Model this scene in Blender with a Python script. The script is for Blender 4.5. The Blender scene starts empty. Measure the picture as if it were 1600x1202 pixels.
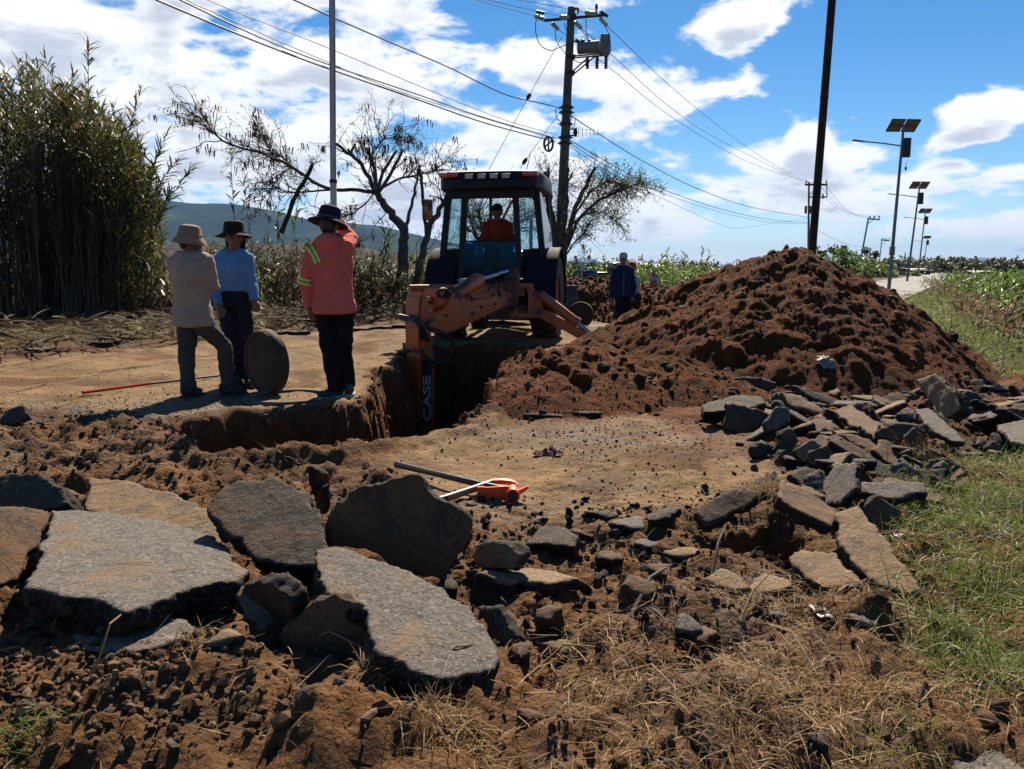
import bpy, bmesh, math, random
import numpy as np
from mathutils import Vector, Matrix, Euler
R = math.radians
SC = bpy.context.scene
COL = SC.collection
rng = np.random.default_rng(7)
random.seed(7)

# ------------------------------------------------------------ camera
F = 1270.0; PITCH = R(8.2); CAMH = 1.2
cd = bpy.data.cameras.new('camera'); cam = bpy.data.objects.new('camera', cd); COL.objects.link(cam)
cam.location = (0, 0, CAMH); cam.rotation_euler = (R(90) - PITCH, 0, 0)
cd.lens = 36 * F / 1600; cd.sensor_width = 36; cd.clip_start = 0.05; cd.clip_end = 30000
SC.camera = cam

# ------------------------------------------------------------ sun, sky, exposure
SUN_AZ = R(8)      # to the right of straight ahead
SUN_EL = R(41)
sd = bpy.data.lights.new('sun', 'SUN'); sun = bpy.data.objects.new('sun', sd); COL.objects.link(sun)
sd.energy = 5.0; sd.angle = R(0.5); sd.color = (1.0, 0.87, 0.69)
sv = Vector((math.sin(SUN_AZ) * math.cos(SUN_EL), math.cos(SUN_AZ) * math.cos(SUN_EL), math.sin(SUN_EL)))
sun.rotation_euler = sv.to_track_quat('Z', 'Y').to_euler()
SC.view_settings.view_transform = 'Standard'; SC.view_settings.look = 'None'
SC.view_settings.exposure = 1.2; SC.view_settings.gamma = 1.0; SC.view_settings.use_curve_mapping = False

def ray(u, v):
    a = (u - 800) / F; b = (601 - v) / F
    return Vector((a, math.cos(PITCH) + b * math.sin(PITCH), -math.sin(PITCH) + b * math.cos(PITCH)))
def at(u, v, Y):                       # the point seen at pixel (u, v), Y metres ahead
    d = ray(u, v); t = Y / d.y
    return Vector((d.x * t, Y, CAMH + d.z * t))
def G(u, v, z=0.0):                    # the point seen at pixel (u, v) at height z
    d = ray(u, v); t = (z - CAMH) / d.z
    return Vector((d.x * t, d.y * t, z))
def onplane(u, v, P, n):
    d = ray(u, v); o = Vector((0, 0, CAMH))
    t = (P - o).dot(n) / d.dot(n)
    return o + d * t

class NT:
    def __init__(s, tree): s.t = tree; s.n = tree.nodes; s.l = tree.links
    def new(s, typ, **kw):
        nd = s.n.new(typ)
        for k, v in kw.items():
            if k.startswith('i_'): nd.inputs[k[2:].replace('_', ' ')].default_value = v
            else: setattr(nd, k, v)
        return nd
    def link(s, a, b): s.l.new(a, b)
    def math(s, op, a, b=None, c=None, clamp=False):
        nd = s.n.new('ShaderNodeMath'); nd.operation = op; nd.use_clamp = clamp
        for i, q in enumerate((a, b, c)):
            if q is None: continue
            if hasattr(q, 'is_linked') or hasattr(q, 'links'): s.l.new(q, nd.inputs[i])
            else: nd.inputs[i].default_value = q
        return nd.outputs[0]
    def vmath(s, op, a, b=None):
        nd = s.n.new('ShaderNodeVectorMath'); nd.operation = op
        for i, q in enumerate((a, b)):
            if q is None: continue
            if hasattr(q, 'links'): s.l.new(q, nd.inputs[i])
            else: nd.inputs[i].default_value = q
        return nd.outputs['Value'] if op in ('LENGTH', 'DOT_PRODUCT', 'DISTANCE') else nd.outputs[0]
    def noise(s, vec, scale, detail=4, rough=.55, dist=0.0):
        nd = s.n.new('ShaderNodeTexNoise'); nd.inputs['Scale'].default_value = scale
        nd.inputs['Detail'].default_value = detail; nd.inputs['Roughness'].default_value = rough
        nd.inputs['Distortion'].default_value = dist
        if vec is not None: s.l.new(vec, nd.inputs['Vector'])
        return nd.outputs['Fac']
    def voro(s, vec, scale, feature='F1', out='Distance', rnd=1.0):
        nd = s.n.new('ShaderNodeTexVoronoi'); nd.feature = feature; nd.inputs['Scale'].default_value = scale
        nd.inputs['Randomness'].default_value = rnd
        if vec is not None: s.l.new(vec, nd.inputs['Vector'])
        return nd.outputs[out]
    def ramp(s, fac, stops, interp='LINEAR'):
        nd = s.n.new('ShaderNodeValToRGB'); cr = nd.color_ramp; cr.interpolation = interp
        while len(cr.elements) < len(stops): cr.elements.new(0.5)
        for e, (p, c) in zip(cr.elements, stops):
            e.position = p; e.color = (c[0], c[1], c[2], 1) if hasattr(c, '__len__') else (c, c, c, 1)
        s.l.new(fac, nd.inputs[0]); return nd.outputs['Color']
    def mix(s, fac, a, b, blend='MIX'):
        nd = s.n.new('ShaderNodeMix'); nd.data_type = 'RGBA'; nd.blend_type = blend
        for i, q in ((0, fac), (6, a), (7, b)):
            if hasattr(q, 'links'): s.l.new(q, nd.inputs[i])
            else: nd.inputs[i].default_value = q if not hasattr(q, '__len__') else (q[0], q[1], q[2], 1)
        return nd.outputs[2]
    def sm(s, x, a, b):
        nd = s.n.new('ShaderNodeMapRange'); nd.interpolation_type = 'SMOOTHSTEP'
        nd.inputs['From Min'].default_value = a; nd.inputs['From Max'].default_value = b
        s.l.new(x, nd.inputs['Value']); return nd.outputs[0]

world = bpy.data.worlds.new('World'); SC.world = world; world.use_nodes = True
def build_sky():
    t = world.node_tree; t.nodes.clear(); N = NT(t)
    sky = N.new('ShaderNodeTexSky', sky_type='NISHITA'); sky.sun_disc = False
    sky.sun_elevation = SUN_EL; sky.sun_rotation = SUN_AZ
    sky.air_density = 1.0; sky.dust_density = 0.2; sky.ozone_density = 3.0; sky.altitude = 1500
    tc = N.new('ShaderNodeTexCoord')
    # direction -> density (group so that it can be read twice)
    g = bpy.data.node_groups.new('cloud_density', 'ShaderNodeTree')
    g.interface.new_socket('Vector', in_out='INPUT', socket_type='NodeSocketVector')
    g.interface.new_socket('Density', in_out='OUTPUT', socket_type='NodeSocketFloat')
    M = NT(g); gi = g.nodes.new('NodeGroupInput'); go = g.nodes.new('NodeGroupOutput')
    sx = M.new('ShaderNodeSeparateXYZ'); M.link(gi.outputs[0], sx.inputs[0])
    X, Y, Z = sx.outputs
    zz = M.math('MAXIMUM', M.math('ADD', Z, 0.10), 0.03)
    cp = M.new('ShaderNodeCombineXYZ')
    M.link(M.math('DIVIDE', X, zz), cp.inputs[0]); M.link(M.math('DIVIDE', Y, zz), cp.inputs[1])
    big = M.noise(cp.outputs[0], 0.8, 3, .5)
    mid = M.noise(cp.outputs[0], 2.6, 7, .60, 0.3)
    cp2 = M.new('ShaderNodeCombineXYZ')   # nearly undistorted puffs
    M.link(X, cp2.inputs[0]); M.link(Y, cp2.inputs[1]); M.link(M.math('MULTIPLY', Z, 2.0), cp2.inputs[2])
    puff = M.noise(cp2.outputs[0], 9.0, 8, .58, 0.2)
    base = M.math('ADD', M.math('MULTIPLY', big, .55), M.math('ADD', M.math('MULTIPLY', mid, .36), M.math('MULTIPLY', puff, 1.10)))
    # thick to the left, broken to the right, thinning overhead
    cov = M.math('MULTIPLY', M.sm(X, 0.22, -0.12), 0.15)
    low = M.math('MULTIPLY', M.math('SUBTRACT', 1.0, M.sm(Z, 0.02, 0.17)), 0.07)
    high = M.math('MULTIPLY', M.sm(Z, 0.36, 0.70), -0.34)
    back = M.math('MULTIPLY', M.math('SUBTRACT', 1.0, M.sm(Y, -0.5, 0.4)), -0.34)
    tot = M.math('ADD', base, M.math('ADD', M.math('ADD', cov, low), M.math('ADD', high, back)))
    cov = M.math('ADD', cov, M.math('MULTIPLY', M.sm(X, .05, .3), -0.045))
    # single clouds and single gaps: (u, v, half width px, half height px, amount)
    blobs = [(1145, 38, 62, 32, .30), (1185, 135, 110, 36, .24), (1050, 120, 120, 60, .12), (1560, 170, 85, 30, .30), (1265, 210, 55, 20, .26),
             (1300, 250, 100, 26, .24), (1480, 258, 44, 12, .22), (1585, 270, 45, 16, .22), (1440, 300, 150, 30, .10), (1200, 300, 200, 30, .12), (1500, 360, 160, 16, .10), (1380, 215, 110, 22, -.14), (1100, 235, 90, 18, -.10), (1560, 240, 90, 18, -.14),
             (1350, 80, 150, 75, -.30), (1480, 60, 170, 60, -.30), (1540, 235, 70, 16, -.16), (1400, 250, 60, 14, -.08), (1500, 330, 90, 10, -.10), (985, 40, 70, 55, -.16), (1270, 150, 30, 30, -.10), (1400, 200, 50, 22, -.2),
             (240, 235, 30, 22, -.14), (340, 165, 40, 22, -.16), (170, 8, 70, 18, -.16), (120, 75, 50, 18, -.12), (590, 70, 90, 30, -.06), (760, 15, 70, 26, -.16),
             (640, 215, 60, 24, -.13), (300, 290, 60, 30, -.18), (1030, 250, 80, 34, .05), (460, 225, 120, 40, .10), (520, 80, 130, 50, .10), (80, 70, 120, 60, .10)]
    for (u, v, hw, hh, am) in blobs:
        c = ray(u, v).normalized(); ex = (ray(u + hw, v).normalized() - c); ey = (ray(u, v - hh).normalized() - c)
        d = M.vmath('SUBTRACT', M.vmath('NORMALIZE', gi.outputs[0]), tuple(c))
        dx = M.math('DIVIDE', M.vmath('DOT_PRODUCT', d, tuple(ex.normalized())), ex.length)
        dy = M.math('DIVIDE', M.vmath('DOT_PRODUCT', d, tuple(ey.normalized())), ey.length)
        r2 = M.math('ADD', M.math('MULTIPLY', dx, dx), M.math('MULTIPLY', dy, dy))
        front = M.math('GREATER_THAN', Y, 0.0)
        e = M.math('MULTIPLY', M.math('POWER', 2.718, M.math('MULTIPLY', r2, -0.9)), M.math('MULTIPLY', front, am))
        tot = M.math('ADD', tot, e)
    M.link(tot, go.inputs[0])
    def dens(off):
        nd = N.new('ShaderNodeGroup'); nd.node_tree = g
        N.link(N.vmath('ADD', tc.outputs['Generated'], off), nd.inputs[0]); return nd.outputs[0]
    d0 = dens((0, 0, 0)); d1 = dens((0.004, 0.0, 0.026))
    alpha = N.sm(d0, CL_T - .045, CL_T + .10)
    shade = N.math('MULTIPLY', N.sm(d1, CL_T + .03, CL_T + .26), N.sm(d0, CL_T + .02, CL_T + .2))
    ccol = N.mix(shade, CL_LIT, CL_DARK)
    hs = N.new('ShaderNodeHueSaturation'); hs.inputs['Saturation'].default_value = SKY_SAT; hs.inputs['Hue'].default_value = .498
    N.link(sky.outputs[0], hs.inputs['Color'])
    zs = N.new('ShaderNodeSeparateXYZ'); N.link(tc.outputs['Generated'], zs.inputs[0])
    blue = hs.outputs[0]
    colr = N.mix(alpha, N.mix(1.0, blue, (.92, .92, .92), 'MULTIPLY'), ccol)
    # pale veil just above the horizon
    bg = N.new('ShaderNodeBackground'); bg.inputs['Strength'].default_value = SKY_STR
    N.link(colr, bg.inputs['Color'])
    out = N.new('ShaderNodeOutputWorld'); N.link(bg.outputs[0], out.inputs['Surface'])
SKY_STR = 0.05; SKY_SAT = 1.36; ALB = 0.43; CL_T = 1.05
CL_LIT = (9.6, 9.7, 9.9); CL_DARK = (5.4, 5.9, 6.9)
build_sky()

# ------------------------------------------------------------ numpy helpers
def _h(ix, iy, iz, seed):
    n = (ix.astype(np.uint32) * np.uint32(374761393)) ^ (iy.astype(np.uint32) * np.uint32(668265263)) ^ (iz.astype(np.uint32) * np.uint32(2246822519)) ^ np.uint32((seed * 3266489917) & 0xffffffff)
    n = (n ^ (n >> np.uint32(13))) * np.uint32(1274126177); n = n ^ (n >> np.uint32(16))
    return n
def pn(x, y, z=None, seed=0):
    """perlin noise, about -1..1"""
    x = np.asarray(x, np.float64); y = np.asarray(y, np.float64)
    z3 = z is not None
    xi = np.floor(x).astype(np.int64); yi = np.floor(y).astype(np.int64)
    xf = x - xi; yf = y - yi
    u = xf * xf * (3 - 2 * xf); v = yf * yf * (3 - 2 * yf)
    if z3:
        z = np.asarray(z, np.float64); zi = np.floor(z).astype(np.int64); zf = z - zi; w = zf * zf * (3 - 2 * zf)
    else:
        zi = np.zeros_like(xi)
    def g(dx, dy, dz):
        h = _h(xi + dx, yi + dy, zi + dz, seed)
        if not z3:
            a = (h & np.uint32(1023)).astype(np.float64) * (2 * math.pi / 1024)
            return np.cos(a) * (xf - dx) + np.sin(a) * (yf - dy)
        gx = ((h & np.uint32(255)).astype(np.float64) / 127.5 - 1); gy = (((h >> np.uint32(8)) & np.uint32(255)).astype(np.float64) / 127.5 - 1); gz = (((h >> np.uint32(16)) & np.uint32(255)).astype(np.float64) / 127.5 - 1)
        return gx * (xf - dx) + gy * (yf - dy) + gz * (zf - dz)
    def pl(dz):
        a = g(0, 0, dz); b = g(1, 0, dz); c = g(0, 1, dz); d = g(1, 1, dz)
        p = a + (b - a) * u; q = c + (d - c) * u
        return p + (q - p) * v
    if not z3: return pl(0) * 1.4
    a = pl(0); b = pl(1); return (a + (b - a) * w) * 1.2
def fbm(x, y, z=None, oct=4, seed=0, gain=.5):
    s = 0; a = 1.0; f = 1.0
    for o in range(oct):
        s = s + a * pn(x * f + o * 17.3, y * f - o * 9.1, None if z is None else z * f + o * 5.7, seed + o); a *= gain; f *= 2.03
    return s
def billow(x, y, oct=4, seed=0, gain=.5):
    s = 0; a = 1.0; f = 1.0
    for o in range(oct):
        s = s + a * (1 - 2 * np.abs(pn(x * f + o * 7.3, y * f - o * 3.1, None, seed + o))); a *= gain; f *= 2.1
    return -s
def cells(x, y, seed=0):
    """lumps: 1 at the middle of a random cell falling to 0 (rounded stones / clods)"""
    xi = np.floor(x).astype(np.int64); yi = np.floor(y).astype(np.int64); best = np.zeros_like(x) + 9.0; rid = np.zeros_like(x)
    for dx in (-1, 0, 1):
        for dy in (-1, 0, 1):
            h = _h(xi + dx, yi + dy, xi * 0, seed)
            px = xi + dx + (h & np.uint32(255)) / 255.0; py = yi + dy + ((h >> np.uint32(8)) & np.uint32(255)) / 255.0
            rr = .35 + .65 * ((h >> np.uint32(16)) & np.uint32(255)) / 255.0
            d = np.hypot(x - px, y - py) / rr
            m = d < best; best = np.where(m, d, best); rid = np.where(m, rr, rid)
    return np.sqrt(np.clip(1 - best * best * 1.5, 0, 1)) * rid
def sstep(x, a, b):
    t = np.clip((x - a) / (b - a), 0, 1); return t * t * (3 - 2 * t)
def sdf(x, y, poly):
    """signed distance to a polygon, negative inside"""
    x = np.asarray(x); y = np.asarray(y); d = np.full(x.shape, 1e9); inside = np.zeros(x.shape, bool); n = len(poly)
    for i in range(n):
        ax, ay = poly[i][0], poly[i][1]; bx, by = poly[(i + 1) % n][0], poly[(i + 1) % n][1]
        ex, ey = bx - ax, by - ay; px, py = x - ax, y - ay
        t = np.clip((px * ex + py * ey) / (ex * ex + ey * ey + 1e-12), 0, 1)
        d = np.minimum(d, (px - t * ex) ** 2 + (py - t * ey) ** 2)
        c = ((ay > y) != (by > y)) & (x < (bx - ax) * (y - ay) / (by - ay + 1e-12) + ax); inside ^= c
    d = np.sqrt(d); return np.where(inside, -d, d)
def mesh_np(name, V, faces, smooth=True, mats=(), midx=None):
    """V (n,3); faces: list of (m,k) integer arrays"""
    me = bpy.data.meshes.new(name); V = np.asarray(V, np.float32)
    me.vertices.add(len(V)); me.vertices.foreach_set('co', V.ravel())
    fs = [np.asarray(f, np.int32) for f in faces if len(f)]
    idx = np.concatenate([f.ravel() for f in fs]); tot = np.concatenate([np.full(len(f), f.shape[1], np.int32) for f in fs])
    st = np.concatenate([[0], np.cumsum(tot)[:-1]]).astype(np.int32)
    me.loops.add(len(idx)); me.loops.foreach_set('vertex_index', idx)
    me.polygons.add(len(tot)); me.polygons.foreach_set('loop_start', st)
    me.update(calc_edges=True)
    me.polygons.foreach_set('use_smooth', np.full(len(tot), smooth)); 
    if midx is not None: me.polygons.foreach_set('material_index', np.asarray(midx, np.int32))
    for m in mats: me.materials.append(m)
    me.update(); return me
def put(name, me, mat=None, parent=None, label=None, cat=None, group=None, kind=None):
    if mat is not None and not me.materials: me.materials.append(mat)
    o = bpy.data.objects.new(name, me); COL.objects.link(o)
    if parent is not None:
        o.parent = parent; o.matrix_parent_inverse = WORLD_INV.get(parent.name, Matrix.Identity(4))
    if label: o['label'] = label
    if cat: o['category'] = cat
    if group: o['group'] = group
    if kind: o['kind'] = kind
    return o
WORLD_INV = {}
def thing(name, loc, label, cat, group=None, rotz=0.0, local=False):
    """an Empty at the base of a thing; unless local, its children are built in world coordinates"""
    o = bpy.data.objects.new(name, None); COL.objects.link(o); o.location = loc; o.rotation_euler = (0, 0, rotz)
    o.empty_display_size = .2; o['label'] = label; o['category'] = cat
    if group: o['group'] = group
    M = Matrix.Translation(Vector(loc)) @ Matrix.Rotation(rotz, 4, 'Z')
    WORLD_INV[o.name] = Matrix.Identity(4) if local else M.inverted()
    return o
def copy_tree(o, parent=None):
    c = o.copy(); COL.objects.link(c)
    if parent is not None: c.parent = parent
    for ch in list(o.children): copy_tree(ch, c)
    return c

class MB:
    """collects simple closed shapes into one mesh"""
    def __init__(s): s.v = []; s.f = []
    def add(s, V, Fc):
        b = len(s.v); s.v += [tuple(p) for p in V]; s.f += [tuple(i + b for i in f) for f in Fc]; return s
    def box(s, c, size, M=None, bev=0.0):
        bm = bmesh.new(); bmesh.ops.create_cube(bm, size=1.0)
        for v in bm.verts: v.co = Vector((v.co.x * size[0], v.co.y * size[1], v.co.z * size[2]))
        if bev > 0: bmesh.ops.bevel(bm, geom=bm.edges[:], offset=bev, segments=2, affect='EDGES', profile=.6)
        T = Matrix.Translation(Vector(c)) @ (M.to_4x4() if M is not None else Matrix.Identity(4))
        bm.verts.ensure_lookup_table(); bm.verts.index_update()
        V = [T @ v.co for v in bm.verts]; Fc = [[v.index for v in f.verts] for f in bm.faces]; bm.free(); return s.add(V, Fc)
    def tube(s, pts, rad, n=10, cap=True, ell=None):
        pts = [Vector(p) for p in pts]; m = len(pts)
        rad = [rad] * m if not hasattr(rad, '__len__') else list(rad)
        V = []; Fc = []; prev = None
        for i, p in enumerate(pts):
            d = (pts[min(i + 1, m - 1)] - pts[max(i - 1, 0)])
            if d.length < 1e-9: d = Vector((0, 0, 1))
            d.normalize()
            if prev is None:
                a = Vector((1, 0, 0)) if abs(d.x) < .8 else Vector((0, 1, 0)); a = (a - d * a.dot(d)).normalized()
            else:
                a = prev - d * prev.dot(d); a = a.normalized() if a.length > 1e-6 else prev
            prev = a; b = d.cross(a)
            for k in range(n):
                t = 2 * math.pi * k / n; V.append(p + (a * math.cos(t) + b * math.sin(t)) * rad[i])
        for i in range(m - 1):
            for k in range(n):
                k2 = (k + 1) % n; Fc.append((i * n + k, i * n + k2, (i + 1) * n + k2, (i + 1) * n + k))
        if cap: Fc.append(tuple(range(n - 1, -1, -1))); Fc.append(tuple((m - 1) * n + k for k in range(n)))
        return s.add(V, Fc)
    def loft(s, rings, cap=True):
        n = len(rings[0]); V = [p for r in rings for p in r]; Fc = []
        for i in range(len(rings) - 1):
            for k in range(n):
                k2 = (k + 1) % n; Fc.append((i * n + k, i * n + k2, (i + 1) * n + k2, (i + 1) * n + k))
        if cap: Fc.append(tuple(range(n - 1, -1, -1))); Fc.append(tuple((len(rings) - 1) * n + k for k in range(n)))
        return s.add(V, Fc)
    def ell(s, c, r, M=None, n=16, m=10):
        c = Vector(c); rings = []
        V = []; Fc = []
        for i in range(1, m):
            th = math.pi * i / m
            for k in range(n):
                ph = 2 * math.pi * k / n; p = Vector((r[0] * math.sin(th) * math.cos(ph), r[1] * math.sin(th) * math.sin(ph), r[2] * math.cos(th)))
                V.append(c + ((M @ p) if M is not None else p))
        top = Vector((0, 0, r[2])); V.append(c + ((M @ top) if M is not None else top)); V.append(c - ((M @ top) if M is not None else top))
        for i in range(m - 2):
            for k in range(n):
                k2 = (k + 1) % n; Fc.append((i * n + k, (i + 1) * n + k, (i + 1) * n + k2, i * n + k2))
        T = (m - 1) * n
        for k in range(n):
            k2 = (k + 1) % n; Fc.append((T, k, k2)); Fc.append((T + 1, (m - 2) * n + k2, (m - 2) * n + k))
        return s.add(V, Fc)
    def prism(s, pts, ext):
        """closed polygon of 3D points extruded by vector ext"""
        pts = [Vector(p) for p in pts]; e = Vector(ext); n = len(pts)
        nrm = Vector((0, 0, 0))
        for i in range(n): nrm += pts[i].cross(pts[(i + 1) % n])
        if nrm.dot(e) > 0: pts = pts[::-1]
        V = pts + [p + e for p in pts]
        Fc = [tuple(range(n)), tuple(range(2 * n - 1, n - 1, -1))] + [((i + 1) % n, i, i + n, (i + 1) % n + n) for i in range(n)]
        return s.add(V, Fc)
    def lathe(s, c, prof, n=24, M=None):
        """prof: (r, h) list; axis local z"""
        c = Vector(c); rings = []
        for (r, h) in prof:
            rings.append([c + ((M @ Vector((r * math.cos(2 * math.pi * k / n), r * math.sin(2 * math.pi * k / n), h))) if M is not None else Vector((r * math.cos(2 * math.pi * k / n), r * math.sin(2 * math.pi * k / n), h))) for k in range(n)])
        return s.loft(rings)
    def mesh(s, name, smooth=True, bevel=0.0, auto=True, angle=35):
        me = bpy.data.meshes.new(name); me.from_pydata([tuple(v) for v in s.v], [], s.f); me.validate(); me.update()
        if bevel > 0:
            bm = bmesh.new(); bm.from_mesh(me); bmesh.ops.recalc_face_normals(bm, faces=bm.faces)
            es = [e for e in bm.edges if len(e.link_faces) == 2 and e.calc_face_angle(0) > R(30)]
            bmesh.ops.bevel(bm, geom=es, offset=bevel, segments=2, affect='EDGES', clamp_overlap=True)
            bm.to_mesh(me); bm.free()
        if smooth:
            me.polygons.foreach_set('use_smooth', [True] * len(me.polygons))
            if auto: me.set_sharp_from_angle(angle=R(angle))
        return me
    def build(s, name, mat, parent=None, smooth=True, bevel=0.0, **kw):
        return put(name, s.mesh(name, smooth, bevel), mat, parent, **kw)

def remeshed(mb, name, voxel, smooth_it=3, fac=.5, disp=None):
    """union of overlapping closed shapes as one continuous surface"""
    me = mb.mesh(name, smooth=False); o = bpy.data.objects.new('tmp_remesh', me); COL.objects.link(o)
    m = o.modifiers.new('r', 'REMESH'); m.mode = 'VOXEL'; m.voxel_size = voxel; m.adaptivity = 0
    if smooth_it:
        q = o.modifiers.new('s', 'SMOOTH'); q.iterations = smooth_it; q.factor = fac
    dg = bpy.context.evaluated_depsgraph_get(); ev = o.evaluated_get(dg)
    out = bpy.data.meshes.new_from_object(ev); out.name = name
    bpy.data.objects.remove(o); bpy.data.meshes.remove(me)
    if disp is not None:
        n = len(out.vertices); co = np.empty(n * 3, np.float32); out.vertices.foreach_get('co', co); co = co.reshape(-1, 3).astype(np.float64)
        no = np.empty(n * 3, np.float32); out.vertices.foreach_get('normal', no); no = no.reshape(-1, 3)
        co = co + no * disp(co, no)[:, None]; out.vertices.foreach_set('co', co.astype(np.float32).ravel()); out.update()
    out.polygons.foreach_set('use_smooth', [True] * len(out.polygons)); return out

# ------------------------------------------------------------ materials
MATS = {}
def pmat(name, col, rough=.6, metal=0.0, var=.12, nscale=6.0, bump=0.0, bscale=60.0, dirt=None, dirt_amt=.5, spec=.5, trans=0.0, emit=None, alpha=None, dscale=2.5, coat=0.0, alb=None):
    """plain painted / cloth / metal surface with uneven colour, wear and fine relief"""
    if name in MATS: return MATS[name]
    m = bpy.data.materials.new(name); m.use_nodes = True; t = m.node_tree; t.nodes.clear(); N = NT(t)
    out = N.new('ShaderNodeOutputMaterial'); b = N.new('ShaderNodeBsdfPrincipled'); N.link(b.outputs[0], out.inputs[0])
    tc = N.new('ShaderNodeTexCoord'); v = tc.outputs['Object']
    n1 = N.noise(v, nscale, 5, .6)
    dk = tuple(c * (1 - var * 2) for c in col); lt = tuple(min(1, c * (1 + var * 1.6)) for c in col)
    c = N.ramp(n1, [(.3, dk), (.7, lt)])
    rr = N.math('ADD', N.math('MULTIPLY', N.noise(v, nscale * 2, 4), .25), rough - .12, clamp=True)
    if dirt is not None:
        d = N.noise(v, dscale, 7, .7, .4); msk = N.sm(d, .62 - dirt_amt * .3, .72 - dirt_amt * .12)
        msk = N.math('MULTIPLY', msk, min(1.0, .45 + dirt_amt * .6))
        c = N.mix(msk, c, dirt); rr = N.math('MAXIMUM', rr, N.math('MULTIPLY', msk, .85))
    al = ALB if alb is None else alb; N.link(N.mix(1.0, c, (al, al, al), 'MULTIPLY'), b.inputs['Base Color']); N.link(rr, b.inputs['Roughness'])
    b.inputs['Metallic'].default_value = metal; b.inputs['Specular IOR Level'].default_value = spec
    if coat: b.inputs['Coat Weight'].default_value = coat
    if trans: b.inputs['Transmission Weight'].default_value = trans
    if bump > 0:
        bp = N.new('ShaderNodeBump'); bp.inputs['Strength'].default_value = 1.0; bp.inputs['Distance'].default_value = bump
        N.link(N.noise(v, bscale, 6, .65), bp.inputs['Height']); N.link(bp.outputs[0], b.inputs['Normal'])
    if emit: b.inputs['Emission Color'].default_value = (*emit, 1); b.inputs['Emission Strength'].default_value = 1
    MATS[name] = m; return m
def leafmat(name, cols, rough=.5, transl=.35, scale=1.2):
    """leaf: colour varies from leaf to leaf and plant to plant, light comes through"""
    if name in MATS: return MATS[name]
    m = bpy.data.materials.new(name); m.use_nodes = True; t = m.node_tree; t.nodes.clear(); N = NT(t)
    out = N.new('ShaderNodeOutputMaterial'); b = N.new('ShaderNodeBsdfPrincipled')
    ge = N.new('ShaderNodeNewGeometry')
    n1 = N.noise(ge.outputs['Position'], scale, 4, .7)
    rr = N.math('ADD', N.math('MULTIPLY', ge.outputs['Random Per Island'], .7), N.math('MULTIPLY', n1, .45), clamp=True)
    k = len(cols); c = N.ramp(rr, [(.05 + .9 * i / max(1, k - 1), cols[i]) for i in range(k)])
    N.link(N.mix(1.0, c, (ALB, ALB, ALB), 'MULTIPLY'), b.inputs['Base Color']); b.inputs['Roughness'].default_value = rough; b.inputs['Specular IOR Level'].default_value = .18
    tr = N.new('ShaderNodeBsdfTranslucent'); N.link(c, tr.inputs['Color'])
    mx = N.new('ShaderNodeMixShader'); mx.inputs[0].default_value = transl
    N.link(b.outputs[0], mx.inputs[1]); N.link(tr.outputs[0], mx.inputs[2]); N.link(mx.outputs[0], out.inputs[0])
    MATS[name] = m; return m
HAZE = 0.00009
# ------------------------------------------------------------ terrain
RD = (0.53, 0.848); RN = (0.848, -0.53)             # road direction and its right-hand normal
def gp(L): return [tuple(G(u, v)[:2]) for u, v in L]
TRENCH = gp([(222, 668), (300, 660), (400, 650), (500, 643), (566, 633), (588, 606), (574, 584), (596, 572), (628, 566), (640, 550), (652, 538), (868, 538), (800, 560), (772, 590), (745, 645), (700, 674), (640, 688), (560, 703), (440, 716), (345, 724), (268, 700)])
PAD = gp([(640, 700), (760, 655), (900, 640), (1080, 640), (1190, 690), (1200, 740), (1060, 790), (940, 800), (800, 800), (690, 790), (640, 740)])
FIELD_EDGE = -3.4
BANK = gp([(1190, 640), (1330, 615), (1600, 590), (1680, 690), (1500, 715), (1340, 745), (1230, 700)])
def road_s(x, y): return x * RN[0] + y * RN[1]
def masks(x, y):
    s = road_s(x, y) + .35 * pn(x * .3, y * .3, None, 50)
    road = sstep(s, -11.6, -11.0) * (1 - sstep(s, -5.0, -4.2)) * sstep(y, 6.4, 7.2)
    road = np.maximum(road, (1 - sstep(np.hypot(x + 2.2, y - 7.8), 1.3, 2.0)))
    pad = 1 - sstep(sdf(x, y, PAD) + .22 * fbm(x * 1.8, y * 1.8, None, 4, 51), -.30, .50)
    smooth = np.maximum(road, pad)
    fore = (1 - sstep(y, 6.5, 8.0))
    grass = sstep(s, -4.5, -3.2) * sstep(y, 9.0, 11.0)
    verge = 1 - sstep(s, -12.3, -11.4)
    return road, pad, smooth, fore, grass, verge, s
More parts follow.
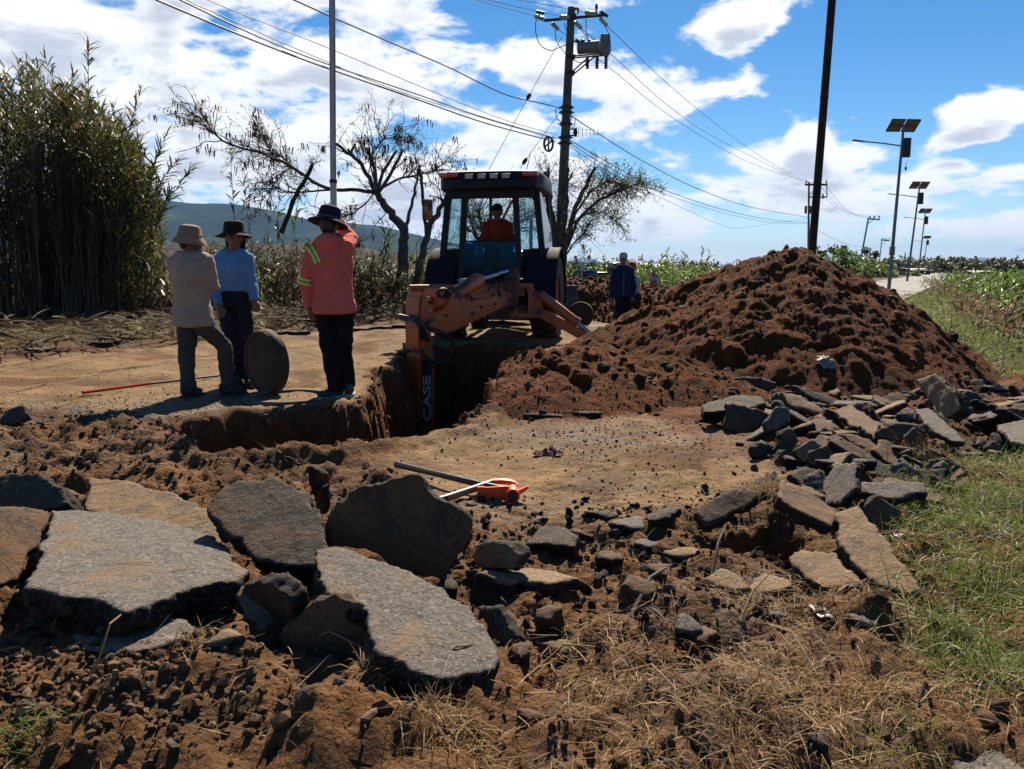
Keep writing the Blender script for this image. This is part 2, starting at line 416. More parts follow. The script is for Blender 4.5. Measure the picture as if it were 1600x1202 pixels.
def h_ground(x, y):
    x = np.asarray(x, float); y = np.asarray(y, float)
    road, pad, smooth, fore, grass, verge, s = masks(x, y)
    near = (np.abs(x) < 30) & (y > -5) & (y < 40)
    lum = .075 * fbm(x * 1.7, y * 1.7, None, 3, 3) + .045 * fbm(x * 5.5, y * 5.5, None, 3, 5)
    fine = .016 * billow(x * 13, y * 13, 3, 9) + .009 * cells(x * 7, y * 7, 4) * (pn(x * 2, y * 2, None, 77) > .1) + .004 * cells(x * 24, y * 24, 14)
    rough = fore * (1 - smooth)
    flat = .018 * fbm(x * 2.2, y * 2.2, None, 3, 21) + .007 * fbm(x * 14, y * 14, None, 3, 22) + .010 * sstep(pn(x * 1.5, y * 1.5, None, 23), 0, .4) * billow(x * 7, y * 7, 3, 25) + .006 * cells(x * 16, y * 16, 24) * (pn(x * 1.2, y * 1.2, None, 78) > .05)
    rut = .03 * np.sin((s + .5 * pn(x * .2, y * .2, None, 31)) * 4.2) * road * sstep(y, 7.5, 9)
    far = .05 * fbm(x * .5, y * .5, None, 3, 41)
    h = rough * (lum + fine + .03) + flat * (1 - .5 * rough) + rut + (1 - fore) * (1 - road) * far
    # churned soil on the left between the slabs and the trench
    left = (1 - sstep(np.hypot((x + 2.9) / 1.7, (y - 5.1) / .85), .6, 1.15))
    h += left * (.10 + .13 * np.clip(billow(x * 2.6, y * 2.6, 4, 61), -1, 1) * .5)
    bank = 1 - sstep(sdf(x, y, BANK) + .12 * pn(x * 2.5, y * 2.5, None, 66), -.15, .30); h += bank * (.05 + .05 * np.clip(billow(x * 4, y * 4, 3, 67), -1, 1))
    soft = np.exp(-(((x - G(150, 1040).x) / .42) ** 2 + ((y - G(150, 1040).y) / .20) ** 2)); h = h * (1 - .65 * soft) + .05 * soft
    # hollow under the tilted slabs
    c = G(1180, 835); h -= .30 * np.exp(-(((x - c.x) / .28) ** 2 + ((y - c.y) / .22) ** 2) * 1.3)
    c = G(560, 900); h -= .03 * np.exp(-(((x - c.x) / .6) ** 2 + ((y - c.y) / .4) ** 2))
    c = G(200, 960); h -= .06 * np.exp(-(((x - c.x) / .4) ** 2 + ((y - c.y) / .18) ** 2))
    # raised soil at the very front
    h += .05 * (1 - sstep(y, 2.15, 2.7)) * fore
    # broken edge of the verge on the far side of the road: a low dark step
    h += .16 * (1 - sstep(s, -12.2, -11.3)) * (y > 4) * near + (1 - sstep(s, -14, -11.5)) * near * .08 * fbm(x * 1.3, y * 1.3, None, 3, 71)
    # right-hand verge rises slightly
    h += .10 * grass * near
    # trench
    d = sdf(x, y, TRENCH) + .10 * fbm(x * 2.4, y * 2.4, None, 3, 81) + .03 * fbm(x * 9, y * 9, None, 2, 84)
    d = d - .05 * cells(x * 5.5, y * 5.5, 86) - .03 * cells(x * 13, y * 13, 87)
    inn = 1 - sstep(d, -.40, .02)
    depth = 1.75 * (1 - .62 * (1 - sstep(x, -2.9, -1.9)))
    h = h * (1 - inn) + inn * (-depth + .12 * fbm(x * 3, y * 3, None, 3, 88)) + inn * (1 - inn) * 4 * (.10 * billow(x * 6, y * 6, 3, 89) + .06 * cells(x * 10, y * 10, 90))
    h += .05 * np.exp(-((d - .12) / .10) ** 2) * (y < 7.2) * (1 - inn)
    return h
def axis(lo, hi, d0, r1, e1, r2, e2, r3, e3):
    a = list(np.arange(lo, hi, d0))
    def grow(p, sgn, d, seq):
        out = []
        for (r, lim) in seq:
            while abs(p - (hi if sgn > 0 else lo)) < lim: p = p + sgn * d; out.append(p); d *= r
        return out
    return a, grow
def make_axis(lo, hi, d0, up, dn):
    a = list(np.arange(lo, hi, d0)); p = a[-1]; d = d0
    for (r, lim) in up:
        while p < lim: d *= r; p += d; a.append(p)
    p = lo; d = d0; b = []
    for (r, lim) in dn:
        while p > lim: d *= r; p -= d; b.append(p)
    return np.array(b[::-1] + a)
def build_ground():
    xs = make_axis(-2.4, 2.8, .0185, [(1.022, 13), (1.10, 11000)], [(1.020, -13), (1.10, -11000)])
    ys = make_axis(1.8, 4.2, .0170, [(1.0085, 15), (1.07, 11000)], [(1.2, -11000)])
    X, Y = np.meshgrid(xs, ys); H = h_ground(X, Y)
    far = sstep(np.hypot(X, Y), 60, 200); H = H * (1 - far)
    nx, ny = len(xs), len(ys)
    V = np.stack([X, Y, H], -1).reshape(-1, 3)
    i = np.arange(nx * ny).reshape(ny, nx); Q = np.stack([i[:-1, :-1], i[:-1, 1:], i[1:, 1:], i[1:, :-1]], -1).reshape(-1, 4)
    me = mesh_np('ground', V, [Q])
    road, pad, smooth, fore, grass, verge, s = masks(X, Y)
    red = (1 - sstep(sdf(X, Y, gp([(742, 650), (770, 590), (880, 540), (1100, 560), (1500, 600), (1560, 640), (1200, 690), (1000, 640), (860, 655)])) + .3 * fbm(X * 2, Y * 2, None, 3, 91), -.1, .35))
    red = np.maximum(red, .8 * np.exp(-((X - G(1080, 690).x) ** 2 + (Y - G(1080, 690).y) ** 2) / .35) * (.5 + fbm(X * 3, Y * 3, None, 3, 93)))
    red = np.maximum(red, (1 - sstep(H, -.25, -.06)) * .8); red = np.maximum(red, .8 * (1 - sstep(sdf(X, Y, BANK), -.1, .3)))
    gravel = np.clip(.9 * np.exp(-(((X - G(960, 680).x) / .9) ** 2 + ((Y - G(960, 680).y) / .5) ** 2)) + .9 * np.exp(-(((X - G(230, 640).x) / .9) ** 2 + ((Y - G(230, 640).y) / .7) ** 2)) + .25 * (pn(X * .9, Y * .9, None, 95) > .2), 0, 1)
    dt = sdf(X, Y, TRENCH) + .10 * fbm(X * 2.4, Y * 2.4, None, 3, 81)
    wall = 1 - sstep(dt, -.02, .16); smooth = smooth * (1 - wall) * np.clip(.95 - .75 * sstep(fbm(X * 1.1, Y * 1.1, None, 5, 97), .0, .7), 0, 1); red = np.maximum(red, wall * .55)
    C = np.stack([np.clip(red, 0, 1), np.clip(smooth, 0, 1), gravel, np.clip(np.maximum(grass, verge * .6), 0, 1)], -1).reshape(-1, 4).astype(np.float32)
    at_ = me.color_attributes.new('zone', 'FLOAT_COLOR', 'POINT'); at_.data.foreach_set('color', C.ravel())
    o = put('ground', me, ground_mat(), kind='structure'); o['label'] = 'bare brown dirt ground with a dug trench and a sandy road'
    return o
def soil_nodes(N, v, dark, light, scale=1.0):
    a = N.noise(v, 3.0 * scale, 8, .68, .2); b = N.noise(v, 22 * scale, 6, .7)
    m = N.math('ADD', N.math('MULTIPLY', a, .6), N.math('MULTIPLY', b, .45))
    return N.ramp(m, [(.36, dark), (.52, tuple((p + q) / 2 for p, q in zip(dark, light))), (.68, light)])
def soil_bump(N, v, b, d1=.02, d2=.006, d3=.003):
    h1 = N.noise(v, 24, 7, .72); h2 = N.voro(v, 55); h3 = N.voro(v, 150)
    hh = N.math('ADD', N.math('MULTIPLY', h1, d1), N.math('ADD', N.math('MULTIPLY', h2, -d2), N.math('MULTIPLY', h3, -d3)))
    bp = N.new('ShaderNodeBump'); bp.inputs['Strength'].default_value = 1.0; bp.inputs['Distance'].default_value = 1.0
    N.link(hh, bp.inputs['Height']); N.link(bp.outputs[0], b.inputs['Normal'])
SOIL_D = (.055, .022, .008); SOIL_L = (.44, .215, .080)
RED_D = (.040, .012, .004); RED_L = (.36, .112, .026)
SAND_D = (.22, .13, .060); SAND_L = (.64, .42, .215)
GRAV_D = (.13, .12, .11); GRAV_L = (.42, .38, .33)
def ground_mat():
    m = bpy.data.materials.new('dry_soil'); m.use_nodes = True; t = m.node_tree; t.nodes.clear(); N = NT(t)
    out = N.new('ShaderNodeOutputMaterial'); b = N.new('ShaderNodeBsdfPrincipled'); N.link(b.outputs[0], out.inputs[0])
    tc = N.new('ShaderNodeTexCoord'); v = tc.outputs['Object']
    at_ = N.new('ShaderNodeAttribute', attribute_name='zone'); sp = N.new('ShaderNodeSeparateColor'); N.link(at_.outputs['Color'], sp.inputs[0])
    base = soil_nodes(N, v, SOIL_D, SOIL_L); red = soil_nodes(N, v, RED_D, RED_L); sand = soil_nodes(N, v, SAND_D, SAND_L)
    peb = N.voro(v, 60, 'F1', 'Color'); ps = N.new('ShaderNodeSeparateColor'); N.link(peb, ps.inputs[0])
    grav = N.mix(ps.outputs[0], GRAV_D, GRAV_L)
    ed = N.sm(N.math('ADD', sp.outputs['Green'], N.math('MULTIPLY', N.math('SUBTRACT', N.noise(v, 9, 6, .7), .5), .9)), .30, .75); c = N.mix(ed, base, sand)
    lowf = N.noise(v, 1.3, 6, .65, .8); c = N.mix(N.math('MULTIPLY', N.sm(lowf, .44, .64), .65), c, (.20, .115, .06))
    gm = N.math('MULTIPLY', sp.outputs['Blue'], N.sm(N.noise(v, 7, 6, .7), .42, .56)); c = N.mix(gm, c, grav)
    c = N.mix(N.math('MULTIPLY', sp.outputs['Red'], N.sm(N.noise(v, 5, 5, .6), .25, .5)), c, red)
    # scattered pale and dark grains
    sp2 = N.sm(N.voro(v, 90), .12, .05); g3 = N.noise(v, 4, 3); pick = N.math('GREATER_THAN', ps.outputs[1], .72)
    c = N.mix(N.math('MULTIPLY', N.math('MULTIPLY', sp2, pick), .8), c, (.5, .42, .33))
    pick2 = N.math('LESS_THAN', ps.outputs[2], .22); c = N.mix(N.math('MULTIPLY', N.math('MULTIPLY', sp2, pick2), .8), c, (.05, .045, .04))
    field = N.ramp(N.noise(v, .35, 8, .7), [(.35, (.05, .075, .02)), (.5, (.10, .12, .035)), (.65, (.24, .19, .09))])
    c = N.mix(at_.outputs['Alpha'], c, field)
    N.link(N.mix(1.0, c, (ALB, ALB, ALB), 'MULTIPLY'), b.inputs['Base Color']); b.inputs['Roughness'].default_value = .95; b.inputs['Specular IOR Level'].default_value = .15
    soil_bump(N, v, b, .018, .008, .003); return m
def dirt_mat(name, dark, light, sc=1.0):
    m = bpy.data.materials.new(name); m.use_nodes = True; t = m.node_tree; t.nodes.clear(); N = NT(t)
    out = N.new('ShaderNodeOutputMaterial'); b = N.new('ShaderNodeBsdfPrincipled'); N.link(b.outputs[0], out.inputs[0])
    tc = N.new('ShaderNodeTexCoord'); v = tc.outputs['Object']; c = soil_nodes(N, v, dark, light, sc)
    g = N.voro(v, 45); pk = N.new('ShaderNodeSeparateColor'); N.link(N.voro(v, 45, 'F1', 'Color'), pk.inputs[0])
    c = N.mix(N.math('MULTIPLY', N.math('MULTIPLY', N.sm(g, .25, .1), N.math('GREATER_THAN', pk.outputs[0], .93)), .7), c, (.45, .36, .27))
    N.link(N.mix(1.0, c, (ALB, ALB, ALB), 'MULTIPLY'), b.inputs['Base Color']); b.inputs['Roughness'].default_value = .97; b.inputs['Specular IOR Level'].default_value = .1
    soil_bump(N, v, b, .03, .012, .004); return m
ground = build_ground()

# spoil heaps: separate bodies of earth lying on the ground
PC = at(1238, 500, 10.2)
def h_pile(x, y):
    x = np.asarray(x, float); y = np.asarray(y, float)
    dx = x - PC.x; dy = y - 10.3
    r = np.sqrt((dx / np.where(dx < 0, 3.0, 2.25)) ** 2 + (dy / np.where(dy < 0, 2.75, 3.0)) ** 2)
    r = r * (1 + .10 * pn(np.arctan2(dy, dx) * 1.6, r * 1.2, None, 101))
    h = 1.62 * np.clip(1 - r, -.25, 1) ** 1.0 if False else 1.60 * (1 - np.sqrt(r * r + .010) / 1.03)
    # shoulder on the left
    q = np.hypot((x - 2.55) / 1.25, (y - 10.9) / 1.3); h2 = 1.30 * (1 - np.sqrt(q * q + .06)) ; h = np.maximum(h, h2)
    # low tongue towards the trench
    q = np.hypot((x - .75) / 1.45, (y - 8.2) / 1.5); h3 = .36 * (1 - q * q); h = np.maximum(h, h3)
    q = np.hypot((x - .25) / .75, (y - 7.1) / .7); h = np.maximum(h, .22 * (1 - q * q))
    q = np.hypot((x - 1.3) / 1.2, (y - 7.9) / 1.0); h = np.maximum(h, .30 * (1 - q * q))
    k = sstep(h, -.05, .35)
    h = h + k * (.09 * fbm(x * 1.6, y * 1.6, None, 3, 103) + .018 * np.clip(billow(x * 2.3, y * 2.3, 3, 107), -1.2, 1.2)) + (.25 + .75 * k) * (.035 * fbm(x * 7, y * 7, None, 3, 109) + .022 * cells(x * 5, y * 5, 111) * (pn(x, y, None, 112) > .22) + .020 * cells(x * 11, y * 11, 113) * (pn(x * 1.7, y * 1.7, None, 115) > -.1) + .016 * cells(x * 24, y * 24, 114))
    d = sdf(x, y, TRENCH); h = h - .9 * (1 - sstep(d, -.05, .12))
    return h
def heap(name, fn, x0, x1, y0, y1, st, mat, label):
    xs = np.arange(x0, x1, st); ys = np.arange(y0, y1, st); X, Y = np.meshgrid(xs, ys); H = fn(X, Y); Hg = h_ground(X, Y)
    keep = H > Hg - .06; H = np.maximum(H, Hg - .08)
    nx, ny = len(xs), len(ys); i = np.arange(nx * ny).reshape(ny, nx)
    kk = keep[:-1, :-1] | keep[:-1, 1:] | keep[1:, 1:] | keep[1:, :-1]
    Q = np.stack([i[:-1, :-1], i[:-1, 1:], i[1:, 1:], i[1:, :-1]], -1)[kk]
    V = np.stack([X, Y, H], -1).reshape(-1, 3); used = np.unique(Q); remap = np.full(len(V), -1); remap[used] = np.arange(len(used))
    me = mesh_np(name, V[used], [remap[Q]]); return put(name, me, mat, label=label, cat='dirt heap')
M_RED = dirt_mat('red_dirt', RED_D, RED_L)
pile = heap('dirt_pile', h_pile, -.9, 7.2, 6.2, 13.8, .0235, M_RED, 'tall reddish brown heap of excavated earth right of the backhoe')
def h_pile2(x, y):
    q = np.hypot((x - 1.9) / 3.0, (y - 20.7) / 1.9); h = .86 * (1 - q * q) - .02
    q = np.hypot((x - 4.6) / 3.0, (y - 19.4) / 2.0); h = np.maximum(h, .78 * (1 - q * q))
    k = sstep(h, 0, .3)
    return h + k * .10 * fbm(x * 1.7, y * 1.7, None, 3, 203) + .06 * cells(x * 4, y * 4, 204) + .03 * cells(x * 9, y * 9, 205)
pile2 = heap('dirt_pile', h_pile2, -1.4, 8, 17.2, 23, .05, M_RED, 'low brown earth bank behind the man in the white cap')
def H(x, y):
    x = np.asarray(x, float); y = np.asarray(y, float); h = h_ground(x, y)
    inn = (x > -.9) & (x < 7.2) & (y > 6.2) & (y < 13.8)
    if inn.any(): h = np.where(inn, np.maximum(h, h_pile(x, y)), h)
    inn = (x > -1.4) & (x < 8) & (y > 17.2) & (y < 23)
    if inn.any(): h = np.where(inn, np.maximum(h, h_pile2(x, y)), h)
    return h
def hit(u, v):
    """first point of ground or heap seen at pixel (u, v)"""
    d = ray(u, v); t = 1.2 * (60 / 1.2) ** np.linspace(0, 1, 1400); x = d.x * t; y = d.y * t; z = CAMH + d.z * t; h = H(x, y); k = np.where(z < h)[0]
    if not len(k): return G(u, v)
    k = k[0]; return Vector((float(x[k]), float(y[k]), float(h[k])))
def Hs(x, y): return float(H(np.array([float(x)]), np.array([float(y)]))[0])
# ------------------------------------------------------------ hills, far road
def hill_mat(name, stops, sc):
    m = bpy.data.materials.new(name); m.use_nodes = True; t = m.node_tree; t.nodes.clear(); N = NT(t)
    out = N.new('ShaderNodeOutputMaterial'); b = N.new('ShaderNodeBsdfPrincipled'); N.link(b.outputs[0], out.inputs[0])
    tc = N.new('ShaderNodeTexCoord'); N.link(N.ramp(N.noise(tc.outputs['Object'], sc, 9, .68, .5), stops), b.inputs['Base Color'])
    b.inputs['Roughness'].default_value = 1; b.inputs['Specular IOR Level'].default_value = 0; return m
M_HILL = hill_mat('wooded_slope', [(.36, (.006, .013, .011)), (.5, (.013, .026, .016)), (.62, (.03, .045, .02)), (.72, (.07, .075, .035))], .006)
M_SCRUB = hill_mat('dry_scrub', [(.35, (.022, .026, .014)), (.5, (.06, .048, .03)), (.65, (.12, .09, .055))], .05)
def hill(name, prof, Y, depth, mat, label, seed, rel=.05, ext=()):
    """ridge whose crest runs through the given pixels Y metres away"""
    P = [at(u, v, Y) for u, v in prof]; xs0 = [p.x for p in P]; zs0 = [p.z for p in P]
    n = 150; m = 34; xs = np.linspace(xs0[0], xs0[-1], n); crest = np.interp(xs, xs0, zs0)
    t = np.linspace(-1, 1, m); X, T = np.meshgrid(xs, t); C = np.tile(crest, (m, 1))
    hh = C * (1 - np.abs(T) ** 1.25); sc = depth
    YY = Y + T * depth
    hh = hh + C * rel * fbm(X / sc * 3, YY / sc * 3, None, 5, seed) * (1 - np.abs(T)) * (np.abs(T) * 3 + .3).clip(0, 1.6) - 1.0
    i = np.arange(n * m).reshape(m, n); Q = np.stack([i[:-1, :-1], i[:-1, 1:], i[1:, 1:], i[1:, :-1]], -1).reshape(-1, 4)
    V = np.stack([X, YY, hh], -1).reshape(-1, 3)
    return put(name, mesh_np(name, V, [Q]), mat, kind='structure')
hill('mountain', [(-520, 416), (-300, 330), (-100, 318), (100, 305), (245, 309), (305, 315), (390, 320), (440, 331), (482, 342), (550, 347), (600, 352), (650, 365), (690, 374), (750, 390), (850, 405), (980, 417)], 2600, 900, M_HILL, '', 301, .22)
hill('mountain', [(-900, 416), (-300, 395), (-60, 388), (200, 384), (420, 380), (560, 386), (640, 394), (760, 404), (900, 417)], 900, 330, M_SCRUB, '', 305, .3)
hill('mountain', [(850, 418), (880, 412), (900, 405), (914, 402), (925, 404), (945, 413), (975, 418)], 9000, 1200, M_HILL, '', 307, .05)
hill('mountain', [(1330, 418), (1400, 414), (1462, 408), (1500, 406), (1530, 402), (1555, 406), (1640, 408), (1760, 404), (1900, 418)], 9000, 1500, M_HILL, '', 309, .06)
hill('mountain', [(960, 418), (1020, 414), (1100, 416), (1200, 413), (1300, 415), (1400, 417)], 7000, 900, M_HILL, '', 311, .06)
# pale paved road that comes out from behind the heap
def far_road():
    L = [(10.5, 27.5), (14.4, 34.5), (18.6, 42), (23.5, 50.5), (29, 60), (36, 72), (46, 90), (60, 115), (80, 150)]
    V = []; 
    for k in range(len(L)):
        a = Vector(L[max(0, k - 1)]); b = Vector(L[min(len(L) - 1, k + 1)]); d = (b - a).normalized(); nrm = Vector((d.y, -d.x)); p = Vector(L[k])
        for w in (-2.6, -2.4, 2.4, 2.6):
            q = p + nrm * w; V.append((q.x, q.y, Hs(q.x, q.y) * 0 + (.16 if abs(w) < 2.5 else -.2)))
    Q = [(4 * i + j, 4 * i + j + 1, 4 * i + j + 5, 4 * i + j + 4) for i in range(len(L) - 1) for j in range(3)]
    return put('road', mesh_np('road', V, [np.array(Q)], smooth=False), pmat('worn_paving', (.40, .39, .37), .9, var=.12, nscale=1.5, bump=.004), kind='structure')
far_road()

# ------------------------------------------------------------ plants
def blades(P, D, L, W, droop, nseg=3, side=None, base_w=.6):
    """strips: P base (N,3), D unit direction, L length, W width, droop 0..1"""
    P = np.asarray(P, float); N = len(P); L = np.asarray(L)[:, None]; W = np.asarray(W)[:, None]; dr = np.asarray(droop)[:, None]
    if side is None:
        r = rng.normal(size=(N, 3)); side = np.cross(D, r)
        up = np.cross(D, np.array([0, 0, 1.0])) ; side = up + .45 * side
        side /= np.linalg.norm(side, axis=1, keepdims=True) + 1e-9
    VV = []
    for k in range(nseg + 1):
        t = k / nseg; c = P + D * L * t; c[:, 2] -= (dr * L * t * t)[:, 0]
        w = W * (base_w + (1 - base_w) * min(1, t * 3)) * (1 - t ** 2.2) * .5 if k < nseg else W * .02
        VV += [c - side * w, c + side * w]
    V = np.stack(VV, 1).reshape(-1, 3); b = (np.arange(N) * 2 * (nseg + 1))[:, None]
    Q = np.concatenate([b + np.array([[2 * k, 2 * k + 1, 2 * k + 3, 2 * k + 2]]) for k in range(nseg)])
    return V, Q
def stems(P, n=5, r0=None, r1=None):
    """tubes: P (N,m,3) centre lines, r0/r1 (N,) radii at base/tip"""
    N, m, _ = P.shape; V = np.zeros((N, m, n, 3)); D = np.gradient(P, axis=1); D /= np.linalg.norm(D, axis=2, keepdims=True) + 1e-9
    a = np.cross(D, np.array([0.31, .2, .93])); a /= np.linalg.norm(a, axis=2, keepdims=True) + 1e-9
    b = np.cross(D, a); t = np.linspace(0, 1, m)[None, :, None]; rr = (r0[:, None, None] * (1 - t) + r1[:, None, None] * t)
    for k in range(n):
        an = 2 * math.pi * k / n; V[:, :, k] = P + (a * math.cos(an) + b * math.sin(an)) * rr
    V = V.reshape(-1, 3); i = np.arange(N * m * n).reshape(N, m, n); j = np.roll(i, -1, axis=2)
    Q = np.stack([i[:, :-1], j[:, :-1], j[:, 1:], i[:, 1:]], -1).reshape(-1, 4); return V, Q
def join(parts):
    Vs = []; Qs = {}; off = 0
    for V, Q in parts:
        Vs.append(V); Qs.setdefault(Q.shape[1], []).append(Q + off); off += len(V)
    return np.concatenate(Vs), [np.concatenate(q) for q in Qs.values()]
def unit(v): return v / (np.linalg.norm(v, axis=-1, keepdims=True) + 1e-9)

M_CANE_LEAF = leafmat('cane_leaf', [(.018, .028, .008), (.038, .056, .013), (.070, .092, .021), (.12, .125, .032), (.28, .19, .07)], .4, .3)
M_CANE_STEM = pmat('cane_stem', (.26, .16, .06), .6, var=.3, nscale=3, dirt=(.07, .045, .02), dirt_amt=.7)
M_DRY_LEAF = leafmat('dry_leaf', [(.09, .055, .025), (.20, .13, .06), (.34, .24, .12), (.48, .38, .22)], .7, .2)
M_DEADST = pmat('dead_stalk', (.36, .18, .065), .7, var=.3, nscale=3)
M_BROWNLEAF = leafmat('brown_leaf', [(.04, .022, .010), (.085, .05, .022), (.15, .095, .045), (.24, .17, .09)], .75, .15)
M_GREEN_LEAF = leafmat('green_leaf', [(.035, .075, .015), (.07, .14, .025), (.13, .21, .04), (.24, .29, .075)], .45, .4)
M_BUSH_LEAF = leafmat('bush_leaf', [(.022, .034, .012), (.045, .065, .02), (.08, .10, .035), (.15, .14, .05)], .6, .25)
M_TREELEAF = leafmat('tree_leaf', [(.06, .085, .02), (.11, .15, .03), (.20, .22, .05)], .5, .35)
M_BARK = pmat('grey_bark', (.16, .13, .10), .9, var=.3, nscale=9, bump=.012, bscale=30)
M_TWIG = pmat('dark_twig', (.075, .05, .035), .85, var=.3, nscale=9)
M_POD = leafmat('seed_pod', [(.05, .018, .012), (.10, .035, .022), (.15, .06, .035)], .6, .1)
def canes(bases, heights, lean, nleaf=16, leafL=(.35, .75), leafW=.04, from_t=.25, m=6, r=.011, curve=.5):
    """arching cane stalks with alternate lance leaves; returns stems and leaves"""
    N = len(bases); t = np.linspace(0, 1, m)[None, :, None]
    lean = np.asarray(lean); P = bases[:, None, :] + np.concatenate([lean[:, None, :2] * (t * (1 - curve) + curve * t * t) * heights[:, None, None], t * heights[:, None, None] * (1 - .10 * t * np.linalg.norm(lean[:, :2], axis=1)[:, None, None])], -1)
    P[:, 1:-1] += rng.normal(size=(N, m - 2, 3)) * .02
    S = stems(P, 4, np.full(N, r) * rng.uniform(.7, 1.3, N), np.full(N, r * .25))
    tt = from_t + (1 - from_t) * (rng.uniform(0, 1, (N, nleaf)) ** .75); k = np.clip((tt * (m - 1)), 0, m - 1.001); k0 = k.astype(int); fr = (k - k0)[..., None]
    ii = np.arange(N)[:, None]; base = P[ii, k0] * (1 - fr) + P[ii, k0 + 1] * fr; sd_ = unit(P[ii, k0 + 1] - P[ii, k0])
    az = rng.uniform(0, 2 * math.pi, (N, nleaf)); out = np.stack([np.cos(az), np.sin(az), np.zeros_like(az)], -1)
    D = unit(sd_ * rng.uniform(.7, 1.6, (N, nleaf, 1)) + out * rng.uniform(.5, 1.0, (N, nleaf, 1)))
    L = rng.uniform(*leafL, (N, nleaf)) * (1.1 - .4 * tt)
    Lf = blades(base.reshape(-1, 3), D.reshape(-1, 3), L.ravel(), np.full(L.size, leafW) * rng.uniform(.7, 1.25, L.size), rng.uniform(.15, .75, L.size), 2)
    return S, Lf
def cane_clump(name, label, pts, hts, lean, mats=(M_CANE_STEM, M_CANE_LEAF), group=None, dry=0, **kw):
    pts = np.asarray(pts, float); c = pts.mean(0); z = Hs(c[0], c[1])
    t = thing(name, (c[0], c[1], z), label, 'cane clump' if 'cane' in name else 'weeds', group)
    S, L = canes(pts, np.asarray(hts, float), np.asarray(lean, float), **kw)
    put('stalks', mesh_np('stalks', S[0], [S[1]]), mats[0], t, kind='stuff'); put('leaves', mesh_np('leaves', L[0], [L[1]]), mats[1], t, kind='stuff')
    return t
# the great cane thicket on the left: crown line follows the photograph
def thicket():
    prof_u = [-700, -300, -60, 0, 50, 75, 100, 150, 190, 215, 240, 262, 285, 300]; prof_v = [120, 90, 95, 110, 100, 85, 125, 135, 175, 190, 215, 290, 370, 420]
    groups = [('tall thicket of giant cane filling the left side of the view', -700, 215, 1350), ('giant cane leaning out over the track edge at the right side of the thicket', 110, 262, 560)]
    for gi, (lab, ua, ub, n) in enumerate(groups):
        Y = rng.uniform(17.2, 23, n); u = rng.uniform(ua, ub, n); v = np.interp(u, prof_u, prof_v) + rng.uniform(-12, 120, n) * rng.uniform(.2, 1.2, n) - (rng.uniform(0, 1, n) < .05) * rng.uniform(10, 48, n)
        x = (u - 800) / F * Y; zt = CAMH + Y * np.tan(np.arctan((601 - v) / F) - PITCH)
        lean = np.stack([rng.normal(.02, .05, n), rng.normal(-.02, .06, n)], 1)
        if gi == 1: lean[:, 0] += np.interp(u, [120, 262], [.0, .28]) * rng.uniform(.2, 1.3, n); 
        bx = x - lean[:, 0] * zt; by = Y - lean[:, 1] * zt
        bz = H(bx, by) - .03; hts = (zt - bz)
        cane_clump('giant_cane', lab, np.stack([bx, by, bz], 1), hts, lean, nleaf=30, leafL=(.30, .72), leafW=.040, from_t=.34 if gi == 0 else .12)
        if gi == 0:
            k = rng.integers(0, n, 900); hh = rng.uniform(.6, 4.6, 900); S, L = canes(np.stack([bx[k] + rng.normal(0, .15, 900), by[k] - .15, bz[k]], 1), hh, rng.normal(0, .10, (900, 2)), nleaf=16, leafL=(.3, .8), leafW=.045, from_t=.0)
            dd = thing('dead_cane', (-9.5, 18.6, 0), 'dry brown dead canes and leaves hanging in the lower half of the thicket', 'cane clump'); put('stalks', mesh_np('stalks', S[0], [S[1]]), M_DEADST, dd, kind='stuff'); put('leaves', mesh_np('leaves', L[0], [L[1]]), M_BROWNLEAF, dd, kind='stuff')
    # odd ones that stand above or lean out
    L = [((150, 470), (138, 62), 18.5), ((165, 470), (222, 125), 19), ((200, 480), (258, 205), 19), ((215, 470), (297, 252), 18.6), ((225, 480), (268, 290), 18), ((150, 460), (70, 85), 18.4), ((120, 460), (2, 105), 18.2), ((218, 480), (245, 240), 18.8), ((185, 480), (280, 232), 18.8)]
    B = []; Hh = []; Ln = []
    for (u0, v0), (u1, v1), Y in L:
        a = at(u0, v0, Y); b = at(u1, v1, Y); z = Hs(a.x, Y); h = b.z - z; B.append((a.x, Y, z)); Hh.append(h); Ln.append(((b.x - a.x) / h, 0.0))
    for k in range(len(B)):
        lab = ['tallest giant cane stalk, rising above the left thicket with a spiky tip', 'giant cane stalk with a feathery tip leaning right from the thicket top', 'giant cane with drooping bright tip on the right flank of the thicket', 'longest low cane arching right out of the thicket', 'short cane leaning over at the right foot of the thicket', 'spiky tipped cane in the upper left of the thicket', 'cane tip at the far left edge of the view', 'slim cane between the arching stalks of the thicket', 'arching cane just above the longest low one'][k]
        bb = np.array([B[k]]); S, Lf = canes(bb, np.array([Hh[k]]), np.array([Ln[k]]), nleaf=46, leafL=(.4, .8), leafW=.045, from_t=.55, curve=.9, r=.02)
        t = thing('giant_cane', B[k], lab, 'cane')
        put('stalk', mesh_np('stalk', S[0], [S[1]]), M_CANE_STEM, t); put('leaves', mesh_np('leaves', Lf[0], [Lf[1]]), M_CANE_LEAF, t, kind='stuff')
thicket()
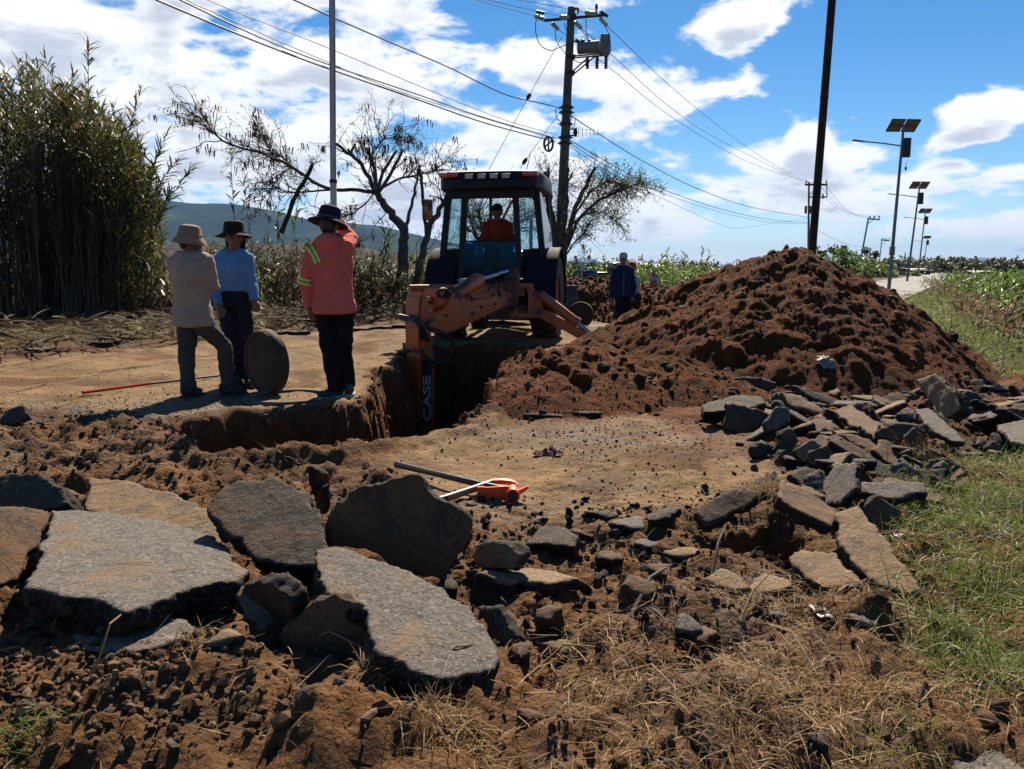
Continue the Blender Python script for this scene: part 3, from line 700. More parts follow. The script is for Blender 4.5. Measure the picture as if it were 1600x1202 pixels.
# dry fallen cane litter at the foot of the thicket and along the far verge
def litter():
    n = 3800; s = -11.6 - np.abs(rng.normal(0, 1.4, n)); along = rng.uniform(2, 27, n)
    x = RN[0] * s + RD[0] * (along - 3) ; y = RN[1] * s + RD[1] * (along - 3)
    az = rng.uniform(0, 6.28, n); el = rng.uniform(-.05, .5, n); D = np.stack([np.cos(az) * np.cos(el), np.sin(az) * np.cos(el), np.sin(el)], 1)
    V, Q = blades(np.stack([x, y, H(x, y) + rng.uniform(0, .22, n)], 1), D, rng.uniform(.2, .8, n), rng.uniform(.012, .045, n), rng.uniform(.1, .5, n), 3)
    o = put('cane_litter', mesh_np('cane_litter', V, [Q]), M_BROWNLEAF, kind='stuff'); o['label'] = 'dry fallen cane leaves along the far side of the track'; o['category'] = 'litter'
litter()
def verge_weeds():
    """tangle of weeds and young cane behind the men, one object per clump"""
    specs = [  # u, v top, Y, width m, n, label, cat-like name, materials
        (345, 395, 20, 1.4, 60, 'dark green weeds behind the man in the blue shirt', 0), (410, 372, 21, 1.6, 70, 'tangled weeds right of the blue shirted man', 0),
        (455, 385, 20, 1.2, 60, 'weeds between the blue shirt and the orange hoodie', 1), (590, 400, 20.5, 1.5, 70, 'weeds in front of the pale trunk', 0), (560, 412, 19.0, 1.2, 60, 'low dry weeds right of the orange hoodie', 1),
        (700, 410, 24, 1.5, 50, 'weeds left of the backhoe cab', 0), (290, 400, 19.2, 1.3, 70, 'dense weeds behind the beige hat', 0), (240, 455, 18.4, 1.3, 60, 'dry weeds at the foot of the thicket', 1)]
    for (u, v, Y, w, n, lab, kd) in specs:
        c = at(u, v, Y); x = c.x + rng.normal(0, w * .5, n); y = Y + rng.normal(0, .5, n); z = H(x, y)
        h = (c.z) * rng.uniform(.45, 1.05, n); lean = rng.normal(0, .22, (n, 2))
        cane_clump('weed_clump', lab, np.stack([x, y, z - .02], 1), h, lean, mats=(M_TWIG, M_BROWNLEAF if kd else (M_BUSH_LEAF if n % 20 else M_GREEN_LEAF)), nleaf=26, leafL=(.12, .42), leafW=.035, from_t=.02, r=.008, m=6)
    young = [((372, 470), (360, 232), 19.5, 'young cane with a broad green tip left of the blue shirted man'), ((505, 470), (527, 322), 20, 'young cane behind the orange hooded man'), ((430, 470), (436, 310), 20, 'young cane between the men'), ((445, 460), (470, 300), 21, 'leaning young cane left of the raised rod'),
             ((610, 460), (598, 345), 19.6, 'young cane left of the pale trunk'), ((545, 480), (560, 370), 19, 'short young cane right of the orange hoodie'), ((400, 480), (380, 280), 20.4, 'thin cane above the black hat'), ((590, 480), (612, 350), 19.4, 'bent young cane in front of the pale trunk')]
    for (a, b, Y, lab) in young:
        A = at(*a, Y); B = at(*b, Y); z = Hs(A.x, Y); h = B.z - z
        S, Lf = canes(np.array([(A.x, Y, z)]), np.array([h]), np.array([((B.x - A.x) / h, 0)]), nleaf=24, leafL=(.35, .7), leafW=.055, from_t=.35, curve=.7, r=.014)
        t = thing('young_cane', (A.x, Y, z), lab, 'cane'); put('stalk', mesh_np('stalk', S[0], [S[1]]), M_CANE_STEM, t); put('leaves', mesh_np('leaves', Lf[0], [Lf[1]]), M_GREEN_LEAF, t, kind='stuff')
verge_weeds()

def bush(name, label, c, size, n, mat=M_BUSH_LEAF, leaf=.10, cat='bush', group=None, twigs=26, clumps=None, lw=.5):
    """leaf-sized faces gathered in clumps on thin stems through the whole volume"""
    c = Vector(c); t = thing(name, c, label, cat, group); sx, sy, sz = size
    k = clumps or max(8, int(n / 60)); cc = unit(rng.normal(size=(k, 3))) * (rng.uniform(.15, 1, (k, 1)) ** .55); cc[:, 2] = cc[:, 2] * .5 + .5
    cc = cc * np.array([sx * .5, sy * .5, sz * .95]) + np.array(c); 
    P = np.zeros((k, 5, 3)); b0 = np.array(c) + rng.normal(size=(k, 3)) * np.array([sx * .06, sy * .06, 0]); tt = np.linspace(0, 1, 5)[None, :, None]
    P = b0[:, None] * (1 - tt) + cc[:, None] * tt; P[:, 1:4] += rng.normal(size=(k, 3, 3)) * .04 * sx
    S = stems(P, 4, np.full(k, .012 * sz + .004), np.full(k, .004))
    idx = rng.integers(0, k, n); rad = rng.uniform(.10, .30, k)[idx] * (sx + sz) * .30
    Pp = cc[idx] + unit(rng.normal(size=(n, 3))) * (rng.uniform(0, 1, (n, 1)) ** .5) * rad[:, None] * np.array([1, 1, .75]); Pp[:, 2] = np.maximum(Pp[:, 2], c.z + .02)
    L = rng.uniform(.6, 1.4, n) * leaf
    V, Q = blades(Pp, unit(rng.normal(size=(n, 3)) + np.array([0, 0, .3])), L, L * lw, rng.uniform(0, .4, n), 2, base_w=.5)
    put('stems', mesh_np('stems', S[0], [S[1]]), M_TWIG, t, kind='stuff'); put('leaves', mesh_np('leaves', V, [Q]), mat, t, kind='stuff'); return t
def tree(name, label, limbs, Y, mat, twig_n, twig_len, leaf_n=0, leaf=.06, leafm=M_BUSH_LEAF, pods=0, droop=.15, cat='tree', keep=None, px=True, sub=4, cond=None, spread=.5):
    """limbs: list of ([(u,v,dY)...], r0, r1); fine twigs and leaves grow out of the limbs marked with a twig weight"""
    W = [([at(u, v, Y + d) for (u, v, d) in pts], r0, r1, w) for (pts, r0, r1, w) in limbs]
    b = W[0][0][0]; t = thing(name, (b.x, b.y, Hs(b.x, b.y)), label, cat)
    for i, (pts, r0, r1, w) in enumerate(W):
        p = np.array(pts); m = max(6, len(p) * 3); s = np.linspace(0, 1, len(p)); ss = np.linspace(0, 1, m)
        q = np.stack([np.interp(ss, s, p[:, j]) for j in range(3)], 1)
        q[1:-1] = q[1:-1] * .5 + (q[:-2] + q[2:]) * .25; q[1:-1] += rng.normal(size=(m - 2, 3)) * r0 * .22
        MB().tube([Vector(a) for a in q], list(r0 + (r1 - r0) * ss), 9).build('trunk' if i < keep else 'limb', mat, t); W[i] = (q, r0, r1, w)
    wt = np.array([w[3] for w in W], float); wt /= wt.sum(); which = rng.choice(len(W), twig_n, p=wt)
    base = []; dirs = []; 
    for i in which:
        q = W[i][0]; k = rng.uniform(.25, .999) * (len(q) - 1); k0 = int(k); f = k - k0; base.append(q[k0] * (1 - f) + q[min(k0 + 1, len(q) - 1)] * f); dirs.append(q[min(k0 + 1, len(q) - 1)] - q[max(k0 - 1, 0)])
    base = np.array(base); dirs = unit(np.array(dirs)); D = unit(dirs * .9 + rng.normal(size=(twig_n, 3)) * spread + np.array([0, 0, .15]))
    Ln = rng.uniform(.4, 1.0, twig_n) * twig_len; tt = np.linspace(0, 1, 6)
    P = base[:, None] + D[:, None] * (tt[None, :, None] * Ln[:, None, None]); P[..., 2] -= droop * (tt[None] ** 2) * Ln[:, None]
    P[:, 1:] += np.cumsum(rng.normal(size=(twig_n, 5, 3)) * .035 * twig_len, 1)
    S1 = stems(P, 3, rng.uniform(.008, .02, twig_n), np.full(twig_n, .004))
    n2 = twig_n * sub; w2 = rng.integers(0, twig_n, n2); k2 = rng.integers(1, 6, n2); b2 = P[w2, k2]; D2 = unit(D[w2] + rng.normal(size=(n2, 3)) * .8); L2 = rng.uniform(.25, .6, n2) * twig_len * .6
    P2 = b2[:, None] + D2[:, None] * (tt[None, ::2, None] * L2[:, None, None] * 1.25); P2[..., 2] -= droop * 1.5 * (tt[None, ::2] ** 2) * L2[:, None]; P2[:, 1:] += rng.normal(size=(n2, 2, 3)) * .03 * twig_len
    S2 = stems(P2, 3, np.full(n2, .006), np.full(n2, .003))
    V, Q = join([S1, S2]); put('twigs', mesh_np('twigs', V, Q), M_TWIG, t, kind='stuff')
    if leaf_n:
        w3 = rng.integers(0, n2, leaf_n); f3 = rng.uniform(.2, 1, leaf_n)[:, None]; p3 = P2[w3, 1] * (1 - f3) + P2[w3, 2] * f3 + rng.normal(size=(leaf_n, 3)) * leaf * .8
        L = rng.uniform(.6, 1.4, leaf_n) * leaf; V, Q = blades(p3, unit(rng.normal(size=(leaf_n, 3))), L, L * .5, rng.uniform(0, .5, leaf_n), 2); put('leaves', mesh_np('leaves', V, [Q]), leafm, t, kind='stuff')
    if pods:
        w3 = rng.integers(0, n2, pods // 5); p3 = np.repeat(P2[w3, 2], 5, 0) + rng.normal(size=(len(w3) * 5, 3)) * np.array([.07, .07, .03]); n = len(p3)
        V, Q = blades(p3, unit(rng.normal(size=(n, 3)) * .15 + np.array([0, 0, -1.0])), rng.uniform(.14, .24, n), np.full(n, .032), np.zeros(n), 2, base_w=1); put('seed_pods', mesh_np('seed_pods', V, [Q]), M_POD, t, kind='stuff')
    return t
def LB(pts, r0, r1, w=1, d=0): return ([(u, v, d if len(pts) == 0 else d * i / max(1, len(pts) - 1)) for i, (u, v) in enumerate(pts)], r0, r1, w)
# the lopped tree behind the men
tree('lopped_tree', 'half bare lopped tree with brown pods left of the backhoe', [
    LB([(628, 475), (630, 420), (631, 370), (632, 356)], 0.170, 0.105, 0), LB([(632, 360), (618, 340), (600, 318), (585, 300)], 0.128, 0.084, .3),
    LB([(648, 475), (652, 430), (662, 385), (672, 350), (690, 322), (700, 300)], 0.119, 0.049, .5),
    LB([(587, 302), (560, 296), (515, 297), (490, 285), (465, 266), (435, 250), (405, 238), (370, 230), (345, 218), (325, 200), (312, 185)], 0.052, 0.014, 2.2, -1.5), LB([(345, 218), (335, 208), (322, 190), (310, 182)], 0.014, 0.006, 1.6, -.4),
    LB([(586, 300), (575, 275), (560, 250), (545, 240), (525, 225)], 0.063, 0.038, 1, .4), LB([(588, 298), (585, 265), (575, 232)], 0.056, 0.042, .6), LB([(590, 300), (598, 268), (620, 236)], 0.049, 0.035, .8, .6), LB([(592, 300), (612, 270), (630, 233)], 0.049, 0.035, .7, -.5),
    LB([(548, 242), (552, 232), (555, 225)], 0.035, 0.032, .1), LB([(560, 252), (548, 240), (544, 233)], 0.035, 0.032, .1),
    LB([(633, 358), (640, 335), (648, 300), (655, 262)], 0.056, 0.025, .4, .8), LB([(666, 365), (662, 320), (658, 280), (655, 258)], 0.049, 0.035, .4, 0),
    LB([(594, 296), (620, 280), (645, 275), (675, 268), (695, 255)], 0.035, 0.014, 3, 1.0), LB([(515, 297), (480, 300), (450, 302), (430, 292)], 0.028, 0.008, 2.2, -.6), LB([(490, 287), (470, 268), (450, 262), (430, 285), (405, 320)], 0.028, 0.008, 2, .5),
    LB([(586, 300), (570, 320), (550, 335), (520, 345)], 0.021, 0.007, 1.6, -.8), LB([(590, 300), (575, 250), (600, 215), (620, 218)], 0.025, 0.008, 2.6, .8), LB([(472, 275), (440, 245), (425, 240), (418, 228)], 0.021, 0.007, 2)], 21.5, M_BARK, 250, 1.15, 4800, .05, M_BUSH_LEAF, 700, keep=1, droop=.05)
tree('broken_branch', 'broken pole-like limb propped up in the weeds left of the rod', [LB([(440, 365), (452, 330), (470, 290), (488, 258)], .06, .05, 1)], 20.8, M_TWIG, 14, .5, 60, .05, keep=0, cat='branch')
tree('roadside_tree', 'many-stemmed leaning tree round the foot of the transformer pole', [
    LB([(868, 460), (868, 420), (866, 380), (862, 340), (858, 300), (852, 268)], .16, .06, 1), LB([(872, 455), (880, 400), (890, 350), (905, 310), (918, 285), (930, 262)], .13, .05, 1.5, -.5), LB([(862, 455), (856, 400), (852, 350), (855, 300), (857, 262)], .10, .05, 1, .6),
    LB([(880, 400), (905, 340), (935, 312), (965, 300), (990, 290), (1010, 285)], .07, .02, 6, -1), LB([(885, 360), (910, 335), (940, 330), (962, 345)], .05, .015, 4, .8), LB([(872, 420), (882, 360), (885, 310), (888, 262)], .08, .05, .8), LB([(866, 420), (872, 350), (880, 300), (895, 270)], .07, .03, 1.5, 1),
    LB([(876, 410), (900, 375), (918, 360)], .04, .012, 2.5, 0), LB([(860, 380), (848, 320), (838, 285)], .05, .02, 1.5, .5), LB([(890, 350), (920, 300), (950, 282), (985, 292)], .045, .015, 5, -.5)], 30.5, M_BARK, 380, 1.0, 7500, .075, M_TREELEAF, 0, droop=.08, keep=3, spread=.75)

tree('scrub_tree', 'leafless twiggy tree seen through the cab windows', [LB([(765, 450), (768, 410), (775, 370), (790, 330), (812, 300)], .09, .03, 1), LB([(762, 440), (750, 390), (738, 350), (722, 318)], .07, .02, 1.5), LB([(768, 400), (752, 360), (748, 330)], .05, .02, 1.5), LB([(772, 385), (800, 355), (835, 335)], .05, .02, 1.5)], 27.5, M_BARK, 260, 1.5, 2200, .06, M_BUSH_LEAF, 0, keep=1, spread=.7)
# bushes on the left background and along the road on the right
for (u, vt, Y, w, n, lab, mt) in [(665, 392, 27, 2.2, 900, 'round green bush left of the backhoe cab', M_GREEN_LEAF), (700, 410, 30, 2.4, 700, 'dark bush directly left of the rear wheel', M_BUSH_LEAF), (585, 408, 30, 3, 900, 'brownish scrub behind the pale trunk', M_BUSH_LEAF), (520, 402, 34, 3.5, 900, 'scrub seen past the rod holder', M_BUSH_LEAF),
        (430, 395, 30, 3.2, 900, 'dark scrub under the bare branches', M_BUSH_LEAF), (330, 392, 32, 4, 900, 'dark bush behind the two hats', M_BUSH_LEAF), (380, 402, 26, 2.2, 800, 'leafy bush behind the blue shirt', M_GREEN_LEAF), (640, 420, 24, 2, 800, 'dark bush at the foot of the lopped tree', M_BUSH_LEAF), (470, 415, 24, 2.4, 800, 'shadowy bush between the two men on the right', M_BUSH_LEAF)]:
    p = at(u, vt, Y); bush('bush', lab, (p.x, Y, 0), (w, w * .8, p.z), n, mt, .14)
for (u, vt, Y, w, n, lab, mt, lf) in [(1322, 388, 62, 6.5, 2600, 'rounded olive bush beside the road behind the heap', M_GREEN_LEAF, .28), (1345, 402, 75, 6, 1500, 'green bush between the round bush and the leaning pole', M_GREEN_LEAF, .3), (1300, 368, 90, 4.5, 900, 'dark tree top poking up left of the round bush', M_BUSH_LEAF, .35),
        (1357, 385, 130, 4, 700, 'small dark tree at the foot of the leaning pole', M_BUSH_LEAF, .5), (1235, 404, 110, 12, 1300, 'grey-green shrubs beyond the steel post', M_BUSH_LEAF, .5), (1425, 406, 260, 40, 2200, 'dark tree belt behind the lamp posts', M_BUSH_LEAF, 1.3), (1505, 405, 150, 17, 2200, 'dark tree group at the horizon, left one', M_BUSH_LEAF, .8), (1560, 407, 140, 20, 2200, 'dark tree group at the horizon, right one', M_BUSH_LEAF, .8),
        (1480, 410, 180, 16, 1200, 'low dark trees behind the small white roof', M_BUSH_LEAF, .8), (1640, 404, 150, 22, 1500, 'dark trees at the right edge of the view', M_BUSH_LEAF, .8), (1385, 425, 100, 8, 1200, 'bright low shrubs left of the nearest lamp post', M_GREEN_LEAF, .4), (1070, 412, 160, 30, 1500, 'distant grey-green hedge left of the heap', M_BUSH_LEAF, .8),
        (960, 411, 170, 22, 900, 'distant trees behind the white cap', M_BUSH_LEAF, .8), (1150, 412, 180, 26, 1200, 'distant trees behind the heap', M_BUSH_LEAF, .8)]:
    p = at(u, vt, Y); bush('bush', lab, (p.x, Y, 0), (w, w * .7, p.z), n, mt, lf, cat='bush' if p.z < 4 else 'trees')
def field_plants():
    def region(n, fn, hts, lw, name, label, mats, nleaf, leafL, r=.008):
        x, y = fn(n); z = H(x, y); h = rng.uniform(*hts, len(x)); h = h * (1 + .25 * pn(x * .3, y * .3, None, 401))
        cane_clump(name, label, np.stack([x, y, z - .02], 1), h, rng.normal(0, .12, (len(x), 2)), mats=mats, nleaf=nleaf, leafL=leafL, leafW=lw, from_t=.1, r=r, m=5)['kind'] = 'stuff'
    def right(n):
        y = 9.5 * (75 / 9.5) ** rng.uniform(0, 1, n); x0 = 7.3 + (y - 10.7) * .475 + .4 * np.sin(y * .7); x = x0 + np.abs(rng.normal(0, 1, n)) * (2 + y * .22); return x, y
    region(1600, right, (.45, 1.0), .050, 'weed_field', 'tall green weeds filling the field at the right edge', (M_TWIG, M_GREEN_LEAF), 15, (.25, .55))
    def right2(n):
        y = 11 * (60 / 11.) ** rng.uniform(0, 1, n); x0 = 7.0 + (y - 10.7) * .475; return x0 + rng.normal(0, .35, n), y
    region(200, right2, (.2, .5), .03, 'dry_weeds', 'dry brown weeds along the front of the green field', (M_TWIG, M_DRY_LEAF), 14, (.15, .4))
    def behind(n):
        y = rng.uniform(24, 46, n); x = ((-12.0 - np.abs(rng.normal(0, 2, n))) - y * RN[1]) / RN[0]; k = (x > 1.5); return x[k], y[k]
    region(800, behind, (.6, 1.25), .05, 'weed_field', 'green reeds between the low bank and the far houses', (M_TWIG, M_GREEN_LEAF), 15, (.3, .6))
    L = [(1066, 455, 1072, 392), (1088, 455, 1100, 388), (1008, 455, 1003, 400), (1030, 455, 1035, 396), (1040, 455, 1043, 392), (915, 450, 912, 385), (925, 450, 922, 390), (896, 450, 890, 405), (1100, 450, 1110, 395), (1052, 455, 1050, 402), (942, 450, 945, 398)]
    for k, (a, b, c, d) in enumerate(L):
        Y = 30 + (k * 7 % 5); A = at(a, b, Y); B = at(c, d, Y); z = Hs(A.x, Y); h = B.z - z
        S, Lf = canes(np.array([(A.x, Y, z)]), np.array([h]), np.array([((B.x - A.x) / h, 0)]), nleaf=22, leafL=(.25, .6), leafW=.06, from_t=.3, curve=.7, r=.014)
        t = thing('tall_reed', (A.x, Y, z), ['reed seen just left of the heap crest', 'tall reed touching the left shoulder of the heap', 'brown reed right of the white cap', 'reed right behind the traffic cone', 'reed right of the traffic cone', 'reed above the motorcycle mirror', 'reed right of the one over the motorcycle mirror', 'short reed beside the backhoe wheel', 'rightmost reed beside the heap', 'thin reed between the cone and the heap', 'reed left of the white cap'][k], 'reed', 'reeds behind the low bank'); put('stalk', mesh_np('stalk', S[0], [S[1]]), M_CANE_STEM, t); put('leaves', mesh_np('leaves', Lf[0], [Lf[1]]), M_GREEN_LEAF, t, kind='stuff')
field_plants()
M_VERGE = leafmat('verge_grass_blade', [(.05, .11, .015), (.11, .19, .025), (.21, .26, .06), (.38, .32, .12)], .6, .3, .8)
def verge_grass():
    n = 44000; y = 8.5 * (45 / 8.5) ** rng.uniform(0, 1, n); s = rng.uniform(-4.6, 2.2, n); x = (s - y * RN[1]) / RN[0]; k = (pn(x * .6, y * .6, None, 631) > -.25) & (h_pile(x, y) < .05) & (x < 8.2 + (y - 10.7) * .48); x = x[k]; y = y[k]; n = len(x)
    az = rng.uniform(0, 6.28, n); el = rng.uniform(.5, 1.4, n); D = np.stack([np.cos(az) * np.cos(el), np.sin(az) * np.cos(el), np.sin(el)], 1)
    V, Q = blades(np.stack([x, y, H(x, y)], 1), D, rng.uniform(.06, .20, n) * (1 + y * .01), .006 + .0009 * y, rng.uniform(.1, .8, n), 2); put('verge_grass', mesh_np('verge_grass', V, [Q]), M_VERGE, label='short green and straw coloured grass on the verge beyond the heap', cat='grass', kind='stuff')
verge_grass()
# ------------------------------------------------------------ poles, lamps and lines
M_CONC = pmat('weathered_concrete', (.22, .21, .20), .9, var=.15, nscale=4, bump=.004, bscale=40, dirt=(.10, .09, .08), dirt_amt=.5)
M_STEEL = pmat('galvanised_steel', (.30, .31, .33), .45, .75, var=.15, nscale=8, dirt=(.13, .12, .11), dirt_amt=.4)
M_DKSTEEL = pmat('dark_steel', (.07, .065, .06), .6, .4, var=.2)
M_RUST = pmat('rusty_steel', (.13, .055, .025), .85, .25, var=.35, nscale=7, bump=.003, dirt=(.035, .02, .014), dirt_amt=.9, dscale=4)
M_PORC = pmat('glazed_insulator', (.62, .66, .64), .2, var=.05, coat=.5)
M_TANK = pmat('transformer_paint', (.36, .36, .33), .5, var=.12, dirt=(.15, .10, .06), dirt_amt=.5)
M_CABLE = pmat('black_cable', (.025, .025, .028), .6, var=.1)
M_PANEL = pmat('panel_back', (.30, .24, .14), .5, var=.15, nscale=2)
M_BLACK = pmat('black_plastic', (.02, .02, .022), .5, var=.1)
def axis_pole(name, bot, top, r0, r1, mat, parent, n=16):
    return MB().tube([bot, bot + (top - bot) * .33, bot + (top - bot) * .66, top], [r0, r0 + (r1 - r0) * .33, r0 + (r1 - r0) * .66, r1], n).build(name, mat, parent)
PY = 32.7
def PT(u, v, d=0): return at(u, v, PY + d)
def big_pole():
    b = at(871, 464, PY); b.z = -.1; tp = PT(893, 12); ax = (tp - b).normalized()
    t = thing('utility_pole', b, 'tall grey concrete power pole carrying a transformer and crossarm', 'power pole')
    axis_pole('shaft', b, tp, .22, .145, M_CONC, t)
    def on(v): 
        k = (v - 12) / (464 - 12); p = tp + (b - tp) * k; return at(893 + (871 - 893) * k, v, PY)
    # crossarms: two channels, front and back
    for d in (-.2, .2):
        MB().prism([PT(850, 30, d), PT(948, 21, d), PT(948, 25, d), PT(850, 34, d)], (0, .07, 0)).build('crossarm', M_DKSTEEL, t)
    MB().box(PT(893, 27), (.34, .46, .12)).build('arm_clamp', M_DKSTEEL, t)
    MB().tube([PT(893, 14), PT(901, 13), PT(905, 16)], .05, 8).tube([PT(903, 14), PT(903, 22)], .03, 8).build('top_bracket', M_DKSTEEL, t)
    def insul(a, b2, n=4, r=.085):
        a = Vector(a); b2 = Vector(b2); M = (b2 - a).to_track_quat('Z', 'Y').to_matrix(); L = (b2 - a).length; pr = [(.02, 0)]
        for k in range(n):
            z0 = L * (k + .2) / n; pr += [(.03, z0), (r, z0 + L / n * .35), (r * .9, z0 + L / n * .55), (.03, z0 + L / n * .65)]
        pr += [(.02, L)]; o = MB().lathe(a, pr, 14, M).build('insulator', M_PORC, t); return o
    insul(PT(850, 30, -.2), PT(837, 26, -.9)); insul(PT(889, 27, -.2), PT(876, 27, -.9)); insul(PT(931, 22, -.2), PT(915, 20, -.9))
    insul(PT(862, 36, .2), PT(872, 46, .9)); insul(PT(897, 34, .2), PT(908, 44, .9)); insul(PT(937, 28, .2), PT(948, 40, .9))
    MB().tube([PT(932, 22), PT(932, 15)], .03, 8).ell(PT(932, 11), (.06, .06, .12)).build('arrester', M_BLACK, t)
    MB().tube([PT(838, 18, -.5), PT(851, 21, -.5)], .06, 10).build('fuse_holder', M_BLACK, t); MB().tube([PT(938, 18, .3), PT(950, 26, .3)], .06, 10).build('fuse_holder', M_BLACK, t)
    # platform
    for d in (-.3, .3):
        MB().tube([PT(893, 88, d), PT(941, 84, d)], .03, 6).tube([PT(893, 91, d), PT(941, 87, d)], .03, 6).tube([PT(891, 115, d), PT(919, 90, d)], .028, 6).tube([PT(894, 118, d), PT(929, 89, d)], .028, 6).build('platform_frame', M_DKSTEEL, t)
    [MB().box(q, (.36, .6, .08)).build('platform_clamp', M_DKSTEEL, t) for q in (PT(891, 90), PT(890, 115))]
    for u in (918, 933, 947):
        p = PT(u, 88); pr = []
        for k in range(5): pr += [(.04, -.1 * k), (.075, -.1 * k - .03), (.075, -.1 * k - .055)]
        MB().lathe(p, pr, 12).build('hanging_insulator', M_BLACK, t)
    # transformer tank lying along the platform
    a = PT(901, 76); c = PT(936, 73); M = (c - a).to_track_quat('Z', 'Y').to_matrix(); L = (c - a).length
    tk = MB().lathe(a, [(.02, 0), (.20, .03), (.22, .08), (.23, L - .05), (.24, L)], 20, M).build('transformer', M_TANK, t)
    MB().box(PT(945, 71), (.36, .5, .72), bev=.04).build('tank_box', M_TANK, tk)
    for u in (906, 915, 925):
        MB().tube([PT(u, 68), PT(u - 3, 64)], [.07, .05], 10).tube([PT(u - 3, 64), PT(u - 7, 63)], .06, 8).build('bushing', M_BLACK, tk)
    for v in (168, 176, 194, 215, 224): 
        MB().lathe(on(v), [(.2, -.05), (.235, -.05), (.235, .05), (.2, .05)], 18).tube([on(v) + Vector((-.3, 0, 0)), on(v) + Vector((.3, 0, 0))], .025, 6).build('cable_band', M_DKSTEEL, t)
    MB().tube([PT(889, 202), PT(900, 202)], .03, 6).tube([PT(889, 212), PT(900, 212)], .03, 6).tube([PT(900, 200), PT(900, 214)], .04, 6).ell(PT(899, 207), (.09, .09, .12)).build('cable_rack', M_DKSTEEL, t)
    # television aerial
    an = MB().tube([PT(899, 207), PT(938, 207)], .014, 5)
    for k, u in enumerate(range(904, 940, 6)): an.tube([PT(u, 200 + k * .5), PT(u, 214 - k * .5)], .010, 4)
    an.build('aerial', M_STEEL, t)
    # loop cables that hang round the head of the pole
    def loop(pts, r=.016): 
        q = []
        P = [PT(*p) for p in pts]
        for i in range(len(P) - 1):
            p0, p1, p2, p3 = P[max(i - 1, 0)], P[i], P[i + 1], P[min(i + 2, len(P) - 1)]
            for k in range(5):
                s = k / 5; q.append(.5 * ((2 * p1) + (p2 - p0) * s + (2 * p0 - 5 * p1 + 4 * p2 - p3) * s * s + (3 * p1 - p0 - 3 * p2 + p3) * s ** 3))
        q.append(P[-1]); MB().tube(q, r, 6).build('jumper_cable', M_CABLE, t)
    loop([(838, 29, -.8), (837, 50, -.6), (844, 70, -.3), (860, 79, -.3), (875, 74, -.2), (895, 66, -.2), (903, 66, 0)])
    loop([(867, 48, .8), (870, 65, .6), (880, 80, .4), (888, 88, .3)]); loop([(882, 36, .2), (886, 50, .2), (896, 62, .1), (908, 64, 0)]); loop([(916, 30, -.3), (916, 50, -.2), (920, 64, 0)])
    loop([(946, 42, .8), (952, 56, .4), (954, 78, .3), (950, 88, .2)]); loop([(908, 46, .8), (915, 55, .5), (925, 64, 0)]); loop([(893, 90, 0), (905, 98, 0), (920, 95, 0)])
    loop([(868, 170, -.3), (870, 185, -.2), (880, 192, -.1)]); loop([(888, 178, .2), (894, 185, .3), (888, 194, .3), (896, 200, .3), (899, 186, .4)])
    return t
UP = big_pole()
# coil of spare cable hanging on a line, and strain insulators on the stays
def torus(c, Rr, r, axis):
    M = Vector(axis).to_track_quat('Z', 'Y').to_matrix(); q = [Vector(c) + M @ Vector((Rr * math.cos(a), Rr * math.sin(a), 0)) for a in np.linspace(0, 2 * math.pi, 25)]
    return q
cl = thing('cable_coil', PT(857, 225, -1.0), 'small dark wheel of coiled cable hanging on the lines left of the transformer pole', 'cable coil')
mb = MB().tube(torus(PT(857, 225, -1.0), .26, .05, (.8, .6, .1)), .045, 8)
mb.build('coil', M_CABLE, cl); MB().tube([PT(857, 214, -1), PT(857, 236, -1)], .03, 6).tube([PT(852, 229, -1), PT(862, 221, -1)], .03, 6).build('spreader', M_DKSTEEL, cl)
def wire(pts, r, sag, label, name='overhead_wire', n=28, rand=0, group=None):
    """pts: world points; catenary sag in metres between consecutive points"""
    q = []
    for i in range(len(pts) - 1):
        a, b = Vector(pts[i]), Vector(pts[i + 1]); s = sag[i] if hasattr(sag, '__len__') else sag
        for k in range(n + (i == len(pts) - 2)):
            t = k / n; p = a.lerp(b, t); p.z -= 4 * s * t * (1 - t); q.append(p)
    return MB().tube(q, r, 6).build(name, M_CABLE, None, label=label, cat='wire', group=group)
def wire_px(px, r, label, **kw):
    """control pixels with depths, smoothed"""
    P = [at(*p) for p in px]; q = []
    for i in range(len(P) - 1):
        p0 = P[max(i - 1, 0)] if i else P[0] * 2 - P[1]; p1, p2 = P[i], P[i + 1]; p3 = P[i + 2] if i + 2 < len(P) else P[-1] * 2 - P[-2]
        for k in range(8):
            s = k / 8; q.append(.5 * ((2 * p1) + (p2 - p0) * s + (2 * p0 - 5 * p1 + 4 * p2 - p3) * s * s + (3 * p1 - p0 - 3 * p2 + p3) * s ** 3))
    q.append(P[-1]); return MB().tube(q, r, 6).build('overhead_wire', M_CABLE, None, label=label, cat='wire', **kw)
B = -.12
wire_px([(60, -85, 11), (245, 0, 14), (460, 88, 18.5), (650, 155, 24), (760, 193, 28.2), (868, 222, PY + B)], .020, 'lowest heavy cable crossing from the upper left to the transformer pole')
wire_px([(130, -85, 11), (282, 0, 14), (470, 85, 18.8), (650, 147, 24), (760, 185, 28.2), (868, 216, PY + B)], .016, 'thick cable just above the lowest one, left of the transformer pole')
wire_px([(150, -90, 11), (292, 0, 14), (340, 22, 15), (500, 92, 19.5), (650, 152, 24), (870, 219, PY + B)], .009, 'thin cable running between the two heavy ones')
wire_px([(180, -80, 11), (325, 0, 14), (520, 78, 19.5), (680, 145, 25), (790, 188, 29.2), (869, 211, PY + B)], .009, 'thin upper strand of the bundle left of the transformer pole')
wire_px([(290, -80, 11), (460, 0, 15), (600, 62, 20), (700, 105, 25), (790, 148, 29.2), (852, 163, 31.8), (875, 170, PY + B)], .018, 'twisted single cable reaching the middle of the transformer pole from the upper left')
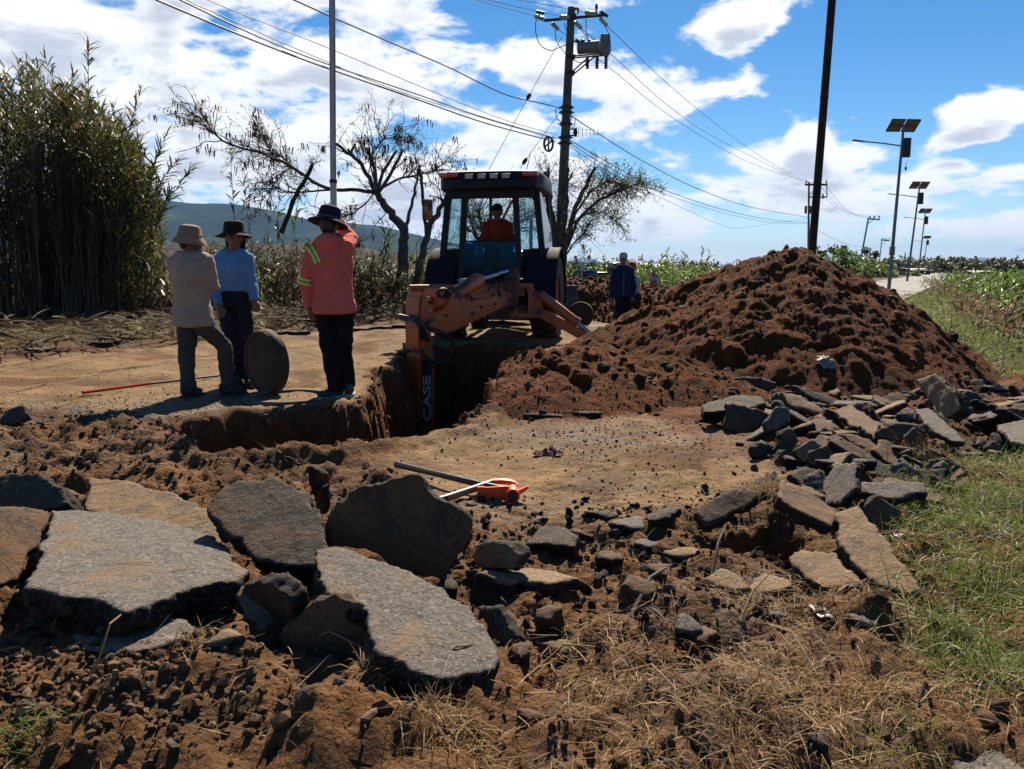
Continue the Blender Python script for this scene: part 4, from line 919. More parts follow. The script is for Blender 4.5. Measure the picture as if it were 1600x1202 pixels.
wire_px([(640, -40, 20), (745, 0, 25), (838, 26, PY - .9)], .009, 'power line from the top left to the left end of the crossarm')
wire_px([(660, -50, 20), (742, -6, 24), (877, 26, PY - .9)], .009, 'power line from the top to the middle of the crossarm')
wire_px([(700, -50, 20), (775, -8, 24), (840, 5, 29), (916, 20, PY - .9)], .009, 'highest power line meeting the crossarm from the left')
Y2 = 97.
wire_px([(948, 40, PY + .9), (1040, 128, 48), (1120, 195, 66), (1200, 252, 82), (1264, 285, Y2)], .014, 'upper power line falling to the right from the crossarm')
wire_px([(908, 44, PY + .9), (955, 85, 37), (1050, 170, 52), (1130, 222, 68), (1262, 288, Y2)], .014, 'middle power line falling to the right from the crossarm')
wire_px([(872, 46, PY + .9), (945, 100, 40), (1060, 190, 56), (1180, 258, 78), (1285, 290, Y2)], .014, 'lower power line falling to the right from the crossarm')
wire_px([(888, 178, PY), (930, 206, 38), (1010, 255, 50), (1090, 295, 63), (1170, 323, 78), (1263, 340, Y2)], .022, 'black cable sagging from the middle of the transformer pole to the next pole')
wire_px([(885, 216, PY), (940, 248, 40), (1020, 290, 54), (1120, 325, 70), (1200, 343, 84), (1262, 348, Y2)], .020, 'upper cable of the bundle right of the transformer pole')
wire_px([(885, 220, PY), (940, 255, 40), (1020, 296, 54), (1120, 330, 70), (1200, 347, 84), (1262, 350, Y2)], .014, 'middle cable of the bundle right of the transformer pole')
wire_px([(884, 224, PY), (940, 262, 40), (990, 288, 49), (1060, 322, 60), (1110, 345, 70), (1150, 357, 80), (1200, 350, 88), (1262, 342, Y2)], .012, 'slack cable hanging lowest between the two poles')
for i, (x0, x1, x2) in enumerate([(1264, 1340, 1350), (1275, 1348, 1356), (1285, 1356, 1366)]):
    wire_px([(x0 + 4, 287 + i, Y2), (x1 - 30, 326 + i * 2, 130), (x2, 341, 166)], .02, ['left', 'middle', 'right'][i] + ' thin line from the second pole to the leaning third pole')
wire_px([(1264, 350, Y2), (1300, 372, 118), (1340, 385, 150), (1380, 386, 285)], .02, 'low slack cable beyond the second pole')
def stay(px, lab):
    P = [at(*p) for p in px]; t = thing('stay_wire', P[-1], lab, 'stay wire'); MB().tube(P, .010, 6).build('wire', M_CABLE, t)
    for k in range(1, len(P) - 1):
        d = (P[k + 1] - P[k - 1]).normalized(); MB().tube([P[k] - d * .16, P[k] - d * .08, P[k] + d * .08, P[k] + d * .16], [.03, .075, .075, .03], 10).build('strain_insulator', M_DKSTEEL, t)
stay([(878, 58, PY), (826, 151, 31.5), (760, 272, 29.5), (700, 385, 28), (670, 440, 27.4)], 'long stay wire sloping down left from the top of the transformer pole')
stay([(877, 172, PY), (820, 252, 31.5), (790, 300, 31)], 'shorter lower stay wire with a strain insulator above the cab')
for (a, b, lab, rr) in [((1263, 430), (1264, 285), 'second concrete power pole, left of the rusty post', .15)]:
    p0 = at(*a, Y2); p0.z = -.1; p1 = at(*b, Y2); t = thing('utility_pole', p0, lab, 'power pole'); axis_pole('shaft', p0, p1, rr, .11, M_CONC, t, 10)
    MB().prism([at(1258, 287, Y2 - .2), at(1293, 287, Y2 - .2), at(1293, 290, Y2 - .2), at(1258, 290, Y2 - .2)], (0, .15, 0)).build('crossarm', M_DKSTEEL, t)
    MB().prism([at(1263, 307, Y2 - .2), at(1292, 307, Y2 - .2), at(1292, 309, Y2 - .2), at(1263, 309, Y2 - .2)], (0, .15, 0)).build('crossarm', M_DKSTEEL, t)
    MB().tube([at(1292, 286, Y2), at(1292, 309, Y2)], .06, 6).tube([at(1286, 303, Y2), at(1286, 311, Y2)], .09, 8).build('bracket', M_DKSTEEL, t); MB().tube([at(1265, 305, Y2), at(1276, 292, Y2)], .04, 6).build('brace', M_DKSTEEL, t)
    for u in (1260, 1275, 1291): MB().lathe(at(u, 286, Y2), [(.05, 0), (.12, .05), (.12, .12), (.05, .3)], 10).build('insulator', M_PORC, t)
    for s_ in (-1, 1): MB().box(at(1263 + 4 * s_, 328, Y2), (.2, .3, .9)).build('cable_box', M_DKSTEEL, t)
for (p0, p1, w, Y, lab) in [((1346, 400), (1357, 341), 9, 166., 'leaning third power pole right of the rusty post'), ((1373, 418), (1378, 374), 6, 285., 'farthest small power pole with a crossarm')]:
    a = at(*p0, Y); b = at(*p1, Y); a = b + (a - b) * ((b.z + .1) / (b.z - a.z)) if b.z > a.z else a
    t = thing('utility_pole', a, lab, 'power pole'); axis_pole('shaft', a, b, .2, .15, M_CONC, t, 8); u0 = p1[0]; v0 = p1[1]
    MB().prism([at(u0 - 1, v0, Y), at(u0 + 2 * w, v0 + 1, Y), at(u0 + 2 * w, v0 + 3, Y), at(u0 - 1, v0 + 2, Y)], (0, .3, 0)).build('crossarm', M_DKSTEEL, t)
    MB().tube([at(u0 - 1, v0 + 9, Y), at(u0 + 8, v0 + 2, Y)], .07, 6).build('brace', M_DKSTEEL, t)
    for k in range(3): MB().lathe(at(u0 + 2 + k * w * .8, v0, Y), [(.08, 0), (.2, .1), (.2, .25), (.08, .5)], 8).build('insulator', M_PORC, t)
# rusty steel post behind the heap
SY = 15.6; p1 = at(1300, 0, SY); p0 = at(1269, 392, SY); d = (p1 - p0); p0 = p0 - d * ((p0.z + .3) / d.z); p2 = p1 + d * .25
t = thing('steel_post', p0, 'tall bare rusty steel post rising from behind the heap', 'post'); axis_pole('shaft', p0, p2, .075, .07, M_RUST, t, 14)
for k in (.35, .62): 
    q = p0 + (p2 - p0) * k; MB().lathe(q, [(.07, -.01), (.08, -.01), (.08, .01), (.07, .01)], 14).build('weld_seam', M_RUST, t)
# solar street lamps
def lamp(base, top, Y, s, lab, tw):
    a = at(*base, Y); b = at(*top, Y); a.z = -.1 if a.z > -.1 else a.z; t = thing('solar_street_lamp', a, lab, 'street lamp', 'solar street lamps along the road'); ax = b - a; hgt = ax.length
    def on(k): return a + ax * k
    axis_pole('pole', a, b, .085, .055, M_STEEL, t, 12); MB().lathe(a + Vector((0, 0, .1)), [(.02, 0), (.22, 0), (.22, .03), (.1, .05), (.02, .06)], 12).build('base_plate', M_STEEL, t)
    M0 = Matrix.Rotation(R(tw), 3, 'Z') @ Matrix.Rotation(R(-42), 3, 'X')
    MB().box(on(1.0), (1.2, .06, .06), M0).build('panel_bar', M_STEEL, t)
    for sg in (-1, 1):
        c = on(1.0) + M0 @ Vector((sg * .36, 0, .05)); f = MB().box(c, (.64, .66, .035), M0).build('solar_panel', M_PANEL, t)
        fr = MB()
        for (dx, dy, w, h) in ((0, .32, .64, .04), (0, -.32, .64, .04), (-.30, 0, .04, .66), (.30, 0, .04, .66)): fr.box(c + M0 @ Vector((dx, dy, -.02)), (w, h, .05), M0)
        fr.build('panel_frame', M_DKSTEEL, f)
    k = .93 - .03; q = on(.885); e = q + Vector((-1.75, .1, .22)); MB().tube([q, q.lerp(e, .5) + Vector((0, 0, .02)), e], [.035, .03, .028], 8).build('arm', M_STEEL, t)
    MB().box(e + Vector((-.2, 0, .02)), (.5, .22, .05), Matrix.Rotation(R(7), 3, 'Y'), bev=.015).build('lamp_head', M_DKSTEEL, t)
    MB().box(on(.875) + Vector((.22, 0, 0)), (.3, .22, .85), bev=.015).build('battery_box', M_DKSTEEL, t)
    if s: 
        MB().tube([on(.78) + Vector((.27, 0, .1)), on(.76) + Vector((.27, 0, 0))], .012, 5).ell(on(.755) + Vector((.27, 0, 0)), (.05, .05, .09)).build('hanging_wire', M_CABLE, t)
        MB().box(on(.27) + Vector((-.05, -.1, 0)), (.2, .16, .4), bev=.01).build('meter_box', M_STEEL, t)
lamp((1388, 458), (1412, 197), 38., 1, 'nearest and tallest solar street lamp with two panels', 6)
lamp((1416, 449), (1437, 290), 62., 0, 'second solar street lamp, just right of the nearest', 6)
lamp((1433, 444), (1446, 330), 91., 0, 'third solar street lamp in the row', 6)
lamp((1441, 436), (1449, 371), 150., 0, 'farthest and smallest solar street lamp', 6)
# far buildings
def shed(u0, u1, vt, Y, dep, label, col, roof, seed=0):
    a = at(u0, vt, Y); b = at(u1, vt, Y); h = a.z; w = b.x - a.x; t = thing('shed', ((a.x + b.x) / 2, Y, 0), label, 'building')
    wl = MB().box(((a.x + b.x) / 2, Y + dep / 2, h * .36), (w, dep, h * .72)).build('wall', pmat('wall_' + label[:9].replace(' ', '_'), col, .9), t)
    for k in range(max(2, int(w / 5))):
        MB().box((a.x + w * (k + .5) / max(2, int(w / 5)), Y - .03, h * .36), (1.4, .1, 1.1)).build('window', M_BLACK, t)
    x0, x1 = a.x - .4, b.x + .4; MB().prism([(x0, Y - .4, h * .70), (x0, Y + dep / 2, h), (x0, Y + dep + .4, h * .70), (x0, Y + dep + .4, h * .74), (x0, Y + dep / 2, h * 1.05), (x0, Y - .4, h * .74)], (x1 - x0, 0, 0)).build('roof', pmat('roof_' + label[:9].replace(' ', '_'), roof, .6), t)
shed(1003, 1022, 412, 210., 8, 'grey roofed shed right of the white cap', (.3, .28, .25), (.16, .16, .17)); shed(1024, 1052, 414, 230., 10, 'long low greenhouse with a whitish roof left of the heap', (.35, .35, .33), (.75, .76, .75)); shed(1430, 1452, 420, 120., 5, 'small flat grey hut behind the lamp posts', (.30, .29, .28), (.45, .45, .45)); shed(1536, 1556, 424, 60., 3, 'small white roof among the green weeds', (.5, .5, .5), (.8, .8, .8))
shed(938, 956, 414, 240., 8, 'dull grey shed behind the motorcycle', (.3, .28, .25), (.25, .25, .26))
# ------------------------------------------------------------ the backhoe loader, seen from behind
M_OR = pmat('orange_paint', (1.0, .19, .010), .42, var=.12, nscale=5, bump=.0012, bscale=80, dirt=(.30, .12, .04), dirt_amt=.4, dscale=3.5, coat=.15)
M_NAVY = pmat('dark_blue_paint', (.010, .013, .026), .8, var=.15, dirt=(.05, .04, .03), dirt_amt=.2, spec=.2)
M_CABBLK = pmat('cab_black', (.007, .007, .009), .55, var=.15, spec=.3)
M_TYRE = pmat('tyre_rubber', (.018, .017, .016), .85, var=.2, bump=.002, dirt=(.10, .065, .035), dirt_amt=.6)
M_CHROME = pmat('chrome_rod', (.65, .66, .68), .18, 1.0, var=.05)
M_HOSE = pmat('hydraulic_hose', (.022, .021, .02), .6, var=.2, dirt=(.12, .09, .06), dirt_amt=.3)
M_GREYM = pmat('worn_grey_metal', (.16, .155, .15), .6, .5, var=.2, dirt=(.12, .07, .035), dirt_amt=.5)
M_RED_L = pmat('red_lens', (.95, .06, .02), .25, var=.1, coat=.5)
M_AMB_L = pmat('amber_lens', (1.0, .24, .03), .25, var=.1, coat=.5)
M_LAMPG = pmat('lamp_glass', (.95, .92, .88), .3, var=.1)
M_LETTER = pmat('white_lettering', (.95, .92, .85), .6, var=.1, dirt=(.25, .13, .06), dirt_amt=.4, dscale=30)
M_STICK = pmat('black_decal', (.02, .018, .016), .5, var=.2, dirt=(.25, .10, .04), dirt_amt=.3, dscale=12)
def glass_mat(name, tint, rough=.02, alpha=.18, gc=(.8, .9, .95)):
    m = bpy.data.materials.new(name); m.use_nodes = True; t = m.node_tree; t.nodes.clear(); N = NT(t)
    out = N.new('ShaderNodeOutputMaterial'); tr = N.new('ShaderNodeBsdfTransparent'); tr.inputs[0].default_value = (*tint, 1)
    gl = N.new('ShaderNodeBsdfGlossy'); gl.inputs['Roughness'].default_value = rough; gl.inputs['Color'].default_value = (*gc, 1)
    df = N.new('ShaderNodeBsdfDiffuse'); df.inputs[0].default_value = (.3, .27, .22, 1)
    lw = N.new('ShaderNodeLayerWeight'); lw.inputs[0].default_value = .5; fr_ = N.math('ADD', N.math('MULTIPLY', N.math('POWER', lw.outputs['Facing'], 4.0), .7), .045); tc = N.new('ShaderNodeTexCoord')
    mx = N.new('ShaderNodeMixShader'); N.link(fr_, mx.inputs[0]); N.link(tr.outputs[0], mx.inputs[1]); N.link(gl.outputs[0], mx.inputs[2])
    m2 = N.new('ShaderNodeMixShader'); N.link(N.math('MULTIPLY', N.sm(N.noise(tc.outputs['Object'], 2.4, 7, .7), .45, .75), alpha), m2.inputs[0])
    N.link(mx.outputs[0], m2.inputs[1]); N.link(df.outputs[0], m2.inputs[2]); N.link(m2.outputs[0], out.inputs[0]); return m
M_GLASS = glass_mat('cab_glass', (.84, .92, .92), .02, .12); M_GLASS2 = glass_mat('tinted_glass', (.10, .34, .50), .08, .02, (.09, .27, .46))
BH = thing('backhoe_loader', (-.24, 14.3, 0), 'orange and dark blue backhoe loader with its digging arm down in the trench', 'backhoe', rotz=R(-10), local=True)
BHM = Matrix.Translation((-.24, 14.3, 0)) @ Matrix.Rotation(R(-10), 4, 'Z')
def wparts(on): WORLD_INV[BH.name] = BHM.inverted() if on else Matrix.Identity(4)
def wheel(x, y, r, w, rimr, lugs, sgn):
    M = Matrix.Rotation(R(90), 3, 'Y'); c = Vector((x, y, r - .02))
    mb = MB().lathe(c, [(rimr, -w * .42), (r * .80, -w * .5), (r * .94, -w * .46), (r * .965, -w * .3), (r * .965, w * .3), (r * .94, w * .46), (r * .80, w * .5), (rimr, w * .42), (rimr, -w * .42)], 40, M)
    ty = mb.build('tyre', M_TYRE, wheel_parent)
    lg = MB()
    for k in range(lugs):
        for s in (-1, 1):
            a = 2 * math.pi * (k + (.5 if s > 0 else 0)) / lugs; Q = Matrix.Rotation(a, 3, 'X')
            p = c + Q @ Vector((s * w * .24, 0, r * .985)); lg.box(p, (w * .50, .05, .06), Q @ Matrix.Rotation(R(32) * s, 3, 'Z'), bev=.008)
    lg.build('tyre_lugs', M_TYRE, wheel_parent, kind='stuff')
    MB().lathe(c, [(.01, w * .1 * sgn), (rimr * .45, w * .14 * sgn), (rimr * .55, w * .02 * sgn), (rimr * .9, w * .05 * sgn), (rimr * 1.02, w * .40 * sgn), (rimr * 1.02, -w * .40 * sgn), (rimr * .9, -w * .3 * sgn), (.01, -w * .3 * sgn)], 30, M).build('rim', M_OR, wheel_parent)
def mkwheel(x, y, r, w, rimr, lugs, sgn):
    global wheel_parent
    hub = MB().tube([(x - sgn * .15, y, r - .02), (x + sgn * w * .2, y, r - .02)], .09, 12).build('wheel', M_GREYM, BH); wheel_parent = hub; wheel(x, y, r, w, rimr, lugs, sgn)
for s in (-1, 1):
    mkwheel(s * .86, 0, .72, .46, .34, 20, s); mkwheel(s * .80, 2.15, .42, .28, .22, 16, s)
def fender(s):
    mb = MB(); c = Vector((s * .86, 0, .70)); ri, ro = .80, .84; P = []
    for k in range(15):
        a = R(205 - 215 * k / 14 if False else 190 - 200 * k / 14); P.append(a)
    inner = [(math.cos(a) * ri, math.sin(a) * ri) for a in P]; outer = [(math.cos(a) * ro, math.sin(a) * ro) for a in P]
    outl = outer + inner[::-1]
    mb.prism([(c.x - .25, c.y + p[0], c.z + p[1]) for p in outl], (.50, 0, 0)); mb.build('fender', M_NAVY, BH, bevel=.008)
fender(-1); fender(1)
# chassis, engine hood, axle, loader arms and front bucket
MB().box((0, .5, .72), (.62, 3.1, .34), bev=.03).build('chassis', M_OR, BH); MB().box((0, 1.75, 1.20), (.86, 1.5, .62), bev=.08).build('engine_hood', M_OR, BH)
MB().box((0, 2.52, 1.18), (.7, .05, .45), bev=.01).build('grille', M_CABBLK, BH); MB().box((0, 0, .70), (1.3, .28, .28), bev=.04).build('rear_axle', M_GREYM, BH); MB().box((0, 2.15, .42), (1.3, .18, .18), bev=.03).build('front_axle', M_GREYM, BH)
for s in (-1, 1): MB().prism([(s * .56 - .05, .95, 1.25), (s * .56 - .05, .95, 1.42), (s * .56 - .05, 2.5, 1.15), (s * .56 - .05, 3.15, .52), (s * .56 - .05, 3.15, .34), (s * .56 - .05, 2.35, .92)], (.10, 0, 0)).build('loader_arm', M_OR, BH, bevel=.008)
MB().prism([(-1.08, 3.1, .08), (-1.08, 3.1, .62), (-1.08, 3.25, .82), (-1.08, 3.30, .82), (-1.08, 3.18, .60), (-1.08, 3.22, .14), (-1.08, 3.9, .10), (-1.08, 3.9, .06)], (2.16, 0, 0)).build('front_bucket', M_GREYM, BH)
MB().tube([(.33, 1.6, 1.45), (.33, 1.6, 2.0)], .035, 10).tube([(.33, 1.6, 1.98), (.33, 1.66, 2.1)], .036, 10).build('exhaust_pipe', M_GREYM, BH)
# cab
def post(a, b, w, d, name='cab_post', mat=M_CABBLK):
    a = Vector(a); b = Vector(b); ex = Vector((w / 2, 0, 0)); ey = Vector((0, d / 2, 0)); r = []
    for p in (a, b): r.append([p - ex - ey, p + ex - ey, p + ex + ey, p - ex + ey])
    return MB().loft(r).build(name, mat, BH, bevel=.012, smooth=True)
CX = -.02
for s in (-1, 1):
    post((CX + s * .86, -.42, 1.35), (CX + s * .74, -.40, 2.50), .10, .12); post((CX + s * .86, .92, 1.0), (CX + s * .74, .80, 2.50), .09, .10); post((CX + s * .50, -.62, 1.02), (CX + s * .42, -.58, 2.50), .10, .08)
    # rear corner panels and quarter glass
    MB().prism([(CX + s * .90, -.44, 1.0), (CX + s * .90, -.44, 1.50), (CX + s * .55, -.60, 1.50), (CX + s * .55, -.60, 1.0)], (0, .05, 0)).build('corner_panel', M_NAVY, BH)
    MB().prism([(CX + s * .83, -.44, 1.50), (CX + s * .74, -.42, 2.46), (CX + s * .46, -.575, 2.46), (CX + s * .53, -.60, 1.50)], (0, .012, 0)).build('quarter_glass', M_GLASS, BH)
    MB().prism([(CX + s * .86, -.36, 1.42), (CX + s * .86, .88, 1.1), (CX + s * .75, .78, 2.44), (CX + s * .75, -.36, 2.44)], (.012 * s, 0, 0)).build('side_glass', M_GLASS, BH)
    # upper corner gusset
    MB().prism([(CX + s * .78, -.43, 2.1), (CX + s * .74, -.42, 2.48), (CX + s * .50, -.56, 2.48), (CX + s * .62, -.52, 2.40), (CX + s * .72, -.46, 2.28)], (0, .04, 0)).build('corner_gusset', M_CABBLK, BH)
# long side panel that shows on the right, sky reflection painted in as blue
MB().prism([(CX + .885, -.36, 1.22), (CX + .77, -.36, 2.46), (CX + .77, -.20, 2.46), (CX + .885, .10, 1.9), (CX + .90, .55, 1.3), (CX + .90, .5, 1.2)], (.025, 0, 0)).build('side_panel', pmat('painted_sky_reflection', (.05, .13, .30), .25, var=.1, coat=.6, dirt=(.2, .17, .13), dirt_amt=.3), BH, bevel=.006)
MB().box((CX, .93, 1.12), (1.7, .06, .5), bev=.01).build('dash_wall', M_CABBLK, BH); MB().box((CX, .2, .98), (1.72, 1.3, .06)).build('cab_floor', M_CABBLK, BH)
MB().prism([(CX - .66, .86, 1.5), (CX + .66, .86, 1.5), (CX + .62, .80, 2.42), (CX - .62, .80, 2.42)], (0, .012, 0)).build('windscreen', M_GLASS, BH)
MB().box((CX - .28, .84, 1.95), (.05, .05, 1.0)).build('screen_pillar', M_GREYM, BH)
# curved lower rear glass with its dark surround
rg = []
for k in range(13):
    a = k / 12; x = CX - .46 + .92 * a; rg.append((x, -.66 - .05 * math.sin(a * math.pi)))
V = []; Q = []
for (x, y) in rg:
    e = abs((x - CX) / .46); zb = 1.03 + .17 * e ** 3; V += [(x, y, zb), (x, y, 1.62), (x, y + .012, zb), (x, y + .012, 1.62)]
for k in range(12): b = 4 * k; Q += [(b, b + 4, b + 5, b + 1), (b + 2, b + 3, b + 7, b + 6), (b + 1, b + 5, b + 7, b + 3), (b, b + 2, b + 6, b + 4)]
Q += [(0, 1, 3, 2), (48, 50, 51, 49)]
MB().add(V, Q).build('lower_rear_glass', M_GLASS2, BH)
MB().tube([(x, y - .004, 1.63) for x, y in rg], .012, 6).build('glass_rim', M_CABBLK, BH)
MB().box((CX, -.46, 1.20), (.86, .04, .42), bev=.01).build('rear_wall', M_NAVY, BH)
MB().box((CX, -.60, 2.41), (1.46, .08, .17), bev=.02).build('rear_header', M_CABBLK, BH)
MB().box((CX, -.64, .96), (1.9, .12, .10), bev=.02).build('rear_sill', M_CABBLK, BH)
for x in (-.42, .36): MB().box((CX + x, -.715, .985), (.20, .02, .045), bev=.004).build('reflector', M_LAMPG, BH)
# roof
ro = []
for (z, e) in ((2.46, -.03), (2.49, 0), (2.68, 0), (2.745, -.04), (2.775, -.14)):
    ring = []
    for k in range(40):
        a = 2 * math.pi * k / 40; cx, cy = math.cos(a), math.sin(a); p = 5.5; rr = (abs(cx) ** p + abs(cy) ** p) ** (-1 / p)
        ring.append((CX + cx * rr * (.88 + e), .12 + cy * rr * (.92 + e), z))
    ro.append(ring)
MB().loft(ro).build('roof', M_CABBLK, BH)
for k, x in enumerate((-.30, -.09, .11, .31)):
    b = MB().box((CX + x, -.815, 2.655), (.15, .05, .085), bev=.012).build('work_light', M_CABBLK, BH); MB().box((CX + x, -.842, 2.655), (.125, .012, .062), bev=.004).build('lens', M_LAMPG, b)
MB().box((CX + .70, -.80, 2.69), (.26, .07, .085), bev=.02).build('tail_light', M_RED_L, BH); MB().box((CX - .58, -.815, 2.695), (.20, .05, .08), bev=.02).build('tail_light', M_RED_L, BH); MB().box((CX - .74, -.78, 2.69), (.14, .08, .08), bev=.02).build('indicator', M_AMB_L, BH)
MB().tube([(CX + .6, -.55, 2.77), (CX + .66, -.5, 3.05)], .006, 5).build('antenna', M_CABLE, BH)
# seat, wheel, levers
MB().box((-.02, .10, 1.30), (.50, .46, .14), bev=.05).build('seat', M_CABBLK, BH); MB().box((-.02, .34, 1.52), (.46, .10, .40), bev=.04).build('seat_back', M_CABBLK, BH)
MB().tube([Vector((-.32, .52, 1.62)) + Matrix.Rotation(R(55), 3, 'X') @ Vector((.20 * math.cos(a), .20 * math.sin(a), 0)) for a in np.linspace(0, 6.2832, 25)], .015, 6).tube([(-.32, .52, 1.62), (-.32, .8, 1.2)], .025, 6).build('steering_wheel', M_CABBLK, BH)
for x in (-.16, .10): MB().tube([(x, -.3, 1.1), (x, -.33, 1.62)], .012, 6).ell((x, -.33, 1.64), (.03, .03, .035)).build('control_lever', M_CABBLK, BH)
MB().box((-.5, -.15, 1.5), (.2, .3, .2), bev=.04).build('console', M_CABBLK, BH)
# mirror
wparts(True)
MYY = 13.4
mr = MB().box(at(668, 328, MYY), (.17, .05, .34), bev=.03).build('mirror', M_CABBLK, BH); MB().box(at(668, 328, MYY - .035), (.145, .014, .31), bev=.004).build('mirror_glass', pmat('mirror_orange', (.55, .20, .05), .25, .3, var=.5, nscale=9, dirt=(.05, .03, .02), dirt_amt=.8, dscale=12), mr)
MB().tube([at(671, 308, MYY), at(673, 305, MYY), at(684, 308, MYY), at(694, 316, MYY + .1)], .014, 6).build('mirror_arm', M_CABBLK, BH)
MB().box(at(856, 371, 14.3), (.09, .2, .18), bev=.02).build('door_handle', M_CABBLK, BH)
# main frame and swing tower at the back
FY = 13.2
def fp(px, dY=.12, Y=FY): 
    return [at(u, v, Y) for u, v in px], (0, dY, 0)
def pr(px, name, mat=M_OR, dY=.12, Y=FY, bevel=.01): P, e = fp(px, dY, Y); return MB().prism(P, e).build(name, mat, BH, bevel=bevel)
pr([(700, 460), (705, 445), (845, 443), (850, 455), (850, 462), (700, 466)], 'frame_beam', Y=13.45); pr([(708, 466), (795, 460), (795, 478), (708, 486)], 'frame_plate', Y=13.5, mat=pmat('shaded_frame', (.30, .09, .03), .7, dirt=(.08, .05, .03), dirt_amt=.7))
pr([(822, 449), (834, 449), (838, 460), (848, 476), (846, 490), (838, 497), (822, 496), (825, 488), (825, 458)], 'frame_side'); pr([(806, 443), (834, 443), (834, 449), (806, 449)], 'frame_top'); pr([(806, 489), (822, 489), (822, 496), (806, 497)], 'frame_bottom')
pr([(796, 450), (808, 446), (808, 490), (800, 498), (794, 480)], 'swing_bracket', Y=12.95, dY=.3)
mb = MB().prism([at(u, v, 12.8) for u, v in [(791, 424), (797, 420), (805, 421), (808, 432), (806, 470), (800, 492), (794, 484), (793, 455), (790, 440)]], (.05, .20, 0)); mb.build('swing_tower', pmat('worn_brown_orange', (.22, .075, .03), .65, dirt=(.06, .035, .02), dirt_amt=.7), BH, bevel=.012)
MB().tube([at(788, 434, 12.7), at(808, 431, 12.7)], .05, 10).tube([at(792, 478, 12.7), at(806, 476, 12.7)], .06, 10).build('pivot_pin', M_GREYM, BH)
MB().box(at(843, 466, 13.12), (.06, .02, .09), bev=.003).build('warning_label', M_LAMPG, BH)
# right stabiliser
def bar3(a, b, w, h, name, mat, parent=BH, bevel=.008):
    a = Vector(a); b = Vector(b); d = (b - a).normalized(); s = d.cross(Vector((0, 0, 1))).normalized(); n = s.cross(d)
    r = [[p - s * w / 2 - n * h / 2, p + s * w / 2 - n * h / 2, p + s * w / 2 + n * h / 2, p - s * w / 2 + n * h / 2] for p in (a, b)]
    return MB().loft(r).build(name, mat, parent, bevel=bevel)
bar3(at(840, 486, 13.1), at(919, 528, 12.95), .13, .15, 'stabiliser_leg', M_OR)
MB().tube([at(842, 459, 13.1), at(846, 462, 13.1), at(902, 505, 12.98)], [.06, .085, .08], 14).tube([at(898, 502, 12.99), at(903, 506, 12.98)], .095, 14).build('stabiliser_cylinder', M_OR, BH); MB().tube([at(903, 506, 12.98), at(931, 528, 12.93)], .036, 12).build('stabiliser_rod', M_CHROME, BH)
p = at(925, 531, 12.95); MB().box((p.x, p.y, .035), (.42, .36, .04), bev=.01).box((p.x, p.y, .10), (.08, .2, .12), bev=.01).build('stabiliser_foot', M_GREYM, BH)
MB().tube([at(838, 459, 12.98), at(838, 459, 13.3)], .05, 12).build('pin', M_GREYM, BH); MB().tube([at(841, 487, 12.98), at(841, 487, 13.3)], .055, 12).build('pin', M_GREYM, BH)
# left stabiliser folded out flat
bar3(at(705, 458, 13.2), at(641, 459, 13.0), .13, .12, 'stabiliser_leg', M_OR); MB().tube([at(712, 449, 13.2), at(640, 450, 13.0)], .05, 12).build('stabiliser_cylinder', M_OR, BH)
# boom and dipper share one vertical plane
PV = at(802, 470, 12.75); E1 = Vector((-.60, -.80, 0)); E3 = Vector((.80, -.60, 0))
def bp(u, v, off=0.0): return onplane(u, v, PV + E3 * off, E3)
def plate(px, name, t, off=0.0, mat=M_OR, bevel=.012, parent=BH): return MB().prism([bp(u, v, off) for u, v in px], -E3 * t).build(name, mat, parent, bevel=bevel)
boom = plate([(668, 515), (675, 519), (690, 521), (707, 519), (795, 476), (800, 468), (798, 455), (793, 463), (779, 465), (773, 455), (767, 458), (765, 466), (732, 472), (727, 466), (720, 455), (713, 450), (707, 454), (697, 479), (690, 485), (672, 494), (666, 503)], 'boom', .26)
for (u, v, r) in [(714, 460, .06), (771, 461, .03), (795, 472, .07), (738, 490, .035), (698, 493, .02), (752, 480, .025), (773, 475, .02)]:
    MB().tube([bp(u, v, -.02), bp(u, v, .018)], r, 14).build('pin', M_GREYM if r > .03 else pmat('dark_bolt', (.05, .03, .02), .7), boom)
MB().prism([bp(u, v, .012) for u, v in [(672, 513), (707, 514), (793, 471), (793, 474), (707, 518), (673, 517)]], -E3 * .012).build('lower_rib', M_OR, boom)
# dipper
plate([(658, 462), (662, 456), (668, 458), (671, 470), (675, 505), (677, 548), (657, 548), (655, 500)], 'dipper_head', .30, bevel=.03)
dip = plate([(657, 556), (662, 548), (676, 548), (680, 562), (680, 690), (679, 735), (657, 735), (655, 600)], 'dipper', .28)
MB().prism([bp(u, v, .012) for u, v in [(676, 560), (679, 560), (679, 730), (676, 730)]], -E3 * .012).build('edge_strip', M_OR, dip)
sd_ = MB().prism([bp(u, v, .006) for u, v in [(659, 562), (674, 562), (674, 664), (658, 664)]], -E3 * .006).build('decal', M_STICK, dip)
def text_on(s, o, ax, ay, size, name, mat, parent, depth=.003):
    cu = bpy.data.curves.new(name, 'FONT'); cu.body = s; cu.size = 1.0; cu.extrude = .01; cu.offset = .022; cu.resolution_u = 3
    to = bpy.data.objects.new(name, cu); COL.objects.link(to); dg = bpy.context.evaluated_depsgraph_get(); me = bpy.data.meshes.new_from_object(to.evaluated_get(dg)); bpy.data.objects.remove(to)
    co = [v.co.copy() for v in me.vertices]; x0 = min(c.x for c in co); x1 = max(c.x for c in co); y0 = min(c.y for c in co); y1 = max(c.y for c in co); n = ax.cross(ay).normalized()
    for v, c in zip(me.vertices, co): v.co = o + ax * ((c.x - x0) / (x1 - x0) * size[0]) + ay * ((c.y - y0) / (y1 - y0) * size[1]) + n * (c.z * .3 + depth)
    me.name = name; return put(name, me, mat, parent)
